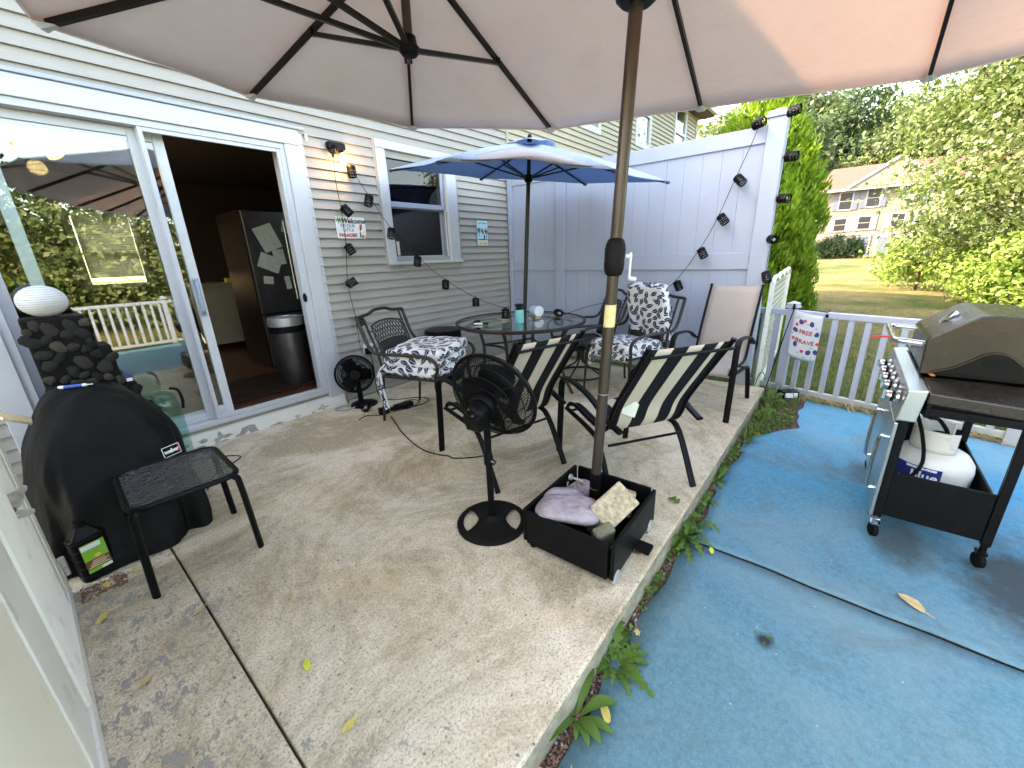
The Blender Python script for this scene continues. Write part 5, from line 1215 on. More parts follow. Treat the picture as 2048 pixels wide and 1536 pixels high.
cord('garden_hose_end', [(1.62, 3.50, .012), (1.66, 3.42, .012), (1.75, 3.40, .012), (1.80, 3.47, .012), (1.73, 3.53, .012), (1.64, 3.53, .012), (1.61, 3.47, .014)], .008, 'pale grey hose loop beside the small fan base', 'cord_grey')
cord('cable', [(.40, 3.48, .004), (.55, 3.40, .004), (.66, 3.31, .004), (.74, 3.20, .004), (.66, 3.12, .004), (.55, 3.05, .004), (.45, 2.86, .004)], .004, 'black cable lying along the door sill behind the side table')
cord('ground_wire', [(1.80, 3.60, .12), (1.785, 3.575, .06), (1.79, 3.56, .0), ], .007, 'rusty ground wire bending out below the door casing', 'copper_wire')
pb = thing('power_adapter', 'ribbed black power adapter on the concrete by the small fan', 'adapter', (1.845, 3.055, 0), R(-22))
q = MB(); q.b2(-.045, .045, -.03, .03, .001, .055); q.build('case', m['black_plastic'], pb, bevel=.004)
for i in range(6):
    q = MB(); q.b2(-.047+.0, .047, -.0315, -.0302, .010+.008*i, .013+.008*i); q.build('rib', m['black_plastic'], pb)
ps = thing('power_strip', 'black power strip under the cushion chair', 'power strip', (2.04, 3.03, 0), R(-10))
q = MB(); q.b2(-.09, .09, -.03, .03, .001, .045); q.build('case', m['black_plastic'], ps, bevel=.006)
q = MB(); q.b2(-.13, -.0905, -.02, .02, .005, .035); q.build('plug', m['black_plastic'], ps, bevel=.004)

# ------------------------------------------------------------------ covered grill on the left
cg = thing('covered_grill', 'grill under a black fitted cover with white logo tag', 'grill', (.06, 2.83, 0))
b = MB(); nth = 120
lev = [(0, .31, .44), (.06, .315, .445), (.14, .31, .435), (.24, .305, .425), (.34, .30, .41), (.42, .295, .40), (.48, .28, .385), (.54, .255, .36), (.60, .225, .32), (.66, .195, .285), (.71, .165, .25), (.735, .14, .215), (.75, .10, .16), (.757, .05, .08), (.758, 0.0, 0.0)]
random.seed(14); ph = [random.random()*6.28 for _ in range(14)]; P = []
for i in range(nth):
    a = 2*math.pi*i/nth; ca, sa = math.cos(a), math.sin(a); e = .50
    for (z, hx, hy) in lev:
        t_ = z/.758; dn = (1-t_)
        x = hx*math.copysign(abs(ca)**e, ca); y = hy*math.copysign(abs(sa)**e, sa)
        fold = (.042*math.sin(6*a+ph[0]+1.5*math.sin(4*t_+ph[6]))+.028*math.sin(11*a+ph[1]-4*t_)+.012*math.sin(23*a+ph[2]+6*t_))*dn**.9 + .016*math.sin(3*a+9*t_+ph[5])*(1-dn**4)
        pinch = .05*math.exp(-((z-.43)/.05)**2)*(.5+.5*math.sin(5*a+ph[7]))
        kk = 1+fold*1.5-pinch
        cx = .02+.035*t_; cy = .01+.13*t_
        zz = z + (.010*math.sin(x*40+ph[4])*math.cos(y*23+ph[8]) if z > .55 else 0) - .05*max(0, -y/.3)*t_**6 - .05*max(0, x/.2)*t_**6
        P.append((cx+x*kk, cy+y*kk, max(.004, zz)))
b.grid(P, nth, len(lev), True); me = b.mesh('cover', True, 70); bm = bmesh.new(); bm.from_mesh(me); bmesh.ops.remove_doubles(bm, verts=bm.verts, dist=1e-4); bm.to_mesh(me); bm.free(); o = obj('cover', me, m['black_nylon_cover'], cg)
mo = o.modifiers.new('sub', 'SUBSURF'); mo.levels = 1; mo.render_levels = 1
from mathutils.bvhtree import BVHTree
bv = BVHTree.FromPolygons([v_.co for v_ in me.vertices], [list(p.vertices) for p in me.polygons])
hits = [h_ for h_ in (bv.ray_cast(Vector((-.06, -2.83, 1.32)), Vector(dv)) for dv in ((.119, .937, -.328), (.114, .939, -.326), (.108, .94, -.324), (.103, .941, -.322), (.098, .942, -.32), (.093, .943, -.318), (.085, .944, -.318), (.075, .945, -.318))) if h_[0] is not None]
hit, nr = hits[min(2, len(hits)-1)][:2]; nr = nr if nr.y < 0 or nr.x > 0 else -nr
zv = Vector((nr.x, nr.y, .12)).normalized(); xv = Vector((0, 0, 1)).cross(zv).normalized(); yv = zv.cross(xv)
TM = Matrix((xv, yv, zv)).transposed().to_4x4(); TM.translation = hit+zv*.006+Vector((.012, 0, -.012)); TM = TM @ Matrix.Diagonal((.66, .66, 1, 1))
tg = MB(); tg.M = TM; tg.prism(rrect(.062, .040, .004, 2), .002); lt = tg.build('logo_tag', m['black_print'], cg)
tg = MB(); tg.M = TM; tg.tube([(x, y, .003) for x, y in rrect(.060, .038, .004, 2)], .0024, 4, True); tg.build('tag_border', m['white_print'], lt)
text('weber', .043, m['white_print'], lt, TM @ Matrix.Translation((0, 0, .0035)), bold=.0018, spacing=.92)
tg = MB(); tg.M = TM; tg.b2(.048, .062, -.036, .036, .0022, .0030); tg.build('tag_stripe', m['red_print'], lt)
hp, _, _, _ = bv.ray_cast(Vector((.015, .13, 2)), Vector((0, 0, -1)))
pn = thing('cleaning_tool', 'blue and white pen-shaped tool lying on the black grill cover', 'tool', (.075, 2.96, hp.z+.010), R(-28))
q = MB(); q.tube([(-.035, 0, 0), (.035, 0, 0)], .009, 12); q.build('grip', m['blue_pen_plastic'], pn, True)
q = MB(); q.tube([(-.058, 0, .002), (-.048, 0, 0), (-.0355, 0, 0)], [.006, .009, .008], 10); q.build('cap', m['white_plastic'], pn, True)
q = MB(); q.tube([(.0355, 0, 0), (.045, 0, 0), (.053, 0, 0)], [.0085, .009, .006], 10); q.tube([(.053, .003, 0), (.075, .003, 0)], .002, 5); q.tube([(.053, -.003, 0), (.075, -.003, 0)], .002, 5); q.build('fork', m['white_plastic'], pn, True)
q = MB(); q.box((0, 0, 0), (.16, .10, .012)); o = q.build('painted_plank', m['sand_print'], None, bevel=.002); o.location = (-.135, 2.97, .655); o.rotation_euler = (R(20), R(35), R(30)); tag(o, 'small weathered painted plank stuck behind the black grill cover', 'plank')
# bottle of firelighter fluid
bt = thing('fluid_bottle', 'black fluid bottle with green label at the foot of the black cover', 'bottle', (-.075, 2.43, 0), R(14))
q = MB(); q.prism(rrect(.060, .042, .030, 6), .215, Matrix.Translation((0, 0, 0))); b_ = q.build('body', m['bin_black'], bt, True, bevel=.006, ang=60)
for i in range(5):
    q = MB(); q.tube([(x*1.0, y*1.0, .02+.042*i+.012) for x, y in rrect(.0605, .0425, .030, 6)], .003, 5, True); q.build('rib', m['bin_black'], bt, True)
q = MB(); q.add([(-.05, -.034, .215), (.05, -.034, .215), (.05, .034, .215), (-.05, .034, .215), (-.02, -.018, .262), (.02, -.018, .262), (.02, .018, .262), (-.02, .018, .262)], [(0,1,5,4),(1,2,6,5),(2,3,7,6),(3,0,4,7),(4,5,6,7)]); q.build('shoulder', m['bin_black'], bt, True, bevel=.008)
q = MB(); q.lathe([(.018, .262), (.019, .285), (0, .287)], 14); q.build('cap', m['black_plastic'], bt, True)
q = MB(); q.b2(-.040, .040, -.0455, -.0448, .045, .185); lb = q.build('label', m['lime_print'], bt)
q = MB(); q.b2(-.040, .040, -.0466, -.0457, .062, .105); q.build('label_band', m['brown_print'], lb)
q = MB(); q.b2(-.038, .026, -.0466, -.0457, .158, .180); q.build('label_strip', m['white_print'], lb)
q = MB(); q.b2(.004, .039, -.0466, -.0457, .047, .059); q.build('label_barcode', m['white_print'], lb)
for i in range(4): 
    q = MB(); q.b2(-.035+.006*i, .035-.01*(i % 2), -.0475, -.0468, .068+.009*i, .072+.009*i); q.build('label_text_line', m['sand_print'], lb)
blob(lb, 'label_emblem', m['yellow_print'], .005, .118, .012, .009, 8, y=-.0470)

# ------------------------------------------------------------------ stone-look tiered fountain with globe
ft = thing('tiered_fountain', 'dark tiered fountain faced with round stones against the door glass', 'fountain', (.13, 3.36, 0))
tiers = [(-.135, .075, 1.085), (-.115, .145, .905), (.147, .205, .68), (.207, .27, .50)]
q = MB(); q.b2(-.15, .098, -.06, .16, 0, 1.085); q.b2(.10, .158, -.07, .15, 0, .905); q.b2(.16, .215, -.08, .14, 0, .67); q.b2(.217, .275, -.09, .13, 0, .49); q.build('body', m['fountain_resin'], ft, bevel=.012)
random.seed(33); stone = None
def stone_mesh(s_):
    q = MB(); random.seed(s_); prof = []; n = 10; V = []
    ks = [1+.28*random.uniform(-1, 1) for _ in range(n)]
    for (r_, d) in ((1, 0), (.98, .004), (.90, .006), (.0, .0065)):
        for i in range(n): a = 2*math.pi*i/n; V.append((r_*ks[i]*math.cos(a), -d, r_*ks[i]*.82*math.sin(a)))
    F = []
    for j in range(3):
        for i in range(n): F.append((j*n+i, j*n+(i+1) % n, (j+1)*n+(i+1) % n, (j+1)*n+i))
    q.add(V, F); me = q.mesh('stone', True, 50); me.materials.append(m['fountain_stone']); return me
SM = [stone_mesh(s_) for s_ in range(5)]
placed = []
for it in range(7000):
    x = random.uniform(-.14, .27); z = random.uniform(.45, 1.07); r_ = random.uniform(.024, .044)
    topz = 1.075 if x < .09 else .895 if x < .15 else .66 if x < .21 else .48
    if z+r_*.8 > topz or any((x-a)**2+(z-c)**2 < (r_+e)**2*.62 for a, c, e in placed): continue
    placed.append((x, z, r_)); yf = -.061 if x < .098 else -.071 if x < .158 else -.081 if x < .215 else -.091
    o = obj('stone', SM[it % 5], None, ft); o.location = (x, yf-.0005, z); o.scale = (r_, .8, r_); o.rotation_euler = (0, random.random()*6, 0)
    if len(placed) > 130: break
q = MB(); q.b2(.165, .205, -.06, .06, .6705, .70); q.build('spout', m['navy_print'], ft, bevel=.004)
q = MB(); q.b2(.172, .20, -.075, -.0605, .672, .69); q.build('spout_lip', m['white_plastic'], ft, bevel=.002)
gl = thing('globe_lamp', 'white ribbed globe on top of the dark tiered fountain', 'globe', (.092, 3.375, 1.088))
prof = [(0, 0)] + [(.098*math.sin(math.pi*i/44)*(1-.006*(i % 4 == 0)), .083-.083*math.cos(math.pi*i/44)) for i in range(1, 44)] + [(0, .166)]
q = MB(); q.lathe(prof, 40); q.build('ribbed_shell', m['globe_plastic'], gl, True, ang=60)
for i in range(1, 14):
    zz = .012*i; r_ = .0985*math.sqrt(max(0, 1-((zz-.083)/.0835)**2))
    q = MB(); q.tube([(r_*math.cos(2*math.pi*k_/40), r_*math.sin(2*math.pi*k_/40), zz) for k_ in range(40)], .0013, 4, True); q.build('groove_wire', m['dull_steel'], gl)
# watering can by the glass
wc = thing('watering_can', 'translucent teal jug with black handle between the fountain and door glass', 'jug', (.44, 3.47, 0))
q = MB(); q.lathe([(0, .0), (.085, 0), (.10, .03), (.105, .34), (.102, .43), (.085, .50), (.05, .53), (0, .535)], 24); q.build('body', m['clear_teal_plastic'], wc, True)
q = MB(); q.tube(smoothpath([(.06, -.05, .55), (.10, -.06, .53), (.11, -.065, .46), (.10, -.07, .40)], 5), .009, 8); q.build('handle', m['black_plastic'], wc, True)
# ------------------------------------------------------------------ gas grill on the right
GO = Vector((2.44, -.30, -.10))
gg = thing('gas_grill', 'bronze and stainless gas grill on casters on the blue carpet', 'grill', GO)
def G(): q = MB(); q.M = Matrix.Translation(-GO); return q
gx0, gx1, gy0, gy1 = 2.445, 3.26, -.305, -.665
for (x, y) in ((gx0, gy0), (gx0, gy1), (gx1, gy0), (gx1, gy1)):
    q = G(); q.b2(x-.014, x+.014, y-.016, y+.016, .02, .60); q.build('leg', m['black_powder_coat'], gg, bevel=.003)
    q = G(); q.lathe([(0, -.013), (.028, -.013), (.034, -.009), (.034, .009), (.028, .013), (0, .013)], 18, (x+.008, y, -.0655), Euler((R(90), 0, R(20))).to_matrix()); w = q.build('caster', m['black_rubber'], gg, True)
    q = G(); q.tube([(x, y, -.02), (x, y, .022)], .012, 10); q.b2(x-.012, x+.030, y-.018, y+.018, -.03, -.018); q.build('fork', m['chrome'] if (x, y) == (gx0, gy0) else m['black_powder_coat'], w, True)
    if y == gy0: q = G(); q.lathe([(.019, -.004), (.023, 0), (.019, .004), (.019, -.004)], 16, (x, y, .008)); q.build('swivel_ring', m['chrome'], w, True)
# lower bin
q = G(); q.b2(gx0-.006, gx0+.006, gy1+.017, gy0-.017, .035, .27); q.build('side_panel', m['black_powder_coat'], gg, bevel=.002)
q = G(); q.b2(gx1-.006, gx1+.006, gy1+.017, gy0-.017, .035, .27); q.build('side_panel', m['black_powder_coat'], gg, bevel=.002)
q = G(); q.b2(gx0+.015, gx1-.015, gy1-.004, gy1+.006, .035, .22); q.build('back_panel', m['black_powder_coat'], gg, bevel=.002)
q = G(); q.b2(gx0+.007, gx1-.007, gy1+.0065, gy0-.012, .03, .045); q.build('floor_plate', m['black_powder_coat'], gg)
# stainless doors on the front
for (a, c) in ((gx0-.012, 2.85), (2.856, gx1+.012)):
    q = G(); q.b2(a, c, gy0+.017, gy0+.033, .02, .52); dr = q.build('door', m['brushed_steel'], gg, bevel=.004)
    hx = a+.07
    q = G(); q.tube(smoothpath([(hx, gy0+.034, .14), (hx, gy0+.062, .15), (hx, gy0+.066, .28), (hx, gy0+.062, .41), (hx, gy0+.034, .42)], 5), .008, 8); q.build('handle', m['chrome'], dr, True)
# fire box, side shelf
q = G(); q.b2(2.62, 3.30, -.69, -.335, .53, .70); q.build('fire_box', m['black_powder_coat'], gg, bevel=.006)
q = G(); q.add([(2.395, -.352, .690), (2.64, -.352, .705), (2.64, -.72, .705), (2.395, -.72, .672), (2.395, -.352, .640), (2.64, -.352, .655), (2.64, -.72, .655), (2.395, -.72, .620)], [(0,1,2,3),(7,6,5,4),(0,4,5,1),(1,5,6,2),(2,6,7,3),(3,7,4,0)]); q.build('side_shelf', m['grill_brown_enamel'], gg, bevel=.006)
q = G(); q.b2(2.40, 2.64, -.37, -.355, .575, .638); q.b2(2.405, 2.42, -.70, -.37, .585, .618); q.build('shelf_brace', m['black_powder_coat'], gg, bevel=.002)
q = G(); q.b2(3.31, 3.52, -.72, -.352, .655, .705); q.build('side_shelf', m['grill_brown_enamel'], gg, bevel=.006)
# control panel with knobs
q = G(); V = []
for x in (2.392, 3.40): V += [(x, -.350, .700), (x, -.284, .690), (x, -.268, .545), (x, -.335, .548)]
q.add(V, [(0,1,2,3),(7,6,5,4),(0,4,5,1),(1,5,6,2),(2,6,7,3),(3,7,4,0)]); cp = q.build('control_panel', m['brushed_steel'], gg, bevel=.005)
kM = Euler((R(-84), 0, 0)).to_matrix()
for x in (2.50, 2.70, 2.86, 3.02, 3.18):
    q = G(); q.lathe([(.034, 0), (.034, .010), (.028, .016), (.0, .016)], 22, (x, -.270, .625), kM); q.build('knob_bezel', m['chrome'], cp, True)
    q = G(); q.lathe([(.024, .014), (.023, .040), (.020, .046), (0, .047)], 20, (x, -.270, .625), kM); q.box((x, -.219, .630), (.008, .010, .042)); q.build('knob', m['chrome'], cp, True)
    q = G(); q.lathe([(.0262, .016), (.0262, .026), (.024, .027)], 20, (x, -.270, .625), kM); q.build('knob_band', m['black_plastic'], cp, True)
# hood: extruded side profile
prof = [(-.345, .712), (-.340, .860), (-.352, .880), (-.490, .985), (-.515, .992), (-.690, .985), (-.730, .960), (-.765, .80), (-.765, .712)]
q = G(); V = [(2.662, y, z) for y, z in prof]+[(3.272, y, z) for y, z in prof]; n = len(prof)
q.add(V, [(i, (i+1) % n, n+(i+1) % n, n+i) for i in range(n-1)]+[tuple(range(n)), tuple(range(2*n-1, n-1, -1))]); hood = q.build('hood', m['grill_brown_enamel'], gg, bevel=.010)
# end cap frame, arched inner panel and exhaust hole
q = G(); V = [(2.655, y+(.012 if y > -.5 else -.012), z+(.008 if z > .75 else 0)) for y, z in prof]; V2 = [(2.682, y, z) for _, y, z in V]; q.add(V+V2, [(i, (i+1) % n, n+(i+1) % n, n+i) for i in range(n)]+[tuple(range(n)), tuple(range(2*n-1, n-1, -1))]); q.build('hood_end', m['grill_brown_enamel'], hood, bevel=.006)
ar = smoothpath([(2.652, -.37, .725), (2.652, -.45, .765), (2.652, -.52, .825), (2.652, -.56, .838), (2.652, -.60, .825), (2.652, -.67, .765), (2.652, -.75, .725)], 5)
q = G(); q.tube(ar, .005, 6); q.build('arch_bead', m['grill_brown_enamel'], hood, True)
q = G(); q.add([p for p in ar]+[Vector((2.6535, -.75, .714)), Vector((2.6535, -.37, .714))], [tuple(range(len(ar)+2))]); q.build('arch_panel', m['matte_black_plastic'], hood)
q = G(); q.prism([(.032*math.cos(2*math.pi*i/20), .018*math.sin(2*math.pi*i/20)) for i in range(20)], .002, Matrix.Translation((2.650, -.555, .79)) @ Euler((0, R(-90), 0)).to_matrix().to_4x4() @ Euler((0, 0, R(90))).to_matrix().to_4x4()); q.build('exhaust_hole', m['black_print'], hood)
# gauge
gm = Matrix.Translation((2.985, -.428, .940)) @ Euler((R(-52.7), 0, 0)).to_matrix().to_4x4()
q = G(); q.M = q.M @ gm; q.lathe([(.040, -.004), (.042, .006), (.036, .012), (.030, .010), (0, .009)], 28); gauge = q.build('thermometer', m['chrome'], hood, True)
# handle
q = G(); q.tube(smoothpath([(2.72, -.342, .845), (2.72, -.29, .850), (2.725, -.235, .853), (2.78, -.222, .853), (2.95, -.222, .853), (3.15, -.222, .853), (3.205, -.235, .853), (3.21, -.29, .850), (3.21, -.342, .845)], 5), .014, 10); q.build('hood_handle', m['chrome'], hood, True)
q = G(); q.b2(2.74, 2.76, -.21, -.17, .858, .866); q.b2(2.745, 2.755, -.18, -.13, .856, .864); q.build('red_clip', m['red_print'], hood)
q = G(); q.tube(smoothpath([(2.62, -.34, .57), (2.68, -.38, .52), (2.76, -.43, .47), (2.84, -.48, .44), (2.83, -.52, .38), (2.80, -.50, .36)], 6), .009, 8); q.tube(smoothpath([(2.70, -.36, .54), (2.66, -.41, .40), (2.62, -.43, .28), (2.60, -.40, .20), (2.615, -.36, .19), (2.63, -.335, .21)], 6), .008, 8); q.build('gas_hose', m['black_rubber'], gg, True)
q = MB(); q.add([(0, 0, 0), (.02, .01, .004), (.03, .0, .008), (.022, -.012, .003), (.008, -.014, .001)], [(0,1,2,3,4)]); o = q.build('fallen_leaf', m['orange_print'], None, thick=.001); o.location = (2.63, -.375, .712); tag(o, 'small orange leaf on the side shelf of the gas grill', 'leaf')
# propane tank
TO = Vector((2.80, -.49, .062)); pt = thing('propane_tank', 'white propane tank with blue label inside the gas grill cart', 'gas tank', TO)
q = MB(); q.lathe([(.105, 0), (.11, .02), (.14, .035), (.153, .075), (.155, .15), (.150, .185), (.125, .225), (.085, .248), (.03, .258), (0, .258)], 40); q.build('cylinder', m['white_enamel'], pt, True)
q = MB(); n = 40; P = []
for i in range(n+1):
    a = R(-40)+R(255)*i/n
    for z in (.245, .27, .345, .355): P.append((.098*math.cos(a), .098*math.sin(a), z))
q.grid(P, n+1, 4); q.build('collar', m['white_enamel'], pt, True, thick=.005)
q = MB(); q.tube([(0, 0, .255), (0, 0, .30)], .018, 12); q.tube([(0, 0, .30), (.0, 0, .325)], .028, 12); q.tube([(0, 0, .285), (-.05, .02, .29)], .013, 10); q.build('valve', m['black_plastic'], pt, True)
q = MB(); P = []
for i in range(17):
    a = R(122)+R(66)*i/16
    for z in (.105, .180): P.append((.1568*math.cos(a), .1565*math.sin(a), z))
q.grid(P, 17, 2); lb = q.build('blue_label', m['tank_blue'], pt, True)
def wrap(s_, size, mat, parent, a0, z, r_, sp=1.0):
    me0 = text(s_, size, mat, parent, Matrix.Identity(4), spacing=sp, bold=.0012)
    for v_ in me0.data.vertices:
        a = a0+v_.co.x/r_; zz = z+v_.co.y; rr = r_+v_.co.z; v_.co = (rr*math.cos(a), rr*math.sin(a), zz)
    return me0
wrap('blue', .060, m['white_print'], lb, R(166), .132, .1590); wrap('RETURN TO STORE', .013, m['white_print'], lb, R(160), .170, .1590)
q = MB(); P = []
for i in range(9):
    a = R(205)+R(28)*i/8
    for z in (.06, .13): P.append((.1568*math.cos(a), .1568*math.sin(a), z))
q.grid(P, 9, 2); l2 = q.build('white_label', m['white_paper'], pt, True)
q = MB(); 
for z in (.07, .085, .10): 
    P = [(.158*math.cos(R(208)+R(20)*i/6), .158*math.sin(R(208)+R(20)*i/6), z+dz) for i in range(7) for dz in (0, .004)]; q.grid(P, 7, 2)
q.build('label_text_line', m['red_print'], l2)

# ------------------------------------------------------------------ flag, solar light, garden torch
fg = thing('garden_flag', 'small pale garden flag with poppies on a black stake by the railing', 'flag', (4.58, .345, -.1))
Fp = lambda x, z: Vector((x, 0, z))
u_ = Vector((-.30, -.95, 0)).normalized()       # along the flag's width
def fpt(u, v_): # u 0..1 across, v 0..1 down
    s_ = .235*u; return u_*s_ + Vector((.010*math.sin(5*u+3*v_)-.03*v_, .0, .845-.425*v_-.035*u-.012*math.sin(3.1*u)))
q = MB(); P = [fpt(i/12, j/14) for i in range(13) for j in range(15)]; q.grid(P, 13, 15); cl = q.build('cloth', m['flag_cloth'], fg, True, thick=.0015)
q = MB(); q.tube([(.08, .14, 0), (.03, .05, .60), (.0, .005, .88)], .005, 6); q.tube([Vector((0, .01, .86)), u_*.26+Vector((0, 0, .845)), u_*.275+Vector((0, 0, .87))], .004, 6); q.tube([Vector((0, .012, .85)), Vector((0, .012, .90))], [.014, .008], 8); q.build('stake', m['black_powder_coat'], fg, True)
q = MB(); q.tube([u_*.262+Vector((-.012, 0, .80)), u_*.255+Vector((-.012, 0, .83))], .012, 8); q.build('clip', m['black_plastic'], fg, True)
nrm_ = Vector((-.95, .30, 0))
def fmark(name, mat, u, v_, ru, rv, n=10, lift=.003, seed=0):
    random.seed(seed); V = []
    for i in range(n):
        a = 2*math.pi*i/n; k_ = 1+.2*random.uniform(-1, 1); V.append(fpt(u+ru*k_*math.cos(a), v_+rv*k_*math.sin(a))+nrm_*lift)
    q = MB(); q.add(V, [tuple(range(n))]); q.build(name, mat, cl)
for i, (u, v_, c_) in enumerate([(.30, .20, 'n'), (.68, .20, 'n'), (.14, .40, 'n'), (.90, .40, 'n'), (.22, .70, 'n'), (.72, .80, 'n'), (.95, .78, 'n'), (.43, .16, 'r'), (.16, .28, 'r'), (.12, .58, 'r'), (.50, .80, 'r'), (.97, .60, 'r')]):
    fmark('flower_print', m['navy_print'] if c_ == 'n' else m['red_print'], u, v_, .085 if c_ == 'n' else .06, .055 if c_ == 'n' else .036, 9, .003, i)
for i, (u, v_) in enumerate([(.10, .15), (.20, .12), (.85, .28), (.35, .85), (.60, .92), (.85, .90), (.25, .55), (.06, .48), (.55, .22), (.80, .70)]): fmark('leaf_print', m['teal_print'], u, v_, .05, .008, 6, .003, i+40)
def flagtext(s_, size, u0, v0):
    o = text(s_, size, m['red_print'], cl, Matrix.Identity(4), bold=.0008)
    for v_ in o.data.vertices: v_.co = fpt(u0+v_.co.x/.235, v0-v_.co.y/.425)+nrm_*.0035
flagtext('FREE', .054, .52, .40); flagtext('BRAVE', .054, .53, .60)
sll = thing('solar_spotlight', 'small black solar spotlight with white lens lying in the weeds', 'garden light', (4.42, .27, -.03), R(35))
q = MB(); q.b2(-.05, .05, -.075, .075, -.03, .04); q.build('housing', m['black_plastic'], sll, bevel=.008)
q = MB(); q.b2(-.058, -.0505, -.055, .055, -.018, .030); q.build('lens', m['white_plastic'], sll, bevel=.003)
tk = thing('garden_torch', 'solar garden torch with honeycomb shade on a slanting pole behind the grill', 'torch', (4.75, -1.20, -.2))
q = MB(); q.tube([(0, 0, 0), (.05, -.05, 1.22)], .012, 10); q.build('pole', m['dull_steel'], tk, True)
q = MB(); q.lathe([(.028, 0), (.055, .035), (.062, .13), (.050, .16), (.0, .17)], 20, (.05, -.05, 1.22)); q.build('shade', m['grill_brown_enamel'], tk, True)
tk.location = (4.62, -1.07, -.2)

# ------------------------------------------------------------------ room contents seen through the door
cf = thing('ceiling_fan', 'ceiling fan with two glowing glass shades inside the room', 'ceiling fan', (.42, 5.6, 2.55))
q = MB(); q.tube([(0, 0, 0), (0, 0, -.10)], .03, 12); q.tube([(0, 0, -.08), (0, 0, -.16)], .09, 20); q.build('motor', m['dark_bronze'], cf, True)
for k_ in range(4):
    a = R(30+90*k_); q = MB(); q.bar((.1*math.cos(a), .1*math.sin(a), -.12), (.6*math.cos(a), .6*math.sin(a), -.12), .13, .008); q.build('blade', m['dark_cabinet'], cf)
for (dx, dy) in ((-.095, -.02), (.085, -.02)):
    q = MB(); q.lathe([(.022, 0), (.05, -.05), (.064, -.11), (.060, -.115), (0, -.10)], 18, (dx, dy, -.17), Euler((R(-20), R(-30 if dx < 0 else 30)*-1, 0)).to_matrix()); q.build('glass_shade', m['lit_shade'], cf, True)
fld = bpy.data.lights.new('fan_light', 'POINT'); fld.energy = 1.0; fld.color = (1, .7, .38); fld.shadow_soft_size = .06; flo = bpy.data.objects.new('fan_light', fld); COL.objects.link(flo); flo.parent = cf; flo.location = (0, -.02, -.36)
fr = thing('refrigerator', 'refrigerator covered with papers inside the dark kitchen', 'refrigerator', (2.05, 5.38, .172))
q = MB(); q.b2(-.36, .36, -.36, .36, 0, 1.70); q.build('body', m['dark_cabinet'], fr, bevel=.01)
q = MB(); q.b2(-.35, .35, -.40, -.362, .62, 1.69); q.build('door', m['fridge_steel'], fr, bevel=.006); q = MB(); q.b2(-.35, .35, -.40, -.362, .02, .60); q.build('drawer', m['fridge_steel'], fr, bevel=.006)
q = MB(); q.tube([(.04, -.43, .75), (.04, -.43, 1.60)], .012, 8); q.build('handle', m['chrome'], fr, True); q = MB(); q.tube([(-.25, -.43, .56), (.25, -.43, .56)], .012, 8); q.build('handle', m['chrome'], fr, True)
for i, (x, z, w_, h_, a) in enumerate([(-.14, 1.42, .20, .26, -20), (-.17, 1.16, .22, .16, 25), (-.06, 1.22, .12, .16, -5), (.20, 1.36, .16, .22, 3), (.22, 1.02, .14, .2, -2), (-.22, .98, .10, .08, 8), (-.02, .94, .06, .14, -3), (.12, 1.52, .2, .12, 14)]):
    q = MB(); q.box((x, -.403-.001*i, z), (w_, .0008, h_), Euler((0, R(a), 0)).to_matrix().to_4x4()); q.build('paper', m['white_paper'], fr)
kc = thing('kitchen_cart', 'cream kitchen cart on casters inside the room', 'cart', (1.93, 7.0, .172))
q = MB(); q.b2(-.34, .34, -.2, .2, .08, .88); q.build('body', m['cart_paint'], kc, bevel=.006); q = MB(); q.b2(-.38, .38, -.24, .24, .882, .92); q.build('top', m['cart_paint'], kc, bevel=.006)
for i in range(3): q = MB(); q.b2(-.32, -.05, -.212, -.2005, .62-.22*i, .82-.22*i); q.build('drawer', m['cart_paint'], kc, bevel=.004)
q = MB(); q.b2(-.02, .32, -.212, -.2005, .14, .82); q.build('door', m['cart_paint'], kc, bevel=.004)
for x in (-.3, .3):
    for y in (-.16, .16): q = MB(); q.lathe([(0, -.012), (.034, -.012), (.034, .012), (0, .012)], 14, (x, y, .036), Euler((0, R(90), 0)).to_matrix()); q.tube([(x, y, .06), (x, y, .08)], .012, 8); q.build('caster', m['chrome'], kc, True)
o = MB().box((0, 0, 0), (.16, .1, .06)).build('food_box', m['yellow_print'], None, bevel=.003); o.location = (2.05, 6.9, 1.123); tag(o, 'small yellow box on the kitchen cart inside', 'box')
tc = thing('trash_can', 'tall steel trash can with black liner just inside the open door', 'trash can', (1.60, 4.16, .172))
q = MB(); q.lathe([(.135, 0), (.142, .01), (.15, .55), (.148, .56)], 32); q.build('body', m['fridge_steel'], tc, True)
q = MB(); q.lathe([(.152, .52), (.158, .55), (.157, .575), (.150, .58)], 32); q.build('liner', m['black_foam'], tc, True)
q = MB(); q.lathe([(.155, .582), (.157, .62), (.150, .66), (.10, .665), (.095, .655), (0, .645)], 32); q.build('lid', m['dull_steel'], tc, True)
fb = thing('wood_box', 'dark red rug bunched inside the door threshold', 'rug', (1.30, 4.35, .173)); 
q = MB(); P = [(-.45+.9*i/14, -.4+.8*j/12, .008+.006*math.sin(i*1.1)*math.cos(j*.9)) for i in range(15) for j in range(13)]; q.grid(P, 15, 13); q.build('pile', m['dark_cabinet'], fb, True, thick=.006); fb.name = 'entry_rug'; fb['label'] = 'dark red-brown rug on the floor just inside the door'
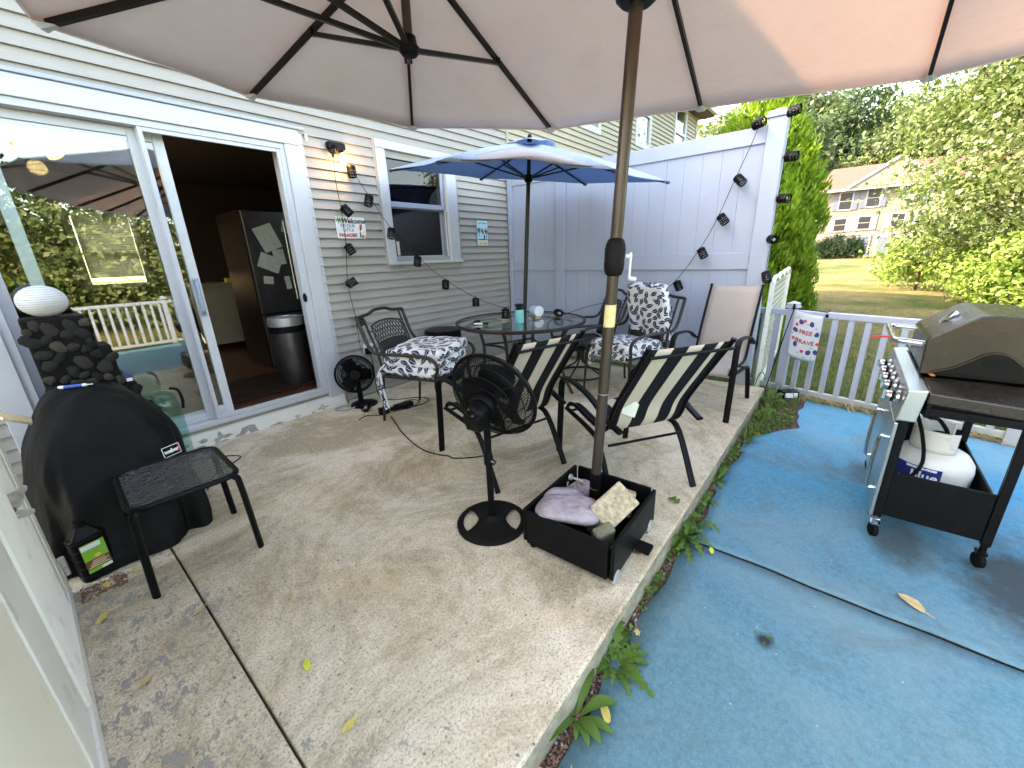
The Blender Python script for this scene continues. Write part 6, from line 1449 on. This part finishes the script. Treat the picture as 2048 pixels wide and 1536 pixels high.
# ------------------------------------------------------------------ foliage
def leaf_arrays(P, Nn, size, asp=.55, droop=.3, seed=0, curl=.25):
    g = np.random.default_rng(seed); n = len(P)
    Nn = Nn/np.maximum(1e-6, np.linalg.norm(Nn, axis=1, keepdims=True))
    d = g.normal(size=(n, 3)); d[:, 2] -= droop; d -= Nn*(d*Nn).sum(1, keepdims=True); d /= np.maximum(1e-6, np.linalg.norm(d, axis=1, keepdims=True))
    s = np.cross(Nn, d); L = (size*(.45+1.0*g.uniform(0, 1, n)**1.6))[:, None]
    a = P-d*L*.5; c = P+d*L*.5+Nn*L*-.12; b1 = P+s*L*asp*.5+Nn*L*curl*.4-d*L*.05; b2 = P-s*L*asp*.5+Nn*L*curl*.4-d*L*.05
    V = np.stack([a, b1, c, b2], 1).reshape(-1, 3)
    return V
def quads_obj(name, V, mat, parent=None):
    n = len(V)//4; me = bpy.data.meshes.new(name)
    me.vertices.add(len(V)); me.vertices.foreach_set('co', V.astype(np.float32).ravel())
    me.loops.add(4*n); me.loops.foreach_set('vertex_index', np.arange(4*n, dtype=np.int32))
    me.polygons.add(n); me.polygons.foreach_set('loop_start', np.arange(0, 4*n, 4, dtype=np.int32)); me.polygons.foreach_set('loop_total', np.full(n, 4, dtype=np.int32))
    me.update(calc_edges=True); me.materials.append(mat)
    return obj(name, me, None, parent)
def clumps(blobs, nclump, per, seed, shell=(.55, 1.0), cl=.22, flat=.7):
    g = np.random.default_rng(seed); P = []; Nn = []
    w = np.array([b[3]*b[4]+b[4]*b[5]+b[3]*b[5] for b in blobs]); w = w/w.sum()
    for bi, b in enumerate(blobs):
        k = max(3, int(nclump*w[bi])); c = np.array(b[:3]); r = np.array(b[3:6])
        u = g.normal(size=(k, 3)); u /= np.linalg.norm(u, axis=1, keepdims=True); rad = g.uniform(shell[0], shell[1], k)[:, None]
        cc = c+u*r*rad; m_ = max(3, int(per))
        q = g.normal(size=(k, m_, 3))*(r.mean()*cl*g.uniform(.6, 1.3, (k, 1, 1))); q[:, :, 2] *= flat
        p = (cc[:, None, :]+q).reshape(-1, 3); out = np.repeat(u, m_, 0)
        P.append(p); Nn.append(out*.7+g.normal(size=p.shape)*.55+np.array([0, 0, .45]))
    return np.concatenate(P), np.concatenate(Nn)
def limb_tree(parent, pts_list, mat='bark'):
    b = MB()
    for pts, r0, r1 in pts_list:
        sp = smoothpath(pts, 4); b.tube(sp, [r0+(r1-r0)*i/(len(sp)-1) for i in range(len(sp))], 8)
    return b.build('trunk', m[mat], parent, True)
def tree(name, label, base, h, blobs, mat, nclump, per, size, seed, cat='tree', group=None, trunk_r=.2, cl=.22, shell=(.55, 1.0), asp=.55, zmin=None):
    base = Vector(base); t = thing(name, label, cat, base, 0, group); random.seed(seed)
    lim = [([(0, 0, -.1), (random.uniform(-.1, .1), random.uniform(-.1, .1), h*.4), (random.uniform(-.2, .2), random.uniform(-.2, .2), h*.8)], trunk_r, trunk_r*.3)]
    for b in blobs[:10]:
        lim.append(([(0, 0, h*random.uniform(.15, .4)), (b[0]*.5, b[1]*.5, b[2]*.75), (b[0], b[1], b[2])], trunk_r*.45, trunk_r*.1))
    limb_tree(t, lim)
    P, Nn = clumps(blobs, nclump, per, seed, shell, cl)
    if zmin is not None: k_ = P[:, 2] > zmin; P, Nn = P[k_], Nn[k_]
    quads_obj('crown', leaf_arrays(P, Nn, size, asp, .4, seed), m[mat], t); return t

# arborvitae behind the fence
def arbor(label, base, h, rmax, seed, n=26000):
    base = Vector(base); t = thing('arborvitae_tree', label, 'tree', base, 0, 'arborvitae trees'); g = np.random.default_rng(seed)
    limb_tree(t, [([(0, 0, -.1), (0, 0, h*.5), (0, 0, h*.9)], .10, .02)])
    z = h*(1-np.sqrt(g.uniform(0, 1, n)))*.97+.15; a = g.uniform(0, 2*np.pi, n); k = z/h
    rr = rmax*np.clip(1.15*np.sin(np.pi*np.clip((1-k)*.62+.03, 0, 1))**.9, .04, 1)
    bump_ = 1+.13*np.sin(a*5+z*4)+.10*np.sin(a*9-z*7+1)+.06*np.sin(a*17+z*13)
    r_ = rr*bump_*(1-.32*g.uniform(0, 1, n)**2)
    P = np.stack([r_*np.cos(a), r_*np.sin(a), z+g.normal(size=n)*.05], 1)
    out = np.stack([np.cos(a), np.sin(a), np.full(n, .25)], 1)+g.normal(size=(n, 3))*.55
    d = np.stack([np.cos(a)*.5, np.sin(a)*.5, np.full(n, 1.0)], 1)+g.normal(size=(n, 3))*.35
    d /= np.linalg.norm(d, axis=1, keepdims=True); s_ = np.cross(out, d); s_ /= np.linalg.norm(s_, axis=1, keepdims=True); L = (.11*g.uniform(.6, 1.3, n))[:, None]
    V = np.stack([P-d*L*.5, P+s_*L*.16, P+d*L*.5, P-s_*L*.16], 1).reshape(-1, 3)
    quads_obj('crown', V, m['leaf_arbor'], t); return t
arbor('bright green arborvitae rising beside the white fence post', (7.6, 1.26, -.2), 3.9, .74, 1, 60000)
arbor('yellow-green arborvitae top peeking over the white fence', (9.6, 2.05, -.2), 4.15, .75, 2, 36000)

# big trees and shrubs at the right, along the lawn edge
tree('broadleaf_tree', 'large sunlit broadleaf tree at the right edge of the lawn', (15.5, -4.2, -.1), 7.0,
     [(0, 1.6, 3.4, 2.2, 2.3, 1.9), (-.6, .6, 5.2, 2.2, 2.4, 1.6), (1.0, 2.6, 5.4, 1.9, 1.6, 1.5), (-.5, -1.5, 4.0, 2.4, 2.2, 2.0), (0, 0, 7.0, 2.2, 2.2, 1.6), (-1.2, 2.3, 2.1, 1.4, 1.3, 1.2), (-2.0, .3, 3.0, 1.5, 1.5, 1.4)], 'leaf_broad', 950, 50, .125, 11, trunk_r=.22, cl=.17)
tree('broadleaf_tree', 'pale leaved tree with silvery foliage near the right frame edge', (11.5, -3.9, -.1), 5.0,
     [(0, .9, 3.1, 1.3, 1.2, 1.1), (-.4, .1, 4.2, 1.4, 1.3, 1.0), (.5, -1.1, 3.4, 1.5, 1.4, 1.2), (-.8, -.4, 2.3, 1.2, 1.2, .9), (.4, 1.3, 4.4, 1.0, .9, .8)], 'leaf_pale', 420, 40, .13, 12, trunk_r=.12, cl=.18)
tree('shrub', 'rounded sunlit shrub at the foot of the big tree', (17.5, -1.6, -.1), 1.8, [(0, 0, .9, 1.1, 1.1, .8), (.3, -1.2, 1.2, 1.3, 1.2, 1.0), (-.6, -1.0, .6, 1.0, 1.0, .6), (1.4, .1, .7, .9, .8, .7)], 'leaf_vine', 230, 36, .15, 13, 'shrub', trunk_r=.05)
tree('shrub', 'leafy shrub with yellow-green leaves behind the gas grill hood', (13.0, -3.3, -.1), 1.4, [(0, .4, .8, 1.1, .9, .8), (-.6, -.8, .9, 1.2, 1.0, .8), (1.2, .8, .7, 1.2, .8, .7)], 'leaf_vine', 240, 36, .13, 14, 'shrub', trunk_r=.05)
# low vines covering the bank
g = np.random.default_rng(5); n = 26000
P = np.stack([g.uniform(7.5, 22, n), -1.5-g.uniform(0, 1, n)**.8*6.5, np.zeros(n)], 1)
edge = -1.2-.055*(P[:, 0]-8)**1.0+.5*np.sin(P[:, 0]*1.3); keep = P[:, 1] < edge-1.0; P = P[keep]
P[:, 2] = -.15+g.uniform(0, 1, len(P))**1.5*(.25+.25*np.sin(P[:, 0]*1.7)*np.sin(P[:, 1]*2.1)+.25)
o = quads_obj('vine_ground_cover', leaf_arrays(P, g.normal(size=P.shape)*.5+np.array([0, 0, 1]), .15, .7, .1, 6), m['leaf_vine']); tag(o, 'bright green vines covering the bank beside the lawn', 'vines', None, 'stuff')
# trees behind the camera side, mirrored in the glass
for i, (x, y, h, s_) in enumerate([(-4.8, -7.4, 5.0, 1.0), (-1.2, -6.8, 3.3, .95), (2.0, -7.6, 3.9, 1.15), (5.4, -7.2, 3.2, 1.0), (8.6, -8.5, 3.6, 1.3), (0.2, -9.8, 4.6, 1.7)]):
    lab = ['leafy tree across the deck, mirrored at the left edge of the glass', 'low shrub across the deck mirrored in the door glass', 'wide bush across the deck mirrored in the door glass', 'rounded shrub beyond the outer deck railing', 'broad bush beyond the outer deck railing, far from the door', 'dark tree farthest behind the outer deck railing'][i]
    tree('broadleaf_tree' if h > 4 else 'shrub', lab, (x, y, -.2), h, [(0, 0, h*.55, 1.5*s_, 1.2*s_, h*.36), (-.9*s_, .2, h*.35, 1.2*s_, 1.0*s_, h*.28), (.9*s_, .1, h*.4, 1.2*s_, 1.0*s_, h*.30), (0, .5, h*.2, 1.6*s_, .9*s_, h*.18)], ['leaf_broad', 'leaf_vine', 'leaf_pale', 'leaf_vine', 'leaf_broad', 'leaf_dark'][i], 300, 40, .13*s_, 60+i, 'tree' if h > 4 else 'shrub', 'trees across the deck', .12)

# dark bush and far house
tree('round_bush', 'dark round clipped bush in front of the far house', (39, 1.0, .20), 1.5, [(0, 0, .9, 1.0, 1.35, .85), (0, -.8, .7, .8, .8, .65), (0, .8, .7, .8, .8, .65)], 'leaf_dark', 260, 30, .16, 21, 'bush', None, .06)
HX, HY0, HY1, HZ = 50.0, 3.55, -11.5, .2
fh = thing('far_house', 'three-storey beige house with red roof and white gable beyond the lawn', 'house', (HX, 0, HZ))
q = MB(); q.b2(0, 9, HY1, HY0, -1, 5.75); q.build('wall', m['far_siding'], fh)
q = MB(); q.add([(-.5, HY0+.4, 5.75), (-.5, HY1-.4, 5.75), (9.5, HY1-.4, 5.75), (9.5, HY0+.4, 5.75), (4.5, HY1+.5, 8.1), (4.5, HY0-.5, 8.1)], [(0,5,4,1),(3,2,4,5),(0,3,5),(1,4,2),(0,1,2,3)]); q.build('roof', m['roof_red'], fh)
q = MB(); q.b2(-.55, -.42, HY1-.4, HY0+.4, 5.55, 5.76); q.b2(-.08, -.01, HY0-.25, HY0+.06, 0, 5.54); q.build('eave_trim', m['far_trim'], fh)
# gable over the middle bays
gc, gw = -1.55, 3.0
q = MB(); q.add([(-.6, gc+gw, 5.77), (-.6, gc-gw, 5.77), (-.6, gc, 7.75), (4.4, gc+gw*.0, 7.75), (3.5, gc+gw, 5.8), (3.5, gc-gw, 5.8)], [(0,1,2),(0,2,3,4),(1,5,3,2)]); ga = q.build('gable', m['far_siding'], fh)
q = MB(); q.bar((-.64, gc+gw+.1, 5.75), (-.64, gc, 7.82), .10, .22); q.bar((-.64, gc-gw-.1, 5.75), (-.64, gc, 7.82), .10, .22); q.build('rake_trim', m['far_trim'], ga)
q = MB(); q.add([(-.66, gc+gw+.2, 5.82), (-.66, gc, 7.94), (4.6, gc, 7.94), (3.6, gc+gw+.2, 5.82)], [(0,1,2,3)]); q.add([(-.66, gc-gw-.2, 5.82), (-.66, gc, 7.94), (4.6, gc, 7.94), (3.6, gc-gw-.2, 5.82)], [(0,1,2,3)]); q.build('gable_roof', m['roof_red'], ga, thick=.06)
for (y, z, w_, h_, sh) in [(1.45, 4.75, .85, 1.35, 'shutter_blue'), (-.45, 4.85, .85, 1.35, 'shutter_blue'), (-3.2, 4.85, .85, 1.35, 'shutter_blue'), (1.55, 2.75, .8, 1.0, 'far_trim'), (-.15, 2.82, .8, 1.0, 'far_trim'), (-2.35, 2.9, .8, 1.0, 'far_trim'), (-4.2, 2.9, .8, 1.0, 'far_trim')]:
    q = MB(); q.b2(-.07, .01, y-w_/2-.1, y+w_/2+.1, z-h_/2-.12, z+h_/2+.1); w = q.build('window', m['far_trim'], fh)
    q = MB(); q.b2(-.09, -.072, y-w_/2, y+w_/2, z-h_/2, z-.03); q.b2(-.09, -.072, y-w_/2, y+w_/2, z+.03, z+h_/2); q.build('pane', m['far_window'], w)
    for s_ in (-1, 1): q = MB(); q.b2(-.06, -.002, y+s_*(w_/2+.12), y+s_*(w_/2+.45), z-h_/2-.1, z+h_/2+.05); q.build('shutter', m[sh], w)
for y in (-.35, -1.7, -3.1):
    q = MB(); q.b2(-.07, .01, y-.5, y+.5, -.2, 1.75); w = q.build('door', m['far_trim'], fh); q = MB(); q.b2(-.09, -.072, y-.36, y+.36, .0, 1.6); q.build('pane', m['shutter_blue'], w)
q = MB(); q.b2(-.04, .008, HY1, HY0-.3, 1.80, 1.92); q.build('floor_band', m['far_trim'], fh)
# forest on the hillside
fl_ = [('forest_tree', 66, 8.5, 17, 'leaf_forest', 'dark tree on the hillside above the arborvitae'), ('forest_tree', 78, 5.0, 19, 'leaf_dark', 'tall dark tree on the hillside left of the sky gap'), ('forest_tree', 72, 2.2, 12, 'leaf_pale', 'pale green tree just above the far red roof'),
       ('forest_tree', 84, .5, 17, 'leaf_forest', 'hillside tree right of the pale one'), ('forest_tree', 70, -3.5, 15, 'leaf_forest', 'hillside tree behind the white gable'), ('forest_tree', 90, -5.0, 17, 'leaf_dark', 'dark hillside tree under the sky gap'), ('forest_tree', 80, -10, 20, 'leaf_forest', 'hillside tree behind the big broadleaf tree'),
       ('forest_tree', 64, 13.5, 16, 'leaf_dark', 'dark tree left of the hillside, behind the fence post'), ('forest_tree', 95, 10, 22, 'leaf_forest', 'high tree at the top left of the hill'), ('forest_tree', 36, 7.5, 11, 'leaf_broad', 'green tree standing between arborvitae and far house')]
for i, (nm, x, y, h, mt, lab) in enumerate(fl_):
    zb = .2+15*min(1, max(0, (x-60)/80))**1.1 - .5 if x > 60 else .1
    r_ = h*.30; random.seed(100+i)
    bl = [(random.uniform(-.5, .5)*r_, random.uniform(-.7, .7)*r_, h*random.uniform(.35, .85), r_*random.uniform(.5, .75), r_*random.uniform(.55, .8), r_*random.uniform(.45, .65)) for _ in range(9)]
    tree(nm, lab, (x, y, zb), h, bl, mt, 330, 26, .050*h**.9, 100+i, 'tree', 'hillside trees', h*.022, cl=.22)
g = np.random.default_rng(9); n = 90000
P = np.stack([g.uniform(85, 135, n), g.uniform(-45, 50, n), np.zeros(n)], 1); P[:, 2] = .2+15*np.clip((P[:, 0]-60)/80, 0, 1)**1.1+g.uniform(0, 1, n)*(9+3*np.sin(P[:, 1]*.35+P[:, 0]*.2)+2*np.sin(P[:, 1]*.9))
o = quads_obj('hillside_wood', leaf_arrays(P, g.normal(size=P.shape)+np.array([-.5, 0, .8]), 1.3, .6, .3, 10), m['leaf_forest']); tag(o, 'distant wood covering the hill', 'wood', None, 'stuff')

# ------------------------------------------------------------------ grass beyond the railing and along it
g = np.random.default_rng(15); n = 60000
P = np.stack([4.3+g.uniform(0, 1, n)**1.6*8, g.uniform(-4.5, 3.2, n), np.zeros(n)], 1); P = P[P[:, 0] > 4.72-.27*(.36-np.minimum(P[:, 1], .36))+.03]; P = P[~((P[:, 1] > .62) & (P[:, 0] < 4.6))]; n = len(P)
P[:, 2] = -.20; hgt = g.uniform(.03, .09, n); a = g.uniform(0, 6.28, n); w_ = .006
dx, dy = np.cos(a), np.sin(a); ln = g.normal(size=(n, 2))*.03
V = np.stack([P+np.stack([dx*w_, dy*w_, 0*dx], 1), P+np.stack([ln[:, 0]*.6+dx*w_*.6, ln[:, 1]*.6+dy*w_*.6, hgt*.6], 1), P+np.stack([ln[:, 0], ln[:, 1], hgt], 1), P-np.stack([dx*w_, dy*w_, 0*dx], 1)], 1).reshape(-1, 3)
o = quads_obj('grass', V, m['blade_grass']); tag(o, 'short lawn grass beyond the white railing', 'grass', None, 'stuff')
# long dry grass lying along the foot of the railing
g = np.random.default_rng(16); V = []
for i in range(300):
    t_ = g.uniform(0, 1); y = .30-1.5*t_; x = 4.66-.27*(.36-y)-.03+g.normal()*.02; L = g.uniform(.08, .26); a = R(250)+g.normal()*.5; hh = g.uniform(.02, .07)
    if -.95 > y: continue
    p = np.array([x, y, -.10]); e = p+np.array([math.cos(a)*L-.03, math.sin(a)*L, g.uniform(.0, .02)]); md = (p+e)/2+np.array([0, 0, hh]); s_ = np.array([-math.sin(a), math.cos(a), 0])*.0022
    V += [p-s_, md-s_, md+s_, p+s_, md-s_, e, e, md+s_]
o = quads_obj('long_grass', np.array(V), m['dry_grass']); tag(o, 'long dry grass flattened along the foot of the railing', 'grass', None, 'stuff')

# ------------------------------------------------------------------ weeds in the gap along the slab
def weed_leaf(L, W, lob, bend, seed):
    random.seed(seed); n = 13 if lob else 9; P = []
    for i in range(n):
        t_ = i/(n-1); w = W*math.sin(math.pi*min(1, t_*.92+.06))**.8*(.35+.65*t_**.7); 
        if lob: w *= (1.15 if i % 2 else .38)*random.uniform(.85, 1.15)
        else: w *= random.uniform(.9, 1.08)
        z = L*bend*math.sin(t_*2.2)*.6-L*.12*t_*t_; y = L*t_*.93
        P += [(-w, y, z+w*.35), (0, y, z), (w, y, z+w*.35)]
    return P, n
def weed(name, label, loc, k, L, W, lob, seed, mat='leaf_weed', group='weeds along the slab edge', bend=.55, amin=0, amax=360):
    t = thing(name, label, 'weed', loc, 0, group); random.seed(seed)
    for i in range(k):
        l = L*random.uniform(.35, 1.2); P, n = weed_leaf(l, W*l*random.uniform(.8, 1.2), lob, bend*random.uniform(.5, 1.5), seed*31+i)
        a = R(amin+(amax-amin)*(i+random.uniform(-.3, .3))/k); M = Matrix.Rotation(a, 4, 'Z') @ Matrix.Rotation(random.uniform(-.15, .25), 4, 'X'); q = MB(); q.M = M; q.grid([Vector(p)+Vector((0, .008, 0)) for p in P], n, 3); q.build('leaf', m[mat], t, True, ang=70)
    return t
gz = -.108
weed('dandelion', 'broad-leaved dandelion nearest the bottom edge, beside the slab', (.80, .445, gz), 13, .14, .18, False, 1, bend=.5)
weed('dandelion', 'spreading toothed dandelion at the slab edge, second from the bottom', (1.03, .425, gz), 20, .17, .17, True, 2, bend=.45)
weed('dandelion', 'large bright dandelion clump at the carpet seam', (1.86, .44, gz), 24, .17, .17, True, 3, bend=.7)
weed('dandelion', 'second dandelion clump just beyond the carpet seam', (1.98, .45, gz), 18, .16, .17, True, 4, bend=.75)
weed('plantain_weed', 'small plantain weed on the slab edge right of the striped chair', (2.30, .44, gz), 7, .09, .22, False, 5)
weed('plantain_weed', 'leafy weed at the slab edge below the striped chair back leg', (2.52, .45, gz), 8, .10, .20, False, 6, bend=.8)
weed('plantain_weed', 'weed clump where the slab edge meets the carpet corner', (2.95, .44, gz), 8, .10, .22, False, 7, bend=.8)
weed('plantain_weed', 'tall leafy weeds near the taupe chair foot', (3.30, .40, gz), 9, .11, .20, False, 8, bend=.9)
weed('plantain_weed', 'broad green weeds between chair and solar spotlight', (3.85, .37, gz), 12, .12, .22, False, 9, bend=1.0)
weed('plantain_weed', 'bushy weeds behind the taupe chair leg', (4.22, .40, gz), 14, .14, .22, False, 10, bend=1.0)
weed('iris_leaf', 'blue-green blade leaves at the base of the lattice panel', (4.55, .58, gz), 5, .20, .07, False, 11, 'leaf_weed', bend=1.6)
weed('carpet_sprout', 'tiny sprout growing through a hole in the near carpet', (1.47, .03, -.104), 4, .035, .2, True, 12)
# low clover and moss tufts
g = np.random.default_rng(31); n = 5200; xs_ = g.uniform(1.05, 4.4, n); dens = np.clip(.35+.6*np.sin(xs_*11)*np.sin(xs_*4.3), 0, 1)+.25*(xs_ > 3.3); k_ = g.uniform(0, 1, n) < dens; xs_ = xs_[k_]; n = len(xs_)
wy = np.where(xs_ > 3.2, .25*np.clip((xs_-3.2)/.6, 0, 1), 0); P = np.stack([xs_, .455-g.uniform(0, 1, n)*(.035+wy), gz+g.uniform(0, .045, n)*(1+wy*2)], 1)
o = quads_obj('clover', leaf_arrays(P, g.normal(size=P.shape)*.5+np.array([0, 0, 1]), .022, .8, .1, 33), m['leaf_weed']); tag(o, 'low clover and moss in the gap along the slab', 'clover', None, 'stuff')
g = np.random.default_rng(35); V = []
for i in range(220):
    x = g.uniform(3.2, 4.6); y = .42-g.uniform(0, 1)*(.04+.22*min(1, max(0, x-3.3))); L = g.uniform(.06, .2); a = g.uniform(0, 6.28); p = np.array([x, y, gz]); e = p+np.array([math.cos(a)*L*.5, math.sin(a)*L*.5, L*.9]); md = (p+e)/2+np.array([0, 0, L*.18]); s_ = np.array([-math.sin(a), math.cos(a), 0])*.003
    V += [p-s_, md-s_, md+s_, p+s_, md-s_, e, e, md+s_]
o = quads_obj('grass_tuft', np.array(V), m['blade_grass']); tag(o, 'green grass tufts among the weeds beside the solar spotlight', 'grass', None, 'stuff')
# mulch chips and pebbles
def scatter(name, label, n, mat, smin, smax, seed, x0, x1):
    random.seed(seed); b = MB()
    for i in range(n):
        x = random.uniform(x0, x1); wid = .035+(.24*min(1, max(0, (x-3.25)/.5)) if x > 3.25 else 0); y = .462-random.random()*wid; s_ = random.uniform(smin, smax)
        M = Euler((random.random()*6, random.random()*6, random.random()*6)).to_matrix()
        V = [M @ Vector(p)*s_ for p in ((1, 0, 0), (-1, 0, 0), (0, .6, 0), (0, -.6, 0), (0, 0, .35), (0, 0, -.35))]
        b.add([v_+Vector((x, y, -.108+s_*.2)) for v_ in V], [(0,2,4),(2,1,4),(1,3,4),(3,0,4),(2,0,5),(1,2,5),(3,1,5),(0,3,5)])
    o = b.build(name, m[mat]); tag(o, label, 'mulch' if mat != 'grey_stone' else 'gravel', None, 'stuff')
scatter('mulch', 'red-brown mulch chips in the gap beside the slab', 2600, 'mulch_chip', .004, .012, 1, .45, 4.4)
scatter('gravel', 'pebbles in the gap beside the slab', 260, 'grey_stone', .006, .014, 2, .45, 4.4)
# ------------------------------------------------------------------ fallen leaves
def fallen(loc, s_, rz, mat, label, seed, oak=False):
    random.seed(seed); n = 12; V = []
    for i in range(n):
        a = 2*math.pi*i/n; k_ = (1 if i % 2 else .55) if oak else 1; r_ = s_*k_*(1+.12*random.uniform(-1, 1)); x = r_*math.cos(a)*1.0; y = r_*.48*math.sin(a)*(1.4 if oak else 1)
        V.append((x, y, .010*s_*20*.1*(math.sin(a*2)+1.2)+abs(y)*.35))
    q = MB(); q.add(V+[(0, 0, .004)], [(i, (i+1) % n, n) for i in range(n)]); q.tube([(s_*.95, 0, .006), (s_*1.5, .1*s_, .004)], .0012, 4)
    o = q.build('fallen_leaf', m[mat], None, thick=.0007); o.location = loc; o.rotation_euler = (0, 0, rz); tag(o, label, 'leaf', 'fallen leaves')
Zc = -.097
L_ = [((.145, 1.80, .003), .022, .4, 'tan_leaf', 'pale leaf lying across the dark joint line'), ((.40, 1.58, .003), .022, .7, 'tan_leaf', 'curled tan leaf on the concrete right of the joint'),
      ((.31, 1.22, .003), .024, 1.3, 'lime_leaf', 'bright lime-yellow leaf on the concrete near the joint'), ((-.055, 1.60, .003), .026, .5, 'tan_leaf', 'narrow tan leaf stalk between cabinet and joint'),
      ((-.105, 2.07, .004), .030, 1.0, 'yellow_leaf', 'crumpled yellow leaf against the cabinet plinth'), ((-.07, 2.30, .004), .024, 2.0, 'yellow_leaf', 'yellow leaf curl beside the fluid bottle'), ((.03, 2.31, .004), .018, 2.7, 'yellow_leaf', 'small yellow curl in front of the fluid bottle'),
      ((.30, .93, .003), .024, .2, 'yellow_leaf', 'yellow leaf at the very bottom edge, right of the joint'), ((1.58, 1.31, .003), .022, -.4, 'tan_leaf', 'tan leaf on the concrete behind the big umbrella box'),
      ((.635, .36, Zc), .030, .6, 'yellow_leaf', 'yellow leaf on the carpet at the bottom edge'), ((.86, .375, Zc), .030, .8, 'yellow_leaf', 'folded yellow leaf on the carpet beside the lowest dandelion'), ((.60, .448, Zc), .030, 2.0, 'orange_print', 'orange leaf standing in the gap at the bottom edge'),
      ((1.20, .41, Zc), .022, .5, 'tan_leaf', 'small tan oak leaf at the carpet edge'), ((1.14, .455, Zc), .024, 1.2, 'orange_print', 'orange leaf on the mulch between two weeds'), ((2.0, -.42, Zc+.004), .052, -2.3, 'tan_leaf', 'long pale leaf on the carpet in front of the gas grill'),
      ((1.84, .30, Zc+.006), .025, .3, 'lime_leaf', 'yellow-green leaf at the carpet seam'), ((2.75, .43, Zc), .040, .9, 'brown_leaf', 'brown oak leaf in the gap below the carpet corner'), ((3.05, .41, Zc), .040, 2.1, 'brown_leaf', 'curled brown leaf among the weeds by the carpet corner'),
      ((3.45, .36, Zc), .035, .1, 'orange_print', 'orange-tan leaf near the solar spotlight'), ((1.50, .545, .003), .020, 1.9, 'brown_leaf', 'brown crumpled leaf next to the box brake pedal')]
for i, (p, s_, rz, mt, lab) in enumerate(L_): fallen(p, s_, rz, mt, lab, 300+i, 'oak' in lab)
# debris near the cabinet
random.seed(77); b = MB()
for i in range(120):
    x = random.uniform(-.15, .0); y = 2.30+random.uniform(-.05, .05); a = random.random()*6; l = random.uniform(.006, .02); b.bar((x, y, .003), (x+math.cos(a)*l, y+math.sin(a)*l, .006), .004, .002)
o = b.build('leaf_litter', m['brown_leaf']); tag(o, 'brown debris heaped at the cabinet corner below the bottle', 'litter', None, 'stuff')
